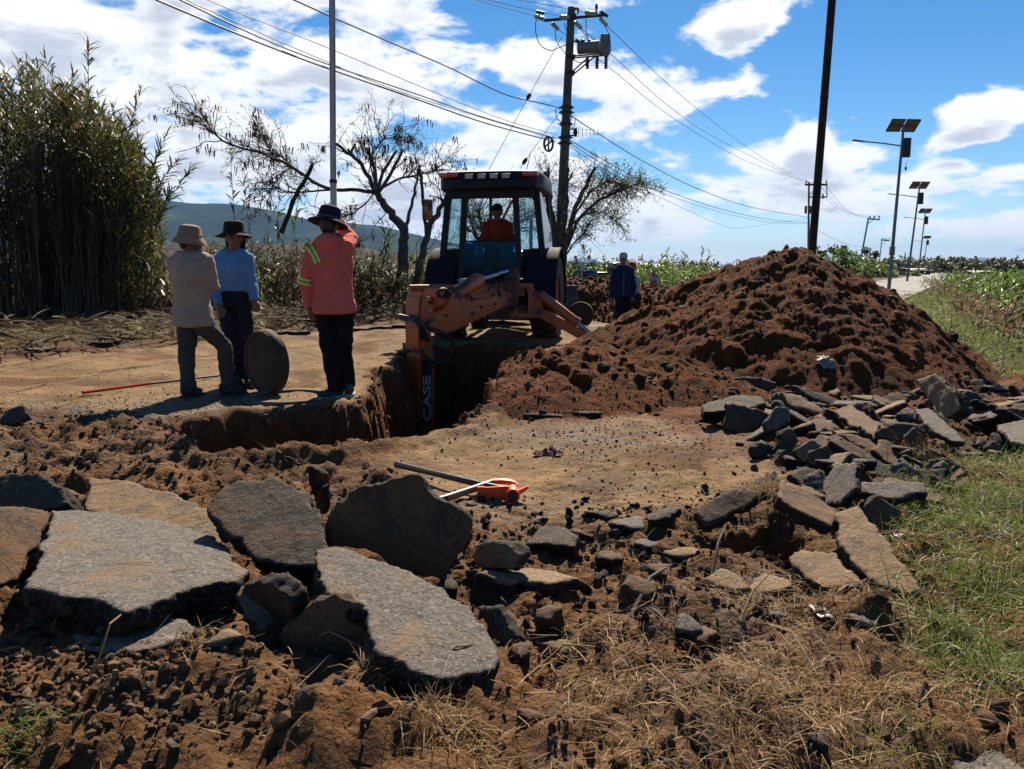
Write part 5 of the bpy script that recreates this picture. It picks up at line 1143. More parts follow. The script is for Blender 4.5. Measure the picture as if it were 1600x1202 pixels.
o = bp(673, 657, .004); L = (bp(673, 586, .004) - o).length; W = (bp(661, 657, .004) - o).length
text_on('CASE', o, Vector((0, 0, 1)), E1, (L, W), 'lettering', M_LETTER, sd_, .005)
MB().box(bp(668, 551, -.15), (.2, .2, .1), bev=.02).build('dipper_joint', M_GREYM, BH)
# collar and bracket on the outer face, and the hose block
q = bp(655, 540, -.28); MB().box(q + E1 * .06 + Vector((0, 0, .0)), (.34, .22, .10), Matrix.Rotation(R(50), 3, 'Z'), bev=.02).build('hose_clamp', M_GREYM, BH); MB().box(q + E1 * .10 + Vector((-.05, 0, -.10)), (.26, .16, .12), Matrix.Rotation(R(50), 3, 'Z'), bev=.02).build('hose_clamp', M_HOSE, BH)
MB().prism([at(u, v, 10.85) for u, v in [(622, 491), (640, 494), (645, 500), (636, 503), (625, 500)]], (0, .12, 0)).build('guard_plate', M_GREYM, BH)
# bucket at the end, down in the trench
MB().prism([bp(u, v, .06) for u, v in [(650, 735), (682, 730), (700, 745), (706, 775), (690, 800), (650, 805), (640, 790), (668, 785), (682, 770), (672, 752), (652, 750)]], -E3 * .42).build('digging_bucket', M_GREYM, BH, bevel=.01)
# cylinders
MB().tube([bp(690, 473, -.12), bp(696, 470, -.12), bp(747, 438, -.12), bp(751, 436, -.12)], [.08, .115, .115, .09], 18).build('boom_cylinder', M_OR, BH); MB().tube([bp(749, 437, -.12), bp(792, 424, -.12)], .045, 14).build('boom_rod', M_CHROME, BH)
MB().tube([bp(696, 464, .0), bp(733, 437, .0), bp(738, 431, .0), bp(742, 433, 0)], .014, 6).tube([bp(699, 465, -.03), bp(735, 439, -.03)], .014, 6).build('hydraulic_pipe', M_HOSE, BH)
MB().tube([bp(676, 471, -.14), bp(700, 478, -.14), bp(716, 486, -.14)], [.11, .105, .09], 16).build('dipper_cylinder', M_OR, BH); MB().tube([bp(660, 467, -.14), bp(678, 471, -.14)], .05, 12).build('dipper_rod', M_CHROME, BH)
plate([(683, 462), (689, 451), (694, 452), (690, 476), (684, 480)], 'cylinder_bracket', .3, -.02)
def hose(px, r=.022, name='hose'):
    P = [bp(u, v, o_) for (u, v, o_) in px]; q = []
    for i in range(len(P) - 1):
        p0, p1, p2, p3 = P[max(i - 1, 0)], P[i], P[i + 1], P[min(i + 2, len(P) - 1)]
        for k in range(6):
            s = k / 6; q.append(.5 * ((2 * p1) + (p2 - p0) * s + (2 * p0 - 5 * p1 + 4 * p2 - p3) * s * s + (3 * p1 - p0 - 3 * p2 + p3) * s ** 3))
    q.append(P[-1]); return MB().tube(q, r, 8).build(name, M_HOSE, BH)
hose([(640, 494, -.2), (652, 500, .0), (659, 508, .10), (664, 520, .10), (668, 532, .05)], .035); hose([(636, 496, -.2), (650, 504, .02), (656, 514, .08), (660, 530, .04)], .024)
hose([(668, 512, .05), (684, 516, .16), (700, 526, .24), (709, 540, .24), (708, 556, .18), (695, 567, .10), (676, 566, .06), (664, 556, .04), (656, 545, 0)], .019); hose([(670, 514, .05), (680, 522, .2), (682, 536, .24), (678, 548, .12)], .014)
hose([(658, 548, .04), (666, 558, .08), (680, 566, .12), (694, 568, .1)], .026); hose([(690, 466, -.05), (684, 458, .02), (690, 452, .04), (698, 454, 0), (704, 462, 0)], .024); hose([(694, 462, -.1), (700, 452, -.02), (709, 450, -.02)], .022); hose([(662, 515, .04), (668, 505, .1), (676, 500, .06)], .026); hose([(718, 468, .0), (726, 460, -.02), (734, 463, -.05), (740, 470, -.1)], .018)
hose([(784, 466, -.1), (778, 452, -.1), (786, 440, -.1), (796, 434, -.1)], .02); hose([(760, 470, -.1), (765, 450, -.1), (778, 440, -.1)], .018)
wparts(False)
# ------------------------------------------------------------ people
M_SKIN = pmat('tanned_skin', (.34, .16, .09), .55, var=.08, nscale=8); M_HAIR = pmat('black_hair', (.012, .010, .009), .5, var=.2)
M_EYE = pmat('eye', (.55, .52, .5), .3, var=.02)
def fabric(name, col, dirt=None, amt=.2, var=.07):
    return pmat(name, tuple(min(.95, q * 1.55) for q in col), .9, var=var, nscale=7, bump=.0012, bscale=500, dirt=dirt, dirt_amt=amt, spec=.15)
def person(label, Y0, J, fwd, shirt, trousers, shoes, hat=None, sc=1.0, bulk=1.0, sleeves='long', look=None, hood=None, hands=True, vox=1.0, waist_over=True, name='person', extra=None, shirt_len=0.0, seat=False, tuck=False):
    """J: joint name -> (u, v, dY). One continuous body; clothes, hair, shoes and hat are its children."""
    W = {k: at(a[0], a[1], Y0 + (a[2] if len(a) > 2 else 0)) for k, a in J.items() if isinstance(a, tuple)}
    fw = Vector((fwd[0], fwd[1], 0)).normalized(); sd_ = fw.cross(Vector((0, 0, 1)))       # sd_: the person's right
    foot = (W['ankL'] + W['ankR']) / 2 if 'ankL' in W else W['pelvis']
    base = Vector((foot.x, foot.y, Hs(foot.x, foot.y) if not seat else foot.z)); t = thing(name, base, label, 'person')
    sh_c = (W['shL'] + W['shR']) / 2; across = (W['shR'] - W['shL']); across.z = 0
    pel = W['pelvis']; nk = W['neck']; hd = W['head']; up = (sh_c - pel).normalized()
    def ring(c, a, b, n=20, tilt=None):
        return [c + sd_ * a * math.cos(2 * math.pi * k / n) + fw * b * math.sin(2 * math.pi * k / n) for k in range(n)]
    def torso(e, lo=-.10, hem=0.0, hemw=0.0):
        H0 = pel; T = sh_c - pel; L = T.length; r = []
        prof = [(lo, .150, .115), (0.0, .160, .110), (.22, .148, .103), (.42, .146, .105), (.68, .166, .118), (.88, .172, .112), (.99, .145, .092), (1.05, .110, .078), (1.11, .072, .064), (1.16, .058, .056)]
        for (k, a, b) in prof: r.append(ring(H0 + T * k + fw * (.012 if .5 < k < .95 else 0), (a + e + (hemw if k <= 0 else 0)) * sc * bulk, (b + e + (hemw if k <= 0 else 0)) * sc * bulk))
        return r
    # --- body
    mb = MB().loft(torso(0)); mb.tube([sh_c + up * .0, nk, hd - Vector((0, 0, .03))], [.066 * sc, .060 * sc, .056 * sc], 14)
    lk = Vector((look[0], look[1], 0)).normalized() if look else fw; ls = lk.cross(Vector((0, 0, 1))); MH = Matrix((ls, lk, Vector((0, 0, 1)))).transposed()
    mb.ell(hd + Vector((0, 0, .02)), (.080 * sc, .099 * sc, .106 * sc), MH, 20, 14); mb.ell(hd + lk * .022 - Vector((0, 0, .055 * sc)), (.056 * sc, .068 * sc, .062 * sc), MH, 16, 10)
    mb.tube([hd + lk * .086 + Vector((0, 0, .022)), hd + lk * .108 - Vector((0, 0, .018)), hd + lk * .09 - Vector((0, 0, .03))], [.009, .017, .012], 8)
    mb.ell(hd + lk * .088 - Vector((0, 0, .058)), (.026, .014, .009), MH, 10, 6); mb.ell(hd + lk * .072 - Vector((0, 0, .098)), (.026, .022, .018), MH, 10, 6)
    for s in (-1, 1):
        mb.ell(hd + ls * .079 * s * sc - Vector((0, 0, .005)), (.012, .022, .033), MH, 10, 8); mb.ell(hd + ls * .03 * s + lk * .084 + Vector((0, 0, .035)), (.022, .012, .008), MH, 8, 6)
    for s, sfx in ((-1, 'L'), (1, 'R')):
        a, b, c = W['sh' + sfx], W['el' + sfx], W['ha' + sfx]; d = (c - b).normalized(); wr = c - d * .0
        mb.tube([a.lerp(sh_c, .25), a, a.lerp(b, .5), b, b.lerp(c, .3), wr], [.055, .058, .046, .040, .038, .027], 12)
        # palm and fingers
        hdv = (W['hand_dir' + sfx] - c).normalized() if ('hand_dir' + sfx) in W else d
        pn_ = fw - hdv * fw.dot(hdv); pn_ = pn_.normalized() if pn_.length > .1 else sd_; cross = hdv.cross(pn_).normalized()
        Mp = Matrix((cross, pn_, hdv)).transposed(); pc = wr + hdv * .045; mb.tube([wr - hdv * .01, wr + hdv * .02], [.027, .027], 10); mb.ell(pc, (.040, .017, .05), Mp, 14, 8)
        curl = J.get('curl', .35) if not (('curl' + sfx) in J) else J['curl' + sfx]
        for k, (o_, ln) in enumerate(((-.029, .062), (-.010, .074), (.010, .070), (.028, .054))):
            p0 = pc + cross * o_ + hdv * .030; p1 = p0 + (hdv * math.cos(curl) + pn_ * math.sin(curl)) * ln * .45; p2 = p1 + (hdv * math.cos(curl * 2.1) + pn_ * math.sin(curl * 2.1)) * ln * .33; p3 = p2 + (hdv * math.cos(curl * 3) + pn_ * math.sin(curl * 3)) * ln * .22
            mb.tube([p0 - hdv * .01, p0, p1, p2, p3], [.0095, .0095, .0092, .0085, .0075], 8)
        th = cross * (-1 if s > 0 else 1); q0 = pc - hdv * .022 + th * .028; mb.tube([q0, q0 + th * .022 + hdv * .024 + pn_ * .006, q0 + th * .026 + hdv * .048 + pn_ * .016, q0 + th * .020 + hdv * .066 + pn_ * .022], [.013, .0115, .0105, .009], 8)
    for s, sfx in ((-1, 'L'), (1, 'R')):
        h = pel + sd_ * .085 * s * sc - up * .03; k, an = W['kn' + sfx], W['ank' + sfx]
        mb.tube([h, h.lerp(k, .4), k, k.lerp(an, .35), an], [.070 * sc, .064 * sc, .048, .046, .036], 14); 
        tv = (W['toe' + sfx] - an); tv.z = 0; tv = tv.normalized(); g = Vector((an.x, an.y, an.z - .07)); mb.tube([an, g + tv * .02, g + tv * .14], [.04, .04, .028], 10)
    body = remeshed(mb, 'body', .0092 * vox, 2); put('body', body, M_SKIN, t)
    for s in (-1, 1):
        MB().ell(hd + ls * .031 * s * sc + lk * (.083 * sc) + Vector((0, 0, .022)), (.013, .008, .008), MH, 10, 6).build('eye', M_EYE, t)
    hr = remeshed(MB().ell(hd + Vector((0, 0, .030)) - lk * .010, (.082 * sc, .094 * sc, .098 * sc), MH, 20, 14).ell(hd - lk * .035 - Vector((0, 0, .02)), (.070, .066, .07), MH), 'hair', .015, 1); put('hair', hr, M_HAIR, t)
    # --- clothes, with folds pressed into them
    def folds(sd0, amp, cen=None, rad=None):
        def f(co, no):
            n1 = fbm(co[:, 0] * 5.5, co[:, 1] * 5.5, co[:, 2] * 9.0, 3, sd0); n2 = 1 - np.abs(pn(co[:, 0] * 9 + 2 * n1, co[:, 1] * 7, co[:, 2] * 9 + co[:, 0] * 5, sd0 + 5)) * 2.2
            n3 = fbm(co[:, 0] * 3 + co[:, 2] * 4, co[:, 1] * 3, co[:, 2] * 8, 2, sd0 + 9); return amp * n1 * 1.1 + amp * .9 * n2 + amp * .6 * n3 - amp * .3
        return f
    mb = MB()
    if tuck: mb.loft(torso(.020, -.02)[2:])
    else: mb.loft(torso(.022, -.13 - shirt_len, hemw=.012))
    for s, sfx in ((-1, 'L'), (1, 'R')):
        a, b, c = W['sh' + sfx], W['el' + sfx], W['ha' + sfx]; b2 = b
        ce = b.lerp(c, .93) if sleeves == 'long' else b.lerp(a, .35)
        if sleeves == 'long': mb.tube([a.lerp(sh_c, .35) + up * .0, a, a.lerp(b, .45), b, b.lerp(c, .35), ce], [.075, .076, .066, .060, .054, .044], 14)
        else: mb.tube([a.lerp(sh_c, .35), a, a.lerp(b, .5)], [.072, .074, .066], 14)
    for s, sfx in ((-1, 'L'), (1, 'R')):
        a = W['sh' + sfx]; mb.tube([nk.lerp(sh_c, .45) + sd_ * .03 * s, nk.lerp(a, .55), a], [.052, .062, .066], 12)
    if shirt is not None:
        cr = MB().tube([nk.lerp(sh_c, .42) + sd_ * .072 * math.cos(a_) + fw * .068 * math.sin(a_) + Vector((0, 0, .006 - .016 * math.sin(a_))) for a_ in np.linspace(0, 2 * math.pi, 21)], .017, 8); put('collar', remeshed(cr, 'collar', .010, 1), shirt[1], t) if shirt[0] != 'hoodie' else None
        me = remeshed(mb, 'shirt', .0115 * vox, 3, disp=folds(int(J['head'][0]) % 97, .0095)); so = put(shirt[0], me, shirt[1], t)
    mb = MB(); r = torso(.024 if tuck else -.006, -.12)[:3]; mb.loft([r[0], r[1], r[2]])
    for s, sfx in ((-1, 'L'), (1, 'R')):
        h = pel + sd_ * .085 * s * sc - up * .02; k, an = W['kn' + sfx], W['ank' + sfx]
        mb.tube([h + up * .02, h, h.lerp(k, .4), k, k.lerp(an, .4), an, an.lerp(k, -.06)], [.094 * sc, .098 * sc, .089 * sc, .070, .067, .062, .063], 16)
    if tuck: MB().loft([ring(pel + (sh_c - pel) * k_, .158 * bulk * sc + .022, .113 * bulk * sc + .022, 28) for k_ in (.085, .165)]).build('belt', M_HATK, t)
    me = remeshed(mb, 'trousers', .0115 * vox, 3, disp=folds(31 + int(J['head'][0]) % 53, .0120)); put('trousers', me, trousers, t)
    for s, sfx in ((-1, 'L'), (1, 'R')):
        an = W['ank' + sfx]; tv = W['toe' + sfx] - an; tv.z = 0; tv.normalize(); zg = Hs(an.x, an.y) if not seat else an.z - .09; g = Vector((an.x, an.y, zg)); M = Matrix((tv.cross(Vector((0, 0, 1))), tv, Vector((0, 0, 1)))).transposed()
        m2 = MB().ell(g + tv * .05 + Vector((0, 0, .045)), (.048, .135, .045), M, 18, 10).ell(g - tv * .03 + Vector((0, 0, .075)), (.045, .06, .06), M).tube([g - tv * .02 + Vector((0, 0, .06)), Vector((an.x, an.y, an.z + .02)) - tv * .01], [.05, .05], 14)
        sh_ = put('shoe', remeshed(m2, 'shoe', .011, 2), shoes[0], t)
        rg = []; 
        for z in (0.0, .012, .028): rg.append([g + tv * .05 + Vector((0, 0, z - .004)) + M @ Vector((.054 * math.copysign(abs(math.cos(a)) ** .8, math.cos(a)), .148 * math.copysign(abs(math.sin(a)) ** .9, math.sin(a)), 0)) for a in np.linspace(0, 2 * math.pi, 21)[:-1]])
        MB().loft(rg).build('sole', shoes[1], sh_)
    if hat:
        kind, hm, tilt = hat[:3]; T = Matrix.Rotation(tilt[0], 3, ls) @ Matrix.Rotation(tilt[1], 3, lk) @ MH; c = hd + Vector((0, 0, .045 * sc))
        if kind == 'bucket':
            m2 = MB().lathe(c, [(.006, .100), (.050, .097), (.078, .086), (.094, .060), (.104, .0), (.128, -.028), (.152, -.066), (.153, -.072), (.124, -.034), (.099, -.010), (.088, .055), (.07, .078), (.006, .092)], 36, T)
        elif kind == 'wide':
            m2 = MB().lathe(c, [(.006, .130), (.065, .128), (.092, .108), (.103, .045), (.104, .0), (.14, -.008), (.178, -.030), (.180, -.036), (.14, -.016), (.10, -.010), (.095, .04), (.07, .10), (.006, .118)], 36, T)
        else:
            m2 = MB().lathe(c, [(.006, .108), (.055, .102), (.086, .072), (.097, .02), (.098, -.015), (.093, -.015), (.09, .02), (.078, .066), (.05, .092), (.006, .098)], 32, T)
        ho = m2.build('hat' if kind != 'cap' else 'cap', hm, t)
        if kind == 'cap':
            pts = [(math.cos(a) * .078, .075 + math.sin(a) * .105) for a in np.linspace(0, math.pi, 14)]; P = [c + T @ Vector((x, y, -.012 - .25 * x * x * 10 * .1)) for x, y in pts]; MB().prism(P, T @ Vector((0, 0, -.008))).build('visor', hm, ho)
        if kind != 'cap': MB().tube([c + T @ Vector((.1045 * math.cos(a), .1045 * math.sin(a), .012)) for a in np.linspace(0, 2 * math.pi, 33)], .006, 6).build('hat_band', hat[3] if len(hat) > 3 else hm, ho)
        if 'flap' in hat[4:] if len(hat) > 4 else False:
            m3 = MB().prism([c + T @ Vector(p) for p in [(-.10, -.03, -.03), (-.095, -.06, -.15), (-.05, -.11, -.17), (.05, -.11, -.17), (.095, -.06, -.15), (.10, -.03, -.03), (.07, -.09, -.02), (-.07, -.09, -.02)]], T @ Vector((0, .008, 0))); m3.build('neck_flap', hm, ho)
    return t, W, dict(fw=fw, sd=sd_, up=up, sh=sh_c, hd=hd, pel=pel, torso=torso)
M_BEIGE = fabric('beige_cotton', (.50, .37, .27)); M_BLUE = fabric('pale_blue_cotton', (.13, .32, .80)); M_CORAL = pmat('coral_fleece', (.95, .19, .14), .9, var=.07, nscale=7, bump=.0012, bscale=500, spec=.15, alb=.66); M_GREYTR = fabric('grey_trousers', (.085, .078, .07)); M_BLACKTR = fabric('black_trousers', (.014, .013, .015)); M_NAVYTR = fabric('navy_jeans', (.018, .022, .042))
M_NAVYJ = fabric('navy_jacket', (.016, .026, .085)); M_REDSH = fabric('red_shirt', (.42, .045, .025)); M_HATB = fabric('tan_hat', (.40, .25, .16)); M_HATK = fabric('black_hat', (.02, .018, .016)); M_HATN = fabric('navy_hat', (.022, .022, .04)); M_BRIM = fabric('grey_brim', (.16, .16, .17)); M_WHITEC = fabric('white_cap', (.72, .70, .68)); M_REDC = fabric('red_cap', (.5, .04, .03))
M_BOOT = pmat('dusty_boot', (.05, .035, .025), .8, dirt=(.25, .17, .10), dirt_amt=.6); M_SOLE = pmat('dark_sole', (.06, .045, .03), .9); M_SOLEW = pmat('white_sole', (.72, .72, .70), .6, dirt=(.4, .3, .2), dirt_amt=.3); M_SNEAK = pmat('dark_sneaker', (.05, .06, .065), .6, dirt=(.3, .3, .3), dirt_amt=.3)
M_HIVIS = pmat('hi_vis_yellow', (.70, .95, .05), .5, var=.05, alb=.8); M_REFL = pmat('reflective_grey', (.42, .45, .42), .35, .2, var=.05)
# man in the beige shirt, arms folded, back to the camera
person('man in a beige shirt and tan bucket hat standing with his arms folded', 7.45, dict(head=(297, 376), neck=(297, 394, -.02), shL=(273, 408, .05), shR=(321, 408, -.06), elL=(281, 452, .16), haL=(318, 452, .24), elR=(333, 449, .0), haR=(306, 446, .24), pelvis=(301, 494), knL=(292, 553, .0), ankL=(294, 607, .0), toeL=(312, 612, .14), knR=(350, 541, .10), ankR=(356, 597, .14), toeR=(378, 602, .14), curl=.9), (.62, .78), ('shirt', M_BEIGE), M_GREYTR, (M_BOOT, M_SOLE), hat=('bucket', M_HATB, (R(-6), R(4)), M_HATB), look=(.9, .35), shirt_len=.05, bulk=1.14)
# man in the blue shirt facing the camera
person('man in a light blue shirt and black brimmed hat facing the camera', 8.3, dict(head=(366, 372), neck=(366, 388), shL=(385, 404), shR=(342, 406), elL=(392, 442, -.02), haL=(398, 472, -.12), hand_dirL=(406, 486, -.16), elR=(335, 446, -.06), haR=(343, 480, -.22), hand_dirR=(348, 500, -.26), pelvis=(366, 470), knL=(384, 530, -.02), ankL=(388, 588, .0), toeL=(392, 596, -.2), knR=(362, 530, -.04), ankR=(372, 588, 0), toeR=(366, 596, -.2), curl=.4), (.05, -1), ('shirt', M_BLUE), M_NAVYTR, (M_BOOT, M_SOLE), hat=('wide', M_HATK, (R(4), 0), M_HATK, 'flap'), tuck=True, bulk=1.1)
# man in the coral hoodie steadying the levelling rod
T3, W3, I3 = person('man in an orange-red hoodie with yellow stripes holding up the levelling rod', 7.42, dict(head=(514, 352), neck=(516, 371), shL=(488, 391, .0), shR=(541, 387, .02), elL=(478, 440, .02), haL=(484, 482, .06), hand_dirL=(490, 500, .08), elR=(549, 371, .22), haR=(527, 346, .30), hand_dirR=(522, 332, .33), pelvis=(523, 482), knL=(514, 549, .0), ankL=(524, 608, -.0), toeL=(496, 612, -.10), knR=(538, 548, .03), ankR=(545, 602, .08), toeR=(547, 600, .3), curlR=.95, curlL=.4), (.08, 1), ('hoodie', M_CORAL), M_BLACKTR, (M_SNEAK, M_SOLEW), hat=('wide', M_HATN, (R(-14), R(8)), M_BRIM), look=(.1, 1), shirt_len=-.05, bulk=1.05)
def hoodie_trim():
    fw, sh, sd_ = I3['fw'], I3['sh'], I3['sd']; n = W3['neck']
    m = MB().ell(n - fw * .085 - Vector((0, 0, .045)), (.115, .055, .085), Matrix((sd_, fw, Vector((0, 0, 1)))).transposed(), 20, 12).tube([n + (sd_ * math.cos(a) * .092 + fw * (math.sin(a) * .088 - .01)) + Vector((0, 0, -.015 - .03 * math.cos(a + 1.57))) for a in np.linspace(0, 2 * math.pi, 17)], .034, 10)
    put('hood', remeshed(m, 'hood', .0095, 3, disp=lambda c, no: .007 * fbm(c[:, 0] * 9, c[:, 1] * 9, c[:, 2] * 22, 2, 5)), M_CORAL, T3)
    def band(a, b, k, r, w, tiltv=None):
        d = (b - a).normalized() if tiltv is None else tiltv.normalized(); c = a.lerp(b, k); M = d.to_track_quat('Z', 'Y').to_matrix()
        o = MB().lathe(c, [(r, -w), (r + .004, -w), (r + .004, w), (r, w), (r, -w)], 28, M).build('yellow_band', M_HIVIS, T3); MB().lathe(c, [(r + .004, -w * .3), (r + .007, -w * .3), (r + .007, w * .3), (r + .004, w * .3), (r + .004, -w * .3)], 28, M).build('reflective_strip', M_REFL, o)
    band(W3['shL'], W3['elL'], .99, .068, .030)
    # diagonal shoulder band laid over the shoulder
    from mathutils.bvhtree import BVHTree
    hd_ = [c for c in T3.children if c.name.startswith('hoodie')][0].data; tr_ = BVHTree.FromPolygons([v.co.copy() for v in hd_.vertices], [tuple(p.vertices) for p in hd_.polygons])
    def drape(C0, w, off, th):      # strip laid on the cloth along a line across the shoulder blade
        V = []; Q = []; n = 16; m = 4
        for i in range(n + 1):
            t_ = i / n; k = t_ * (len(C0) - 1); k0 = min(int(k), len(C0) - 2); c = Vector(C0[k0]).lerp(Vector(C0[k0 + 1]), k - k0); d = (Vector(C0[k0 + 1]) - Vector(C0[k0])).normalized(); s_ = Vector((d.y, -d.x))
            for j in range(m + 1):
                q = c + s_ * (w * (j / m - .5)); o = Vector((0, 0, CAMH)); r_ = ray(q.x, q.y).normalized(); hit = tr_.ray_cast(o + r_ * 5, r_)
                p = hit[0] if hit[0] is not None else at(q.x, q.y, 7.33); nn = hit[1] if hit[0] is not None else -r_
                if nn.dot(r_) > 0: nn = -nn
                V += [p + nn * off, p + nn * (off - th)]
        g = lambda i, j, k: (i * (m + 1) + j) * 2 + k
        for i in range(n):
            for j in range(m): Q += [(g(i, j, 0), g(i + 1, j, 0), g(i + 1, j + 1, 0), g(i, j + 1, 0)), (g(i, j, 1), g(i, j + 1, 1), g(i + 1, j + 1, 1), g(i + 1, j, 1))]
            Q += [(g(i, 0, 0), g(i, 0, 1), g(i + 1, 0, 1), g(i + 1, 0, 0)), (g(i, m, 0), g(i + 1, m, 0), g(i + 1, m, 1), g(i, m, 1))]
        return MB().add(V, Q)
    LN = [(479, 381), (486, 390), (493, 401), (497, 411)]
    o = drape(LN, 10, .006, .004).build('yellow_band', M_HIVIS, T3); drape(LN, 3.2, .009, .003).build('reflective_strip', M_REFL, o)
    # far brim, lighter underneath
hoodie_trim()
# levelling rod in his right hand
RY = 7.78; r1 = at(519.5, 0, RY); r0 = at(523, 340, RY); d = r1 - r0; rb = r0 - d * ((r0.z - Hs(r0.x, RY)) / d.z); rt = r1 + d * .32
M_ROD = pmat('rod_white', (.90, .90, .88), .45, var=.06, dirt=(.3, .26, .2), dirt_amt=.2)
rod = thing('levelling_rod', rb, 'tall pale telescopic levelling rod held upright by the hooded man', 'levelling rod')
jt = at(520.8, 283, RY)
def rect_bar(a, b, w, dp, name, mat, p): 
    r = [[q + Vector((sx * w / 2, sy * dp / 2, 0)) for sx, sy in ((-1, -1), (1, -1), (1, 1), (-1, 1))] for q in (a, b)]; return MB().loft(r).build(name, mat, p, bevel=.003)
rect_bar(rb, jt, .056, .036, 'lower_section', M_ROD, rod); rect_bar(jt, rt, .042, .028, 'upper_section', M_ROD, rod); rect_bar(jt - d * .01, jt + d * .008, .066, .046, 'clamp', M_BLACK, rod)
for s in (-1, 1): rect_bar(jt + Vector((s * .0225, 0, .02)), rt + Vector((s * .0225, 0, 0)), .006, .032, 'edge_strip', M_GREYM, rod)
# man in the blue jacket beyond the backhoe, and the one behind him
T4, W4, I4 = person('man in a dark blue zipped jacket and white cap by the earth bank', 18.3, dict(head=(974, 405), neck=(974, 413), shL=(985, 421.5), shR=(962, 421.5), elL=(991, 446), haL=(989, 465, -.05), elR=(956, 448), haR=(956, 468, -.05), pelvis=(973, 458), knL=(980, 482, -.03), ankL=(982, 502), toeL=(984, 505, -.2), knR=(967, 482, -.03), ankR=(966, 502), toeR=(963, 505, -.2), curl=.5), (0, -1), ('jacket', M_NAVYJ), M_BLACKTR, (M_BOOT, M_SOLE), hat=('cap', M_WHITEC, (R(2), 0)), vox=1.7, sc=1.0, shirt_len=.04)
MB().tube([I4['sh'] - Vector((0, .145, .02)), I4['sh'] - Vector((0, .150, .30)), I4['pel'] - Vector((0, .150, .02))], .007, 5).build('zip', M_REFL, T4)
person('person in a red cap almost hidden behind the man in the dark blue jacket', 18.85, dict(head=(987, 420), neck=(987, 428), shL=(994, 436), shR=(972, 436), elL=(996, 456), haL=(994, 472), elR=(970, 456), haR=(970, 472), pelvis=(982, 466), knL=(987, 484), ankL=(988, 500), toeL=(988, 503, -.2), knR=(976, 484), ankR=(975, 500), toeR=(974, 503, -.2)), (.3, -1), ('shirt', fabric('white_shirt', (.5, .5, .5))), M_NAVYTR, (M_BOOT, M_SOLE), hat=('cap', M_REDC, (0, 0)), vox=2.2)
# operator inside the cab
person('backhoe operator in a red shirt and dark cap sitting in the cab', 14.25, dict(head=(777, 333), neck=(777, 343), shL=(794, 352.5), shR=(760, 352.5), elL=(802, 380, -.06), haL=(789, 388, -.28), elR=(753, 380, -.06), haR=(765, 388, -.28), pelvis=(778, 398), knL=(796, 397, -.42), ankL=(795, 430, -.48), toeL=(795, 432, -.7), knR=(762, 397, -.42), ankR=(762, 430, -.48), toeR=(762, 432, -.7), curl=.9), (0, -1), ('shirt', M_REDSH), M_NAVYTR, (M_BOOT, M_SOLE), hat=('cap', M_HATK, (R(6), 0)), vox=1.4, seat=True, sc=1.05)
# ------------------------------------------------------------ broken asphalt slabs
def asphalt_mat(name, top, topdust, side, dusty=.45, sc=1.0):
    m = bpy.data.materials.new(name); m.use_nodes = True; t = m.node_tree; t.nodes.clear(); N = NT(t)
    out = N.new('ShaderNodeOutputMaterial'); b = N.new('ShaderNodeBsdfPrincipled'); N.link(b.outputs[0], out.inputs[0])
    ge = N.new('ShaderNodeTexCoord'); v = ge.outputs['Object']; at_ = N.new('ShaderNodeAttribute', attribute_name='face'); sp = N.new('ShaderNodeSeparateColor'); N.link(at_.outputs['Color'], sp.inputs[0])
    vc = N.new('ShaderNodeSeparateColor'); N.link(N.voro(v, 120, 'F1', 'Color'), vc.inputs[0])
    stone = N.ramp(vc.outputs[0], [(0, tuple(q * .5 for q in top)), (.45, top), (.85, tuple(min(1, q * 1.25) for q in top)), (1, tuple(min(1, q * 2.0) for q in top))])
    dust = N.sm(N.math('ADD', N.math('MULTIPLY', N.noise(v, 3.2, 6, .65, .6), .75), N.math('MULTIPLY', N.noise(v, 26, 5, .7), .35)), .66 - dusty * .3, .84 - dusty * .3)
    c = N.mix(N.math('MULTIPLY', dust, .85), stone, N.mix(N.noise(v, 40, 4), tuple(q * .6 for q in topdust), tuple(q * 1.3 for q in topdust)))
    sc_ = N.mix(N.sm(N.noise(v, 14, 6, .7), .5, .7), side, tuple(min(1, q * 2.4 + .02) for q in side)); sc_ = N.mix(N.math('MULTIPLY', N.math('GREATER_THAN', vc.outputs[1], .8), .6), sc_, tuple(q * .7 for q in top))
    bot = N.mix(N.noise(v, 9, 5, .6), (.05, .026, .012), (.19, .10, .05))
    pit = N.math('MULTIPLY', N.sm(N.voro(v, 42), .20, .09), N.sm(N.noise(v, 11, 3), .44, .54)); crk = N.math('MULTIPLY', N.sm(N.voro(N.vmath('ADD', v, (.13, .4, .2)), 2.6, 'DISTANCE_TO_EDGE'), .010, .003), N.sm(N.noise(v, 2.2, 3), .50, .60)); c = N.mix(N.math('MULTIPLY', crk, .7), c, side); c = N.mix(N.math('MULTIPLY', pit, .8), c, tuple(q * .16 for q in top)); c = N.mix(sp.outputs['Red'], sc_, c); c = N.mix(sp.outputs['Green'], c, bot)
    N.link(N.mix(1.0, c, (ALB, ALB, ALB), 'MULTIPLY'), b.inputs['Base Color']); b.inputs['Roughness'].default_value = .88; b.inputs['Specular IOR Level'].default_value = .25
    vd = N.voro(v, 120, 'F1'); v2 = N.voro(v, 190)
    hh = N.math('ADD', N.math('ADD', N.math('MULTIPLY', N.sm(vd, .0, .35), -.0016), N.math('MULTIPLY', pit, -.007)), N.math('ADD', N.math('MULTIPLY', N.noise(v, 45, 6, .7), .008), N.math('MULTIPLY', v2, -.0008)))
    bp = N.new('ShaderNodeBump'); bp.inputs['Distance'].default_value = 1.0; N.link(hh, bp.inputs['Height']); N.link(bp.outputs[0], b.inputs['Normal']); return m
A_GREY = asphalt_mat('grey_asphalt', (.225, .20, .175), (.36, .235, .135), (.022, .019, .017), .46)
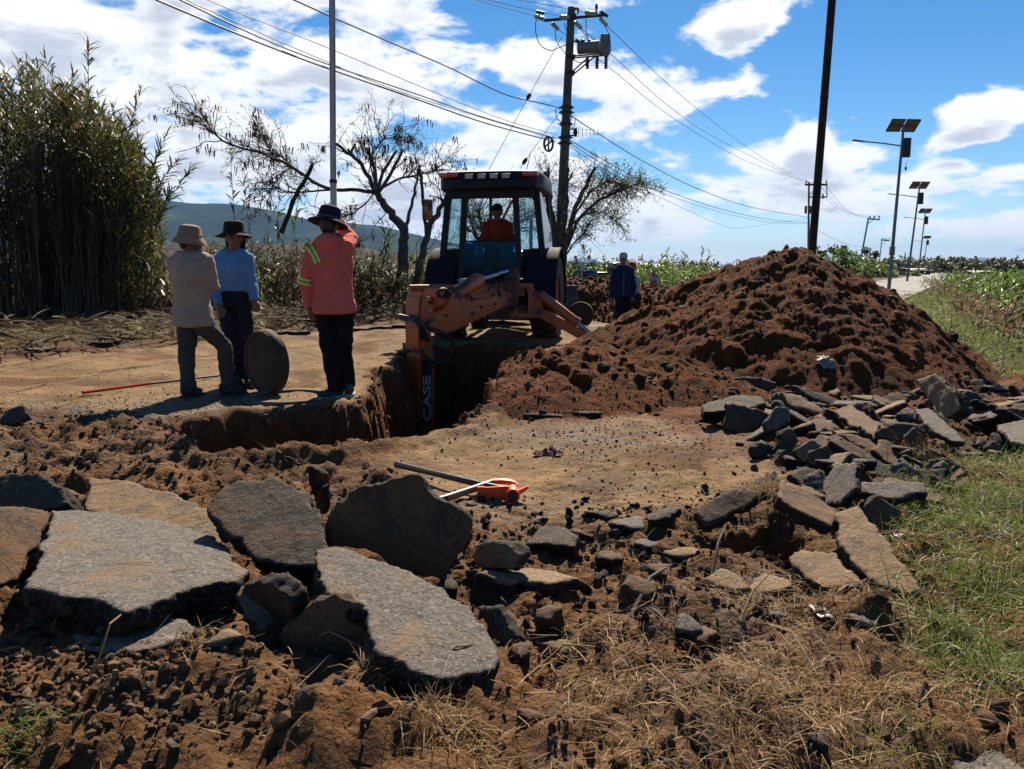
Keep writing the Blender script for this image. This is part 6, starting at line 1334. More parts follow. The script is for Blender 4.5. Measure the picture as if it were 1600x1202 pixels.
A_DARK = asphalt_mat('dark_asphalt', (.12, .098, .075), (.26, .14, .065), (.020, .015, .011), .50)
A_BROWN = asphalt_mat('earthy_asphalt', (.14, .10, .07), (.34, .175, .075), (.026, .018, .013), .75)
A_SAND = asphalt_mat('sandy_asphalt', (.28, .21, .15), (.52, .33, .17), (.04, .03, .022), .80)
A_EARTH = asphalt_mat('crumbled_earth_lump', (.20, .12, .065), (.28, .17, .09), (.10, .055, .028), .85)
def solid(outline, n, thick, voxel, mat, name, seed, label, cat, group=None, rough=1.0, taper=.06, edge=.5, upper='top'):
    """irregular plate: 3D outline on its upper plane, n = upward normal of the plate"""
    P = [Vector(p) for p in outline]; c = sum(P, Vector()) / len(P); n = Vector(n).normalized(); rs = random.Random(seed); size = max((p - c).length for p in P); Q = []
    for i in range(len(P)):
        a, b = P[i], P[(i + 1) % len(P)]; L = (b - a).length; k = max(1, int(L / (voxel * 2.5)))
        for j in range(k):
            q = a.lerp(b, j / k); o = (q - c).normalized(); dd = (q - P[0]).length; nz = float(pn(np.array([q.x * 7 + seed * .7]), np.array([q.y * 7 + q.z * 7]), None, seed)[0]); n2 = float(pn(np.array([q.x * 26]), np.array([q.y * 26 + q.z * 20 + seed]), None, seed + 2)[0])
            Q.append(q + o * (nz * min(.030, size * .11) + n2 * min(.010, size * .05)))
    lo = [c + (q - c) * (1 - taper * rs.uniform(.2, 1.6)) - n * thick * rs.uniform(.8, 1.15) for q in Q]; mid = [c + (q - c) * (1 + .012 * rs.uniform(-1, 1.5)) - n * thick * .4 for q in Q]
    mb = MB(); mb.v = [tuple(q - c) for q in Q] + [tuple(q - c) for q in mid] + [tuple(q - c) for q in lo]; m = len(Q)
    mb.f = [tuple(range(m))] + [(i + m, (i + 1) % m + m, (i + 1) % m, i) for i in range(m)] + [(i + 2 * m, (i + 1) % m + 2 * m, (i + 1) % m + m, i + m) for i in range(m)] + [tuple(range(3 * m - 1, 2 * m - 1, -1))]
    nn = np.array(n)
    info = {}
    def dsp(co, no):
        up = no @ nn; info['up'] = up; s = seed * .37
        top = np.clip(up * 1.6 - .4, 0, 1); side = 1 - np.clip(np.abs(up) * 1.4, 0, 1)
        return rough * ((.0065 * fbm(co[:, 0] * 9 + s, co[:, 1] * 9, co[:, 2] * 9, 3, seed)) + .0026 * fbm(co[:, 0] * 34, co[:, 1] * 34 + s, co[:, 2] * 34, 2, seed + 3) * (.7 + 2.2 * (1 - top)) + (.016 * (1 - top)) * fbm(co[:, 0] * 18 + s, co[:, 1] * 18, co[:, 2] * 18, 3, seed + 7))
    me = remeshed(mb, name, voxel, 1, disp=dsp)
    up = info['up']; C = np.zeros((len(up), 4), np.float32); C[:, 0] = np.clip((up - .45) * 3.2, 0, 1); C[:, 1] = np.clip((-up - .4) * 3, 0, 1); C[:, 3] = 1
    a_ = me.color_attributes.new('face', 'FLOAT_COLOR', 'POINT'); a_.data.foreach_set('color', C.ravel())
    o = put(name, me, mat, label=label, cat=cat, group=group); o.location = c; return o
def plane3(p3):
    A, B, C_ = [G(u, v, z) if True else None for (u, v, z) in p3]; n = (B - A).cross(C_ - A).normalized()
    return A, (n if n.z > 0 else -n)
def px_slab(px, p3, thick, mat, label, seed, vox=.0085, name='asphalt_slab', **kw):
    A, n = plane3(p3); return solid([onplane(u, v, A, n) for u, v in px], n, thick, vox, mat, name, seed, label, 'asphalt slab' if 'asphalt' in name else 'rock', **kw)
S_ = [
 ([(84, 799), (120, 797), (165, 800), (250, 812), (330, 835), (350, 858), (387, 890), (368, 906), (300, 916), (258, 936), (195, 957), (130, 930), (38, 916), (58, 872), (72, 835)], [(84, 799, .17), (387, 890, .17), (195, 957, .20)], .10, A_GREY, 'largest flat grey asphalt slab lying at the lower left'),
 ([(138, 748), (200, 750), (270, 772), (330, 796), (345, 828), (338, 850), (250, 820), (165, 806), (132, 795)], [(138, 748, .16), (338, 850, .10), (132, 795, .10)], .09, A_SAND, 'sandy coated slab behind the largest flat grey one'),
 ([(340, 768), (372, 750), (430, 745), (472, 757), (500, 802), (513, 850), (497, 884), (445, 882), (395, 866), (345, 828), (326, 792)], [(430, 745, .36), (326, 792, .27), (497, 884, .17)], .11, A_DARK, 'dark rounded asphalt slab tilted up in the middle of the slab heap'),
 ([(513, 800), (560, 764), (650, 742), (692, 785), (742, 812), (722, 868), (692, 912), (640, 895), (570, 866), (504, 850)], [(650, 742, .44), (504, 850, .16), (692, 912, .04)], .065, A_BROWN, 'brown earthy asphalt slab propped steeply below the mattocks'),
 ([(494, 858), (540, 855), (600, 878), (660, 903), (738, 948), (786, 1030), (776, 1046), (700, 1058), (645, 1050), (588, 1016), (582, 988), (560, 952), (512, 932), (497, 898)], [(494, 858, .27), (786, 1030, .11), (588, 1016, .17)], .10, A_GREY, 'long pale asphalt slab with an orange stain, sloping down to the right'),
 ([(108, 988), (190, 994), (258, 962), (298, 964), (306, 985), (280, 1002), (180, 1024), (130, 1012)], [(108, 988, .10), (298, 964, .12), (180, 1024, .11)], .06, A_GREY, 'thin crescent of asphalt in front of the largest slab'),
 ([(362, 922), (392, 905), (430, 930), (445, 960), (420, 992), (380, 962)], [(362, 922, .14), (445, 960, .10), (420, 992, .06)], .05, A_SAND, 'small sandy slab in the gap between the two long ones'),
 ([(402, 900), (450, 895), (482, 925), (492, 955), (470, 968), (440, 945)], [(402, 900, .16), (492, 955, .16), (470, 968, .09)], .07, A_DARK, 'dark wedge jammed between the slabs'),
 ([(-30, 790), (40, 792), (84, 800), (60, 850), (36, 902), (-30, 925)], [(40, 792, .24), (-30, 925, .07), (36, 902, .05)], .09, A_BROWN, 'brown slab cut off by the left edge of the view'),
 ([(742, 850), (790, 846), (812, 870), (800, 892), (752, 890), (735, 872)], [(742, 850, .14), (812, 870, .14), (752, 890, .05)], .08, A_SAND, 'sandy lump right of the propped brown slab'),
 ([(742, 948), (780, 945), (812, 1002), (800, 1022), (778, 1010)], [(742, 948, .11), (812, 1002, .08), (778, 1010, .04)], .05, A_DARK, 'small dark slab beside the right end of the long pale one'),
 ([(1232, 872), (1250, 857), (1306, 865), (1352, 914), (1330, 922), (1290, 920), (1248, 893)], [(1250, 857, .12), (1352, 914, .12), (1248, 893, .08)], .05, A_SAND, 'thin sandy slab lying flat left of the pitted one'),
 ([(1306, 802), (1340, 790), (1372, 820), (1402, 862), (1442, 920), (1420, 932), (1380, 920), (1330, 880), (1308, 842)], [(1340, 790, .20), (1442, 920, .05), (1330, 880, .08)], .07, A_SAND, 'large pitted brown slab beside the green grass'),
 ([(1283, 756), (1308, 722), (1338, 719), (1336, 765), (1312, 788), (1290, 786)], [(1308, 722, .26), (1336, 765, .22), (1290, 786, .10)], .05, A_GREY, 'pale grey slab standing upright in the right-hand rubble'),
 ([(1082, 802), (1120, 776), (1210, 736), (1222, 752), (1170, 790), (1110, 822)], [(1082, 802, .10), (1210, 736, .24), (1110, 822, .06)], .06, A_DARK, 'dark slab leaning as the left side of the tent over the hollow'),
 ([(1212, 758), (1228, 750), (1280, 776), (1314, 800), (1300, 822), (1250, 800), (1214, 775)], [(1212, 758, .25), (1314, 800, .16), (1250, 800, .20)], .06, A_BROWN, 'slab forming the right side of the tent over the hollow'),
 ([(1330, 800), (1375, 775), (1410, 800), (1396, 830), (1365, 825)], [(1330, 800, .14), (1410, 800, .12), (1365, 825, .07)], .06, A_BROWN, 'brown slab tucked behind the pitted one'),
 ([(1336, 752), (1446, 752), (1446, 768), (1400, 778), (1338, 768)], [(1336, 752, .18), (1446, 752, .18), (1400, 778, .14)], .05, A_GREY, 'long flat slab right of the upright pale one'),
 ([(1430, 592), (1462, 585), (1495, 612), (1500, 640), (1478, 655), (1450, 622)], [(1462, 585, .42), (1500, 640, .22), (1450, 622, .25)], .12, A_SAND, 'big sandy block at the right foot of the heap'),
 ([(1303, 640), (1330, 632), (1398, 676), (1410, 690), (1385, 690), (1325, 660)], [(1330, 632, .20), (1410, 690, .12), (1325, 660, .16)], .05, A_BROWN, 'long narrow slab leaning below the heap, pointing down right'),
 ([(1430, 640), (1452, 636), (1500, 680), (1512, 692), (1488, 690), (1442, 660)], [(1452, 636, .26), (1512, 692, .14), (1442, 660, .2)], .05, A_GREY, 'narrow slab leaning below the sandy block'),
 ([(1195, 660), (1212, 636), (1232, 634), (1238, 650), (1216, 672), (1200, 672)], [(1212, 636, .26), (1238, 650, .2), (1200, 672, .12)], .05, A_GREY, 'small pale slab standing on edge at the left end of the rubble band'),
 ([(1095, 632), (1150, 616), (1190, 618), (1200, 630), (1150, 640), (1100, 644)], [(1095, 632, .16), (1190, 618, .2), (1150, 640, .14)], .10, A_DARK, 'long dark slab edge poking out under the heap'),
 ([(1556, 664), (1600, 655), (1640, 670), (1620, 700), (1580, 690)], [(1556, 664, .14), (1640, 670, .14), (1580, 690, .1)], .05, A_GREY, 'flat grey slab at the right edge of the rubble band'),
 ([(1488, 1130), (1540, 1140), (1590, 1165), (1610, 1215), (1500, 1225), (1478, 1180)], [(1488, 1130, .04), (1590, 1165, .06), (1500, 1225, .05)], .05, A_GREY, 'flat grey slab in the bottom right corner'),
 ([(500, 735), (482, 724), (478, 760), (492, 782), (505, 770)], [(500, 735, .28), (478, 760, .22), (492, 782, .12)], .05, A_DARK, 'dark upright splinter behind the rounded dark slab'),
 ([(505, 760), (516, 756), (517, 790), (512, 800), (503, 785)], [(505, 760, .2), (517, 790, .12), (503, 785, .1)], .04, A_DARK, 'smaller dark splinter beside the upright one'),
 ([(-30, 742), (60, 738), (100, 758), (110, 790), (60, 800), (-30, 795)], [(60, 738, .28), (110, 790, .17), (-30, 795, .14)], .14, A_DARK, 'black lump at the left edge behind the sandy slab'),
 ([(5, 640), (40, 632), (45, 650), (20, 665), (0, 660)], [(5, 640, .16), (45, 650, .12), (0, 660, .08)], .06, A_DARK, 'dark chunk at the left edge of the churned soil'),
 ([(1245, 1010 - 60), (1000, 0)][:0], None, 0, None, ''),
]
for i, s in enumerate(S_):
    if not s[0]: continue
    px_slab(s[0], s[1], s[2], s[3], s[4], 500 + i * 7, vox=.0088 if i < 6 else .0125)
# rounded earthy block with its underside turned to the camera
px_slab([(440, 985), (478, 950), (528, 934), (572, 955), (592, 1002), (578, 1046), (500, 1042), (445, 1030)], [(440, 985, .13), (572, 955, .19), (500, 1042, .02)], .13, A_EARTH, 'rounded brown block under the left end of the long pale slab', 901, name='earth_block')
def lumps(L, name, cat):
    for i, (u, v, w, hgt, dpt, yaw, tilt, roll, mat, label) in enumerate(L):
        p = hit(u, v); m = p.y / F; W_ = w * m / 2; rs = random.Random(hash((u, v)) % 9999 if False else u * 31 + v)
        k = rs.randint(4, 7); M = Matrix.Rotation(R(yaw), 3, 'Z') @ Matrix.Rotation(R(tilt), 3, 'X') @ Matrix.Rotation(R(roll), 3, 'Y')
        ol = []
        for j in range(k):
            a = 2 * math.pi * (j + rs.uniform(-.42, .42)) / k; rr = rs.uniform(.62, 1.2); ol.append(Vector((math.cos(a) * W_ * rr, math.sin(a) * dpt * .5 * rr, 0)))
        lift = .75 * max(.0, min(hgt, .5 * (abs(math.sin(R(tilt))) * dpt + abs(math.sin(R(roll))) * 2 * W_) + hgt * .45 * math.cos(R(tilt))))
        c = Vector((p.x, p.y, Hs(p.x, p.y) + lift)); solid([c + M @ q for q in ol], M @ Vector((0, 0, 1)), hgt, .0140 if p.y < 5 else .021, mat, name, u + v, label, cat)
G_, D_, B_, S2, E_ = A_GREY, A_DARK, A_BROWN, A_SAND, A_EARTH
lumps([ # u, v, width px, thick m, depth m, yaw, tilt, roll
 (865, 862, 100, .13, .20, 10, 8, -4, D_, 'black asphalt block right of the mattocks, above a sandy one'), (836, 915, 140, .10, .20, -5, -6, 3, S2, 'wide sandy block below the black one'), (850, 985, 55, .14, .12, 20, 20, -14, E_, 'upright brown lump below the wide sandy block'),
 (770, 920, 90, .10, .18, 5, 6, 4, S2, 'brown block behind the end of the long pale slab'), (985, 822, 75, .05, .16, 15, 4, 3, G_, 'grey topped flat piece on the edge of the pad'), (945, 806, 62, .035, .12, -10, 3, 2, D_, 'thin dark flake on the pad edge'), (1035, 812, 80, .05, .12, 20, 6, -4, D_, 'dark narrow piece right of the grey topped one'),
 (1010, 858, 48, .04, .10, 8, 5, 6, G_, 'small bluish grey piece in the soil below the pad'), (1065, 876, 70, .07, .12, -20, 8, -6, S2, 'earthy piece left of the hollow'), (1140, 925, 80, .07, .16, 30, 12, -10, S2, 'sandy wedge below the hollow'), (1205, 928, 78, .05, .18, -15, 7, -3, S2, 'flat sandy piece left of the thin sandy slab'),
 (1076, 992, 56, .05, .14, -35, 14, 22, G_, 'small grey slab tilted in the straw'), (1345, 978, 60, .05, .10, -18, 8, 6, G_, 'small grey chunk in front of the pitted slab'), (1165, 1065, 40, .03, .08, 0, 5, 5, G_, 'little grey flake in the straw'), (1212, 965, 44, .04, .08, 12, 6, 4, G_, 'grey flake beside the dry grass tuft'),
 (952, 880, 56, .06, .10, 10, 8, 8, B_, 'brown clod-coated piece below the small flat pieces'), (905, 838, 70, .05, .10, -12, 5, 3, B_, 'brown piece behind the black block'), (1030, 905, 52, .08, .10, 0, 16, 10, E_, 'brown lump below the earthy piece'), (1000, 940, 60, .10, .12, 30, 20, -8, E_, 'dark brown lump in the middle of the churned soil'),
 (815, 1030, 66, .07, .10, -25, 15, 10, B_, 'earthy chunk by the right tip of the long pale slab'), (700, 930, 60, .09, .12, 15, 20, 0, D_, 'dark chunk under the propped brown slab'), (880, 1025, 80, .07, .10, -5, 6, 3, E_, 'low brown clod below the upright lump'), (1100, 1000, 70, .05, .09, 10, 5, -5, E_, 'brown clod above the straw'),
 (330, 955, 60, .06, .12, 0, 10, 8, D_, 'dark piece in the gap right of the largest slab'), (350, 1010, 70, .05, .12, 10, 8, -10, S2, 'sandy clod in front of the gap'), (455, 1010, 60, .06, .10, 0, 20, 5, B_, 'brown chunk at the left foot of the rounded block'), (920, 648, 90, .035, .10, 4, 3, 1, D_, 'thin black strip of old asphalt edge on the pad'), (850, 652, 100, .035, .09, -3, 3, 1, D_, 'longer black strip of asphalt edge left of the thin one'),
 (30, 655, 40, .06, .12, 20, 15, 10, D_, 'dark chunk on the left soil bank'), (1110, 662, 60, .07, .12, 0, 14, -8, D_, 'dark chunk at the left end of the rubble band'), (1140, 655, 44, .06, .10, 30, 24, 12, B_, 'brown chunk beside the dark one at the rubble end'), (1280, 1165, 50, .05, .08, 10, 5, 6, D_, 'dark stone at the bottom right of the straw'),
 (210, 1065, 44, .05, .07, 10, 10, 5, E_, 'pale brown clod at the bottom left'), (830, 1130, 70, .05, .08, -10, 6, 4, E_, 'rounded clod at the bottom centre'), (1090, 1075, 72, .03, .10, 14, 9, -3, E_, 'flat reddish flake lying in the straw'), (1425, 645 + 40, 80, .07, .16, 20, 10, 6, B_, 'brown slab piece in the middle of the right rubble')],
 'asphalt_chunk', 'asphalt chunk')
# the band of heaped pieces from the foot of the heap to the right edge
rs = random.Random(12); places = ['under the foot of the heap', 'in the middle of the rubble band', 'at the right end of the rubble band']
cells_ = [('dark', D_), ('brown', B_), ('grey', G_), ('sandy', S2)]; used_l = set(); cnt = 0
NEAR = [('left of the upright pale slab', 1250, 740), ('right behind the upright pale slab', 1370, 725), ('below the narrow leaning slab', 1400, 705), ('under the foot of the heap', 1270, 650), ('near the sandy block', 1500, 640), ('above the grass at the right edge', 1530, 700), ('beside the tent over the hollow', 1190, 715), ('right of the long flat slab', 1480, 760), ('at the far right edge', 1580, 630), ('just above the pitted slab', 1340, 780), ('between the heap and the narrow slab', 1340, 640)]
adj = ['small', 'tilted', 'flat', 'thick', 'thin', 'broken', 'wedge-shaped', 'jagged', 'low', 'upright', 'half buried', 'cracked', 'narrow', 'squarish', 'pointed', 'leaning', 'crumbled', 'short', 'long', 'dirty']
for k in range(185):
    u = rs.uniform(1175, 1640); t_ = (u - 1175) / 465; v = rs.uniform(612 + 10 * math.sin(u * .02), 722 + 34 * min(1, t_ * 1.3) - max(0, u - 1500) * .15) if k % 4 else rs.uniform(700, 800)
    if v > 722 and not (1215 < u < 1500): continue
    w = rs.choice([26, 32, 40, 56, 84, 100]) * (.8 + .4 * rs.random()); cn, mt = rs.choice(cells_[:2] * 4 + [cells_[3]] * 2 + [cells_[2]]); tilt = rs.uniform(12, 62) if rs.random() < .6 else rs.uniform(-6, 10); roll = rs.uniform(-30, 34); yaw = rs.uniform(-35, 35)
    pl = min(NEAR, key=lambda q: math.hypot((q[1] - u) * .6, q[2] - v)); ad = adj[k % 10] if abs(tilt) < 30 else 'upright'; lb = f'{ad} {cn} asphalt piece {pl[0]}'
    q = 0
    while lb in used_l and q < 20: lb = f'{adj[q]} {cn} asphalt piece {pl[0]}'; q += 1
    used_l.add(lb); lumps([(u, v, w, rs.uniform(.035, .08), rs.uniform(.10, .30), yaw, tilt, roll, mt, lb)] if False else [(int(u), int(v), w, rs.uniform(.035, .08), rs.uniform(.10, .30), yaw, tilt, roll, mt, lb)], 'asphalt_chunk', 'asphalt chunk')

# ------------------------------------------------------------ clods, stones, gravel (far too many to count)
def ico(sub, seed, jit):
    bm = bmesh.new(); bmesh.ops.create_icosphere(bm, subdivisions=sub, radius=1.0); r_ = random.Random(seed)
    for v in bm.verts: v.co *= 1 + r_.uniform(-jit, jit)
    V = np.array([v.co[:] for v in bm.verts]); Fc = np.array([[v.index for v in f.verts] for f in bm.faces]); bm.free(); return V, Fc
PR = {1: [ico(1, s, .20) for s in range(6)], 2: [ico(2, s + 40, .13) for s in range(5)]}
def rocks(name, pts, size, mat, label, sub=1, flat=.7, sink=.3, kind='stuff'):
    n = len(pts); parts = []; pid = rng.integers(0, len(PR[sub]), n)
    for k, (V0, F0) in enumerate(PR[sub]):
        ix = np.where(pid == k)[0]
        if not len(ix): continue
        m = len(ix); a = rng.normal(size=(m, 4)); a /= np.linalg.norm(a, axis=1, keepdims=True); w, x, y, z = a.T
        Rm = np.stack([1 - 2 * (y * y + z * z), 2 * (x * y - z * w), 2 * (x * z + y * w), 2 * (x * y + z * w), 1 - 2 * (x * x + z * z), 2 * (y * z - x * w), 2 * (x * z - y * w), 2 * (y * z + x * w), 1 - 2 * (x * x + y * y)], -1).reshape(m, 3, 3)
        ax = rng.uniform(.6, 1.15, (m, 1, 3)); ax[:, 0, 2] *= flat; S = V0[None] * ax * size[ix, None, None]; P = np.einsum('mij,mkj->mki', Rm, S) ; P += pts[ix, None, :]; P[..., 2] += (size[ix] * (.5 - sink))[:, None]
        parts.append((P.reshape(-1, 3), (F0[None] + (np.arange(m) * len(V0))[:, None, None]).reshape(-1, F0.shape[1])))
    V, Q = join(parts); o = put(name, mesh_np(name, V, Q, smooth=False), mat, label=label, cat='rubble', kind=kind); return o
def stone_mat(name, cols):
    m = bpy.data.materials.new(name); m.use_nodes = True; t = m.node_tree; t.nodes.clear(); N = NT(t); out = N.new('ShaderNodeOutputMaterial'); b = N.new('ShaderNodeBsdfPrincipled'); N.link(b.outputs[0], out.inputs[0])
    g = N.new('ShaderNodeNewGeometry'); tc = N.new('ShaderNodeTexCoord'); v = tc.outputs['Object']
    c = N.ramp(g.outputs['Random Per Island'], [(i / max(1, len(cols) - 1), q) for i, q in enumerate(cols)]); c = N.mix(N.math('MULTIPLY', N.sm(N.noise(v, 60, 5, .7), .4, .65), .55), c, tuple(q * .6 for q in cols[0]))
    N.link(N.mix(1.0, c, (ALB, ALB, ALB), 'MULTIPLY'), b.inputs['Base Color']); b.inputs['Roughness'].default_value = .93; b.inputs['Specular IOR Level'].default_value = .2
    bp = N.new('ShaderNodeBump'); bp.inputs['Distance'].default_value = 1; N.link(N.math('MULTIPLY', N.noise(v, 110, 5, .7), .006), bp.inputs['Height']); N.link(bp.outputs[0], b.inputs['Normal']); return m
M_CLOD = stone_mat('soil_clods', [(.10, .045, .018), (.22, .11, .045), (.36, .20, .09), (.20, .15, .11), (.50, .34, .19)]); M_RCLOD = stone_mat('red_clods', [(.055, .021, .008), (.11, .042, .015), (.18, .072, .027), (.25, .12, .055)])
M_GRAV = stone_mat('gravel_stones', [(.05, .048, .045), (.16, .14, .12), (.30, .26, .22), (.48, .43, .36), (.20, .12, .07)])
def onground(x, y): return np.stack([x, y, H(x, y)], 1)
def pick(n, x0, x1, y0, y1, f):
    y = y0 * (y1 / y0) ** rng.uniform(0, 1, n); x = rng.uniform(0, 1, n) * (x1 - x0) + x0
    # nearer strips are narrower: thin out what lies far outside the view
    k = (rng.uniform(0, 1, n) < f(x, y)) & (np.abs(x) < y * .75 + .5); return x[k], y[k]
def dens_fore(x, y):
    road, pad, smooth, fore, grass, verge, s = masks(x, y); d = sdf(x, y, TRENCH); return (1 - smooth * .93) * (d > .03) * (.35 + .65 * (pn(x * 1.7, y * 1.7, None, 601) > -.05)) * (y < 7.6)
x, y = pick(15500, -4.6, 5.2, 1.6, 7.5, dens_fore); sz = .003 + .011 * rng.uniform(0, 1, len(x)) ** 2.8 * (y / 2.5) ** .5; rocks('small_clods', onground(x, y), sz, M_CLOD, 'crumbs of dry soil strewn over the whole foreground')
x, y = pick(4200, -4.6, 5.2, 1.6, 7.5, lambda a, b: dens_fore(a, b) * (.4 + .6 * (pn(a * 1.1, b * 1.1, None, 603) > 0))); sz = .009 + .024 * rng.uniform(0, 1, len(x)) ** 2.8; rocks('soil_clods', onground(x, y), sz, M_CLOD, 'fist sized clods of soil lying about the foreground', sub=1)
def dens_left(x, y): c = G(120, 1110); return np.exp(-(((x - c.x) / .45) ** 2 + ((y - c.y) / .28) ** 2)) 
x, y = pick(7000, -1.9, .2, 1.6, 2.8, dens_left); rocks('pebbles', onground(x, y), .006 + .016 * rng.uniform(0, 1, len(x)) ** 2, M_CLOD, 'bed of pebbles and clods in the bottom left corner')
def dens_grav(x, y):
    road, pad, smooth, fore, grass, verge, s = masks(x, y); a = G(960, 680); b = G(230, 640); c = G(430, 636); d = sdf(x, y, TRENCH)
    return (d > .02) * np.clip(np.exp(-(((x - a.x) / 1.1) ** 2 + ((y - a.y) / .6) ** 2)) + np.exp(-(((x - b.x) / 1.1) ** 2 + ((y - b.y) / .8) ** 2)) + .10 * smooth + .5 * np.exp(-(((x - G(1080, 780).x) / .7) ** 2 + ((y - G(1080, 780).y) / .35) ** 2)), 0, 1)
x, y = pick(34000, -5.5, 3.2, 3.9, 13, dens_grav); rocks('gravel', onground(x, y), .003 + .009 * rng.uniform(0, 1, len(x)) ** 2, M_GRAV, 'grey and brown gravel scattered on the sandy pad and road edge')
def rg_pts(n, poly, soft=.15, pad_=.3):
    xs_ = [p[0] for p in poly]; ys_ = [p[1] for p in poly]; x = rng.uniform(min(xs_) - pad_, max(xs_) + pad_, n); y = rng.uniform(min(ys_) - pad_, max(ys_) + pad_, n)
    d = sdf(x, y, poly) + .22 * fbm(x * 2.4, y * 2.4, None, 3, 611); k = rng.uniform(0, 1, n) < 1 - sstep(d, -soft, soft); return x[k], y[k], d[k]
def shards(n, poly, s0, s1, mat, label, soft=.25):
    x, y, d = rg_pts(n, poly, soft, .3); rocks('asphalt_crumbs', onground(x, y), s0 + (s1 - s0) * rng.uniform(0, 1, len(x)) ** 2, mat, label, flat=.45, sink=.15)
M_SHARD = stone_mat('asphalt_shards', [(.022, .020, .018), (.05, .045, .04), (.12, .10, .085), (.22, .18, .14), (.09, .05, .03)])
shards(3400, gp([(1190, 640), (1330, 625), (1640, 600), (1660, 720), (1480, 735), (1450, 800), (1330, 810), (1080, 830), (1180, 740)]), .006, .034, M_SHARD, 'small shards of asphalt filling the gaps of the right-hand rubble')
shards(1800, gp([(700, 800), (940, 790), (1180, 800), (1330, 900), (1200, 990), (960, 1030), (800, 1060), (720, 930)]), .006, .030, M_SHARD, 'asphalt crumbs in the churned soil below the pad')
shards(1500, gp([(0, 660), (340, 680), (520, 740), (480, 800), (330, 800), (130, 745), (0, 740)]), .006, .030, M_SHARD, 'asphalt crumbs in the churned soil at the left')
def dens_pile(x, y): h = h_pile(x, y); g = h_ground(x, y); return ((h > g - .03) * (.3 + .7 * (pn(x * 1.3, y * 1.3, None, 605) > -.1)) * (y < PC.y + 1.2)).astype(float)
x, y = pick(13500, -.9, 7.0, 6.3, 12.5, dens_pile); rocks('dirt_crumbs', onground(x, y), .006 + .013 * rng.uniform(0, 1, len(x)) ** 2.5, M_RCLOD, 'reddish crumbs of earth covering the tall heap', sink=.55)
x, y = pick(650, -.9, 7.0, 6.3, 12.5, dens_pile); rocks('dirt_clods', onground(x, y), .03 + .055 * rng.uniform(0, 1, len(x)) ** 3, M_RCLOD, 'larger reddish clods stuck in the slope of the tall heap', sub=2, sink=.6)
x, y = pick(3500, -1.2, 7.6, 18.3, 22, lambda a, b: (h_pile2(a, b) > 0.0).astype(float)); rocks('dirt_crumbs', onground(x, y), .02 + .05 * rng.uniform(0, 1, len(x)) ** 2, M_RCLOD, 'crumbs of earth on the low bank in the distance')
for (u, v, s, lb) in [(862, 575, .10, 'round clod on the low dirt tongue, left of the other big ones'), (880, 582, .07, 'smaller clod leaning on the round one'), (907, 600, .11, 'wide dark clod on the low dirt tongue'), (1290, 700, .0, ''), (722 + 120, 585, .07, 'brown clod at the trench side of the dirt tongue'), (1087, 415, .0, '')]:
    if not s: continue
    p = hit(u, v); z = p.z; me = remeshed(MB().ell((0, 0, 0), (s, s * .9, s * .75), None, 18, 12), 'clod', s * .1, 1, disp=lambda co, no, s=s, u=u: s * .32 * fbm(co[:, 0] / s * 1.3 + u, co[:, 1] / s * 1.3, co[:, 2] / s * 1.3, 4, 9)); o = put('clod', me, M_RED, label=lb, cat='clod'); o.location = (p.x, p.y, z + s * .35)

def wall_pts(n):
    x = rng.uniform(-3.6, 1.6, n * 14); y = rng.uniform(5.0, 13.5, n * 14); d = sdf(x, y, TRENCH) + .10 * fbm(x * 2.4, y * 2.4, None, 3, 81); k = (d > -.42) & (d < .07); return x[k][:n], y[k][:n]
x, y = wall_pts(2600); rocks('wall_clods', np.stack([x, y, h_ground(x, y)], 1), .010 + .035 * rng.uniform(0, 1, len(x)) ** 2, M_CLOD, 'clods and stones sticking out of the trench walls', sink=.5)
# ------------------------------------------------------------ straw and grass
M_STRAW = leafmat('straw', [(.14, .07, .03), (.30, .17, .07), (.52, .33, .14), (.95, .70, .38)], .7, .15, 3); M_GRASS = leafmat('green_grass', [(.035, .08, .012), (.08, .16, .02), (.15, .24, .035), (.24, .30, .06), (.44, .36, .13)], .5, .3, 2.2)
def blade_field(name, x, y, L, W, el, droop, mat, label, zoff=0.0, cat='grass', nseg=3):
    n = len(x); az = rng.uniform(0, 2 * math.pi, n); D = np.stack([np.cos(az) * np.cos(el), np.sin(az) * np.cos(el), np.sin(el)], 1); P = onground(x, y); P[:, 2] += zoff if not hasattr(zoff, '__len__') else zoff
    V, Q = blades(P, D, L, W, droop, nseg); return put(name, mesh_np(name, V, [Q]), mat, label=label, cat=cat, kind='stuff')
def gd(px): return gp(px)
GR = gp([(1385, 800), (1450, 745), (1660, 715), (1720, 960), (1640, 1130), (1490, 1090), (1420, 960), (1380, 900)])
x, y, d = rg_pts(27000, GR); g = pn(x * 1.6, y * 1.6, None, 613) + .5 * pn(x * 4, y * 4, None, 614); tall = .6 + .4 * g
n = len(x); el = rng.uniform(.15, 1.35, n); blade_field('green_grass', x, y, np.clip(rng.uniform(.07, .24, n) * (tall + .3), .03, .36), rng.uniform(.0018, .0040, n), el, rng.uniform(.2, 1.0, n), M_GRASS, 'matted green and yellow grass at the right edge', zoff=rng.uniform(0, .05, n))
x, y, d = rg_pts(6500, GR, .3, .4); n = len(x); blade_field('dry_grass', x, y, rng.uniform(.05, .20, n), rng.uniform(.002, .004, n), rng.uniform(0, .7, n), rng.uniform(.1, .9, n), M_STRAW, 'dry stems mixed into the green grass at the right', zoff=rng.uniform(.0, .05, n))
ST = gp([(850, 1080), (1000, 985), (1100, 930), (1250, 930), (1400, 960), (1500, 1090), (1620, 1180), (1600, 1260), (800, 1260)])
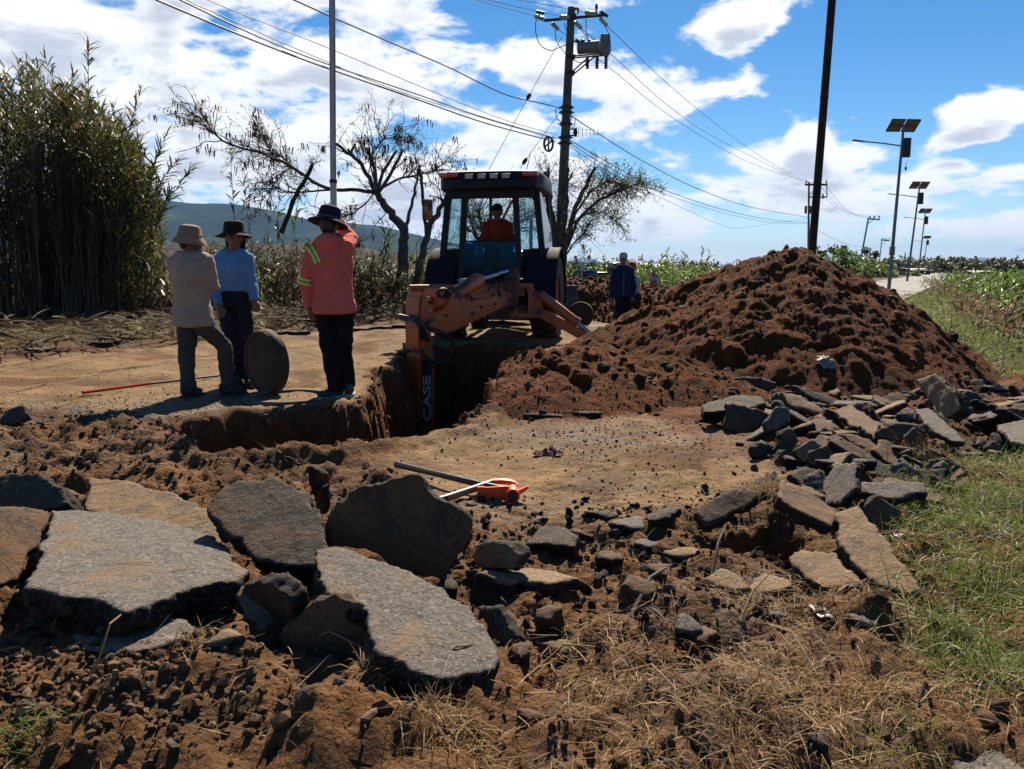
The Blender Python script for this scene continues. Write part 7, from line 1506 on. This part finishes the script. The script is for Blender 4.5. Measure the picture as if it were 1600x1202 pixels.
x, y, d = rg_pts(15000, ST, .25, .3); k_ = rng.uniform(0, 1, len(x)) < .25 + .75 * (fbm(x * 2.3, y * 2.3, None, 3, 619) > .05); x = x[k_]; y = y[k_]; n = len(x); blade_field('straw', x, y, rng.uniform(.02, .13, n), rng.uniform(.0014, .0036, n), rng.normal(.12, .28, n), rng.uniform(-.1, .7, n), M_STRAW, 'loose straw spread over the soil at the lower right', zoff=rng.uniform(.004, .04, n), cat='straw', nseg=2)
def all_fore(n, dn):
    x, y = pick(n, -3.5, 4, 1.6, 5.2, dn); return x, y
x, y = all_fore(5500, lambda a, b: dens_fore(a, b) * (pn(a * 1.9, b * 1.9, None, 621) > .12) * .8); n = len(x); blade_field('straw', x, y, rng.uniform(.03, .15, n), rng.uniform(.0012, .003, n), rng.normal(.15, .3, n), rng.uniform(-.1, .6, n), M_STRAW, 'thin scattered straw among the foreground clods', zoff=rng.uniform(.003, .03, n), cat='straw', nseg=3)
def tuft(u, v, n, L, sp, label, mat, name='grass_tuft', z=0.0):
    p = hit(u, v) if z == 0 else G(u, v, z); x = p.x + rng.normal(0, sp, n); y = p.y + rng.normal(0, sp, n); az = rng.uniform(0, 6.28, n); el = rng.uniform(.1, 1.3, n); D = np.stack([np.cos(az) * np.cos(el), np.sin(az) * np.cos(el), np.sin(el)], 1)
    zz = np.maximum(H(x, y), z) ; V, Q = blades(np.stack([x, y, zz], 1), D, rng.uniform(.4, 1, n) * L, rng.uniform(.0016, .0035, n), rng.uniform(.2, 1, n), 3); put(name, mesh_np(name, V, [Q]), mat, label=label, cat='grass tuft', kind='stuff' if sp > .055 else None)
for a in [(1200, 765, 420, .13, .045, 'reddish dry tuft on top of the tent of slabs', M_STRAW, 'dry_tuft', .22), (700, 1150, 500, .15, .05, 'dry straw tuft at the bottom centre-left', M_STRAW, 'dry_tuft'), (590, 985 + 60, 160, .14, .03, 'wispy tuft in front of the long pale slab', M_STRAW, 'dry_tuft'), (300, 1010, 90, .16, .02, 'few dry stalks standing before the thin crescent', M_STRAW, 'dry_tuft'), (1010, 1190, 300, .12, .06, 'straw tuft at the bottom edge', M_STRAW, 'dry_tuft'),
          (1450, 712, 700, .20, .10, 'dry tuft above the green grass, nearest the rubble', M_STRAW, 'dry_tuft'), (1250, 905 + 60, 260, .13, .06, 'dry tuft beside the white paper', M_STRAW, 'dry_tuft'), (1200, 1100, 420, .13, .08, 'thick straw tuft in the lower right', M_STRAW, 'dry_tuft'), (1350, 1090, 420, .14, .08, 'straw tuft below the grey chunk', M_STRAW, 'dry_tuft'), (20, 1150, 260, .12, .06, 'greenish tuft in the bottom left corner', M_GRASS, 'grass_tuft'),
          (1490, 690, 260, .14, .07, 'green tuft at the edge of the rubble', M_GRASS, 'grass_tuft'), (1560, 790, 900, .30, .13, 'tall yellow-green tuft at the right edge, level with the pitted slab', M_GRASS, 'grass_tuft'), (1500, 830, 600, .24, .10, 'olive tuft right beside the pitted slab', M_GRASS, 'grass_tuft'), (1560, 930, 800, .26, .11, 'dense green tuft in the middle of the right edge', M_GRASS, 'grass_tuft'), (1480, 990, 500, .20, .09, 'matted tuft between the straw and the green edge', M_GRASS, 'grass_tuft'), (1590, 1050, 600, .22, .10, 'low green tuft near the bottom right corner', M_GRASS, 'grass_tuft'), (1180, 940, 120, .09, .04, 'sparse green shoots right of the sandy wedge', M_GRASS, 'grass_tuft'), (995, 735, 160, .05, .09, 'tiny green weeds on the pad', M_GRASS, 'grass_tuft'), (1060, 750, 140, .05, .12, 'tiny weeds on the right part of the pad', M_GRASS, 'grass_tuft'), (1420, 1150, 300, .10, .07, 'green shoots in the lower right corner', M_GRASS, 'grass_tuft')]: tuft(*a)
def stalks_():
    L = [((150, 1105), (205, 1045), 'long dry stalk leaning over the bottom left pebbles'), ((460, 1043), (575, 1060), 'curved dry stalk before the rounded block'), ((640, 1110), (780, 1062), 'pale stalk lying from the long pale slab to the right'), ((1430, 1150), (1450, 1115), 'short dark stick near the bottom right slab'), ((1140, 1020), (1205, 945), 'straight stalk above the lower right straw'), ((975, 1100), (1060, 1170), 'curved stalk across the bottom straw'), ((1110, 925), (1130, 880), 'twig standing in the soil by the sandy wedge'), ((700, 880 + 160), (730, 1010), 'short straw at the end of the long pale slab'), ((985, 985), (1040, 925), 'weathered wooden stake half buried in the soil'), ((830, 1075), (930, 1058), 'thin straw by the low brown clod'), ((1200, 1010), (1275, 1085), 'bent stalk across the straw')]
    for i, (a, b, lab) in enumerate(L):
        A = G(*a); A.z = Hs(A.x, A.y) + .01; Bq = G(*b); Bq.z = Hs(Bq.x, Bq.y) + (.10 if i in (0, 4, 6, 8) else .03); m_ = A.lerp(Bq, .5) + Vector((0, 0, .05)); r_ = .009 if 'stake' in lab else (.006 if 'stick' in lab or 'twig' in lab else .0035)
        MB().tube([A, A.lerp(m_, .6), m_, m_.lerp(Bq, .5), Bq], [r_, r_, r_ * .9, r_ * .8, r_ * .5], 6).build('stake' if 'stake' in lab else 'dry_stalk', M_STRAW if r_ < .005 else M_TWIG, None, label=lab, cat='stake' if 'stake' in lab else 'stalk')
stalks_()
# ------------------------------------------------------------ manhole covers, tools, litter and the rest
M_COVER = pmat('rusted_cover', (.085, .05, .028), .85, .1, var=.25, nscale=5, bump=.004, bscale=40, dirt=(.20, .12, .06), dirt_amt=.5, dscale=3)
def disc(c, r, th, n, label, tilt_mark=True):
    c = Vector(c); n = Vector(n).normalized(); M = n.to_track_quat('Z', 'Y').to_matrix(); t = thing('manhole_cover', c - Vector((0, 0, r)), label, 'manhole cover'); rs = random.Random(int(c.x * 100) + 5)
    def ring(rad, h, chip=0): return [c + M @ Vector((math.cos(a) * rad * (1 - chip * max(0, rs.gauss(0, 1))), math.sin(a) * rad * (1 - chip * max(0, rs.gauss(0, 1))), h)) for a in np.linspace(0, 2 * math.pi, 57)[:-1]]
    MB().loft([ring(r * .90, -th * .5, .004), ring(r * .99, -th * .42, .008), ring(r, -th * .1, .01), ring(r, th * .1, .01), ring(r * .985, th * .35, .008), ring(r * .955, th * .5, .004)]).build('plate', M_COVER, t)
    MB().lathe(c + n * (th * .5 - .004), [(r * .86, 0), (r * .955, 0), (r * .95, .012), (r * .87, .012), (r * .86, 0)], 48, M).build('rim', M_COVER, t)
    MB().lathe(c - n * (th * .5 + .010), [(r * .80, 0), (r * .90, 0), (r * .90, .014), (r * .80, .014), (r * .80, 0)], 48, M).build('rim', M_COVER, t)
    for s in (-1, 1): q = c - n * (th * .5 + .004) + M @ Vector((s * r * .62, 0, 0)); MB().box(q, (.03, .07, .02), M, bev=.006).build('lifting_slot', M_BLACK, t)
    return t
p = G(414, 615); p.z = Hs(p.x, p.y); disc((p.x + .03, p.y, p.z + .305), .315, .10, (-.62, -.72, -.02), 'round manhole cover standing on edge between the men')
p = G(911, 513); p.z = Hs(p.x, p.y); disc((p.x, p.y + .6, Hs(p.x, p.y + .6) + .26), .27, .09, (-.25, -.9, .18), 'round manhole cover leaning on the dirt beyond the right stabiliser')
MB().box(G(925, 514) + Vector((.45, .3, .02)), (1.2, .12, .04), Matrix.Rotation(R(4), 3, 'Z'), bev=.006).build('wooden_plank', pmat('pale_wood', (.42, .30, .18), .8, bump=.002), None, label='pale plank lying beside the leaning manhole cover', cat='plank')
# concrete collar of the manhole that the first cover came off
p = G(455, 622); MB().lathe((p.x, p.y, Hs(p.x, p.y) - .02), [(.30, -.3), (.42, -.3), (.45, .02), (.43, .045), (.31, .045), (.29, .02), (.30, -.3)], 36).build('manhole_collar', pmat('dusty_concrete', (.30, .22, .14), .95, var=.2, nscale=9, bump=.006, dirt=(.16, .10, .055), dirt_amt=.8), None, label='dusty concrete ring set in the ground between the cover and the hooded man', cat='manhole ring')
# mattocks
M_WOOD = pmat('varnished_wood', (.52, .30, .14), .45, var=.15, nscale=14); M_ORT = pmat('tool_orange', (.90, .10, .02), .4, var=.06, alb=.72, dirt=(.3, .12, .05), dirt_amt=.2); M_TBLK = pmat('black_handle', (.018, .018, .020), .38, var=.1)
def tpt(u, v, z): p = G(u, v, 0); p = G(u, v, Hs(p.x, p.y) + z); return p
a = tpt(620, 726, .05); b = tpt(750, 757, .06); e = tpt(800, 768, .055); t1 = thing('mattock', e, 'mattock with a black handle and orange head lying on the sandy pad', 'mattock')
MB().tube([a, a.lerp(b, .06), a.lerp(b, .4), b, e], [.022, .019, .0165, .0175, .02], 14).build('handle', M_TBLK, t1); dv = (e - a).normalized()
eye = tpt(801, 771, .045); MB().tube([eye + Vector((0, .05, 0)), eye - Vector((0, .055, 0))], [.034, .037], 18).build('eye', M_ORT, t1); MB().tube([eye - Vector((0, .05, 0)), eye - Vector((0, .064, 0))], [.028, .026], 16).build('handle_end', M_TBLK, t1)
def hz(u, v, Y): return at(u, v, Y)
ye = eye.y - .02
MB().prism([hz(u, v, ye) for u, v in [(746, 761), (762, 762), (780, 761), (792, 760), (800, 763), (800, 782), (788, 783), (765, 784), (745, 784)]], (0, .016, 0)).build('hoe_blade', M_ORT, t1, bevel=.004)
MB().prism([hz(u, v, ye) for u, v in [(803, 766), (812, 766), (826, 760), (828, 762), (818, 770), (806, 777)]], (0, .03, 0)).build('pick_blade', M_ORT, t1, bevel=.004)
a = tpt(687, 782, .03); b = tpt(770, 754, .07); t2 = thing('mattock', tpt(780, 752, .05), 'mattock with a pale wooden handle and curved orange head crossing the black one', 'mattock')
MB().tube([a, a.lerp(b, .12)], [.022, .020], 14).build('handle_tip', M_TBLK, t2); MB().tube([a.lerp(b, .12), a.lerp(b, .18)], [.0205, .020], 14).build('handle_ring', M_ORT, t2); MB().tube([a.lerp(b, .18), a.lerp(b, .6), b], [.0195, .018, .020], 14).build('handle', M_WOOD, t2)
yb = b.y + .02
MB().prism([hz(u, v, yb) for u, v in [(762, 757), (770, 751), (784, 750.5), (798, 752), (808, 756), (810, 762), (806, 764.5), (800, 760), (790, 757), (778, 757), (768, 760)]], (0, .05, .0)).build('pick_head', M_ORT, t2, bevel=.005)
# long bar lying by the men
a = G(130, 622); b = G(235, 603); c = G(342, 590)
for q in (a, b, c): q.z = Hs(q.x, q.y) + .03
t = thing('digging_bar', a, 'long red and grey steel bar lying on the ground by the man in beige', 'bar'); MB().tube([a, b], [.015, .015], 10).build('red_section', pmat('red_paint', (.62, .035, .02), .8, spec=.15, dirt=(.3, .2, .12), dirt_amt=.2), t); MB().tube([b, c], [.013, .012], 10).build('grey_section', M_DKSTEEL, t)
# cloth, bag, paper: crumpled sheets
def crumple(name, u, v, w, label, mat, cat, seed, z=0, hgt=.35, asp=1.0):
    p = hit(u, v); z0 = p.z
    n = 26; X, Y = np.meshgrid(np.linspace(-1, 1, n), np.linspace(-1, 1, n)); r = np.hypot(X, Y); X2 = X * (1 - .2 * np.abs(Y)) + .25 * pn(X * 2, Y * 2, None, seed); Y2 = Y + .25 * pn(X * 2, Y * 2, None, seed + 1)
    Zt = np.abs(fbm(X * 2.2, Y * 2.2, None, 3, seed + 2)) * 1.0 * hgt + .10 * hgt; k = w * .5; V = np.stack([X2 * k, Y2 * k * asp, Zt * w * (1.15 - r.clip(0, 1.1))], -1).reshape(-1, 3); V2 = V - np.array([0, 0, .004]); i = np.arange(n * n).reshape(n, n)
    Q = np.stack([i[:-1, :-1], i[:-1, 1:], i[1:, 1:], i[1:, :-1]], -1).reshape(-1, 4); o = put(name, mesh_np(name, V, [Q]), mat, label=label, cat=cat); o.location = (p.x, p.y, z0 + .006); md = o.modifiers.new('s', 'SOLIDIFY'); md.thickness = .003; return o
M_PLAST = pmat('white_plastic', (.42, .39, .36), .5, var=.1, dirt=(.3, .18, .1), dirt_amt=.4, dscale=12); M_RAG = pmat('pinkish_rag', (.32, .12, .12), .9, var=.25, nscale=20)
crumple('cloth_rag', 856, 711, .20, 'crumpled pinkish rag on the sandy pad', M_RAG, 'rag', 41, asp=.5); crumple('plastic_bag', 1291, 571, .17, 'crumpled pale plastic bag on the face of the heap', M_PLAST, 'plastic bag', 47, hgt=.4).rotation_euler = (R(38), 0, R(10)); crumple('crumpled_paper', 1282, 958, .05, 'crumpled white paper in the straw', M_PLAST, 'paper', 52, hgt=.4, asp=2.0); crumple('crumpled_paper', 1404, 838, .045, 'tiny white scrap at the edge of the green grass', M_PLAST, 'paper', 55, hgt=.3)
M_SHEET = pmat('grey_plastic_sheet', (.13, .125, .12), .85, var=.25, nscale=14, dirt=(.14,.09,.05), dirt_amt=.7, dscale=14)
for i, (u, v, w, lb) in enumerate([(445, 492, .5, 'torn grey plastic sheet lying behind the blue shirted man'), (486, 500, .6, 'torn pale sheet beside the legs of the hooded man'), (160, 535, .5, 'scrap of grey plastic on the far verge at the left'), (318, 505, .35, 'small pale scrap behind the man in beige'), (60, 545, .4, 'scrap of sheet in the fallen cane at the far left')]): crumple('plastic_sheet', u, v, w, lb, M_SHEET, 'plastic sheet', 70 + i, hgt=.16)
# dark chunks of old asphalt along the far side of the track
rs = random.Random(5)
for k, u in enumerate((402, 418, 440, 463, 566, 584, 600, 618, 634)):
    v = (525 if u > 380 else 0) - (u - 400) * .055 if u > 380 else 566 - u * .07
    p = G(u, v + rs.uniform(-3, 5)); z_ = Hs(p.x, p.y); w_ = rs.uniform(.22, .5); a0 = rs.uniform(0, 6)
    ol = [Vector((p.x + math.cos(a0 + a_) * w_ * .5 * rs.uniform(.6, 1.2), p.y + math.sin(a0 + a_) * .16 * rs.uniform(.6, 1.3), z_ + .05 + .05 * rs.random())) for a_ in np.linspace(0, 6.28, 7)[:-1]]
    wh = ['left end', 'second from the left', 'third from the left', 'just left of the hooded man', 'just right of the hooded man', 'right of the nearest one to the hooded man', 'in the middle of the right group', 'second from the digging arm', 'nearest the digging arm', 'at the far left of the view', 'below the giant cane', 'left of the tan hat man'][k]
    solid(ol, (rs.uniform(-.3, .3), rs.uniform(-.4, .2), 1), rs.uniform(.06, .14), .018, A_DARK if k % 2 else A_BROWN, 'asphalt_chunk', 3000 + k, 'dark broken piece on the track edge, ' + wh, 'asphalt chunk')
# traffic cone
def cone(u, v, Y, h, label):
    p = at(u, v, Y); z = Hs(p.x, Y); M_C = pmat('cone_orange', (.80, .07, .03), .45); t = thing('traffic_cone', (p.x, Y, z), label, 'traffic cone')
    MB().box((p.x, Y, z + .02), (.36, .36, .04), bev=.01).build('base', M_C, t); r = lambda k: .14 - .115 * k
    MB().lathe((p.x, Y, z), [(.14, .04), (r(.45), .04 + h * .45)], 20).build('cone_bottom', M_C, t); MB().lathe((p.x, Y, z), [(r(.45), .04 + h * .45), (r(.68), .04 + h * .68)], 20).build('white_collar', pmat('cone_collar', (.62, .62, .66), .4), t); MB().lathe((p.x, Y, z), [(r(.68), .04 + h * .68), (r(1), .04 + h)], 20).build('cone_tip', M_C, t)
cone(1021, 458, 20.0, .42, 'orange traffic cone with a pale collar behind the low earth bank')
# motorcycle parked behind the bank
def moto(u, Y):
    p = at(u, 440, Y); z = 0.22; t = thing('motorcycle', (p.x, Y, z), 'dark parked motorcycle half hidden behind the low earth bank', 'motorcycle', rotz=R(28), local=True)
    M_K = pmat('motorcycle_black', (.015, .016, .02), .3, coat=.5); M_B = pmat('motorcycle_blue', (.03, .05, .12), .3, coat=.5)
    for y in (-.62, .66):
        M = Matrix.Rotation(R(90), 3, 'X'); w = MB().tube([Vector((y, 0, .31)) + Vector((math.cos(a) * .27, 0, math.sin(a) * .27)) for a in np.linspace(0, 2 * math.pi, 33)], .045, 8).build('wheel', M_TYRE, t)
        for k in range(10): a = 2 * math.pi * k / 10; MB().tube([(y, 0, .31), (y + math.cos(a) * .24, 0, .31 + math.sin(a) * .24)], .005, 4).build('spoke', M_CHROME, w)
        MB().tube([(y, -.05, .31), (y, .05, .31)], .06, 12).build('hub', M_GREYM, w)
        MB().tube([Vector((y, 0, .31)) + Vector((math.cos(a) * .35, 0, math.sin(a) * .35)) for a in np.linspace(.5, 2.5, 10)], .05, 8).build('mudguard', M_CHROME if y < 0 else M_K, t)
    MB().box((.05, 0, .42), (.36, .24, .30), bev=.06).build('engine', M_GREYM, t); MB().ell((-.12, 0, .78), (.28, .14, .13)).build('fuel_tank', M_B, t); MB().box((.34, 0, .80), (.62, .24, .10), bev=.05).build('saddle', M_K, t); MB().box((.72, 0, .98), (.34, .36, .30), bev=.08).build('top_box', M_K, t)
    for s in (-1, 1):
        MB().tube([(-.66, s * .08, .31), (-.42, s * .08, .95)], .022, 8).build('fork', M_CHROME, t); MB().tube([(-.42, s * .03, .98), (-.40, s * .2, 1.04), (-.32, s * .36, 1.0)], .013, 8).build('handlebar', M_K, t); MB().tube([(-.38, s * .26, 1.02), (-.42, s * .34, 1.22)], .008, 6).build('mirror_stalk', M_K, t); MB().ell((-.42, s * .35, 1.27), (.02, .08, .05)).build('mirror', M_K, t)
    MB().ell((-.52, 0, .90), (.09, .10, .10)).build('headlight', M_CHROME, t); MB().tube([(.1, .14, .3), (.5, .16, .34), (.85, .17, .42)], [.03, .045, .04], 10).build('exhaust', M_CHROME, t); MB().tube([(-.42, 0, .9), (-.1, 0, .6), (.66, 0, .55)], .025, 8).build('frame', M_K, t)
moto(928, 23.6)
MB().tube([at(640, 512, 15.5) + Vector((0, 0, 0)), at(560, 516, 15.3), at(400, 528, 14.9)], .05, 10).build('water_pipe', M_HOSE, None, label='black pipe lying along the far edge of the track left of the backhoe', cat='pipe') if False else None

# ------------------------------------------------------------ air
hz_ = MB().box((0, 0, 148.5), (24000, 24000, 303)).mesh('haze', smooth=False)
hm = bpy.data.materials.new('air'); hm.use_nodes = True; hm.node_tree.nodes.clear(); N = NT(hm.node_tree); o_ = N.new('ShaderNodeOutputMaterial'); pv = N.new('ShaderNodeVolumePrincipled'); pv.inputs['Color'].default_value = (.34, .56, 1.0, 1); pv.inputs['Density'].default_value = HAZE; pv.inputs['Anisotropy'].default_value = 0.0
N.link(pv.outputs[0], o_.inputs['Volume']); put('haze', hz_, hm, kind='stuff')
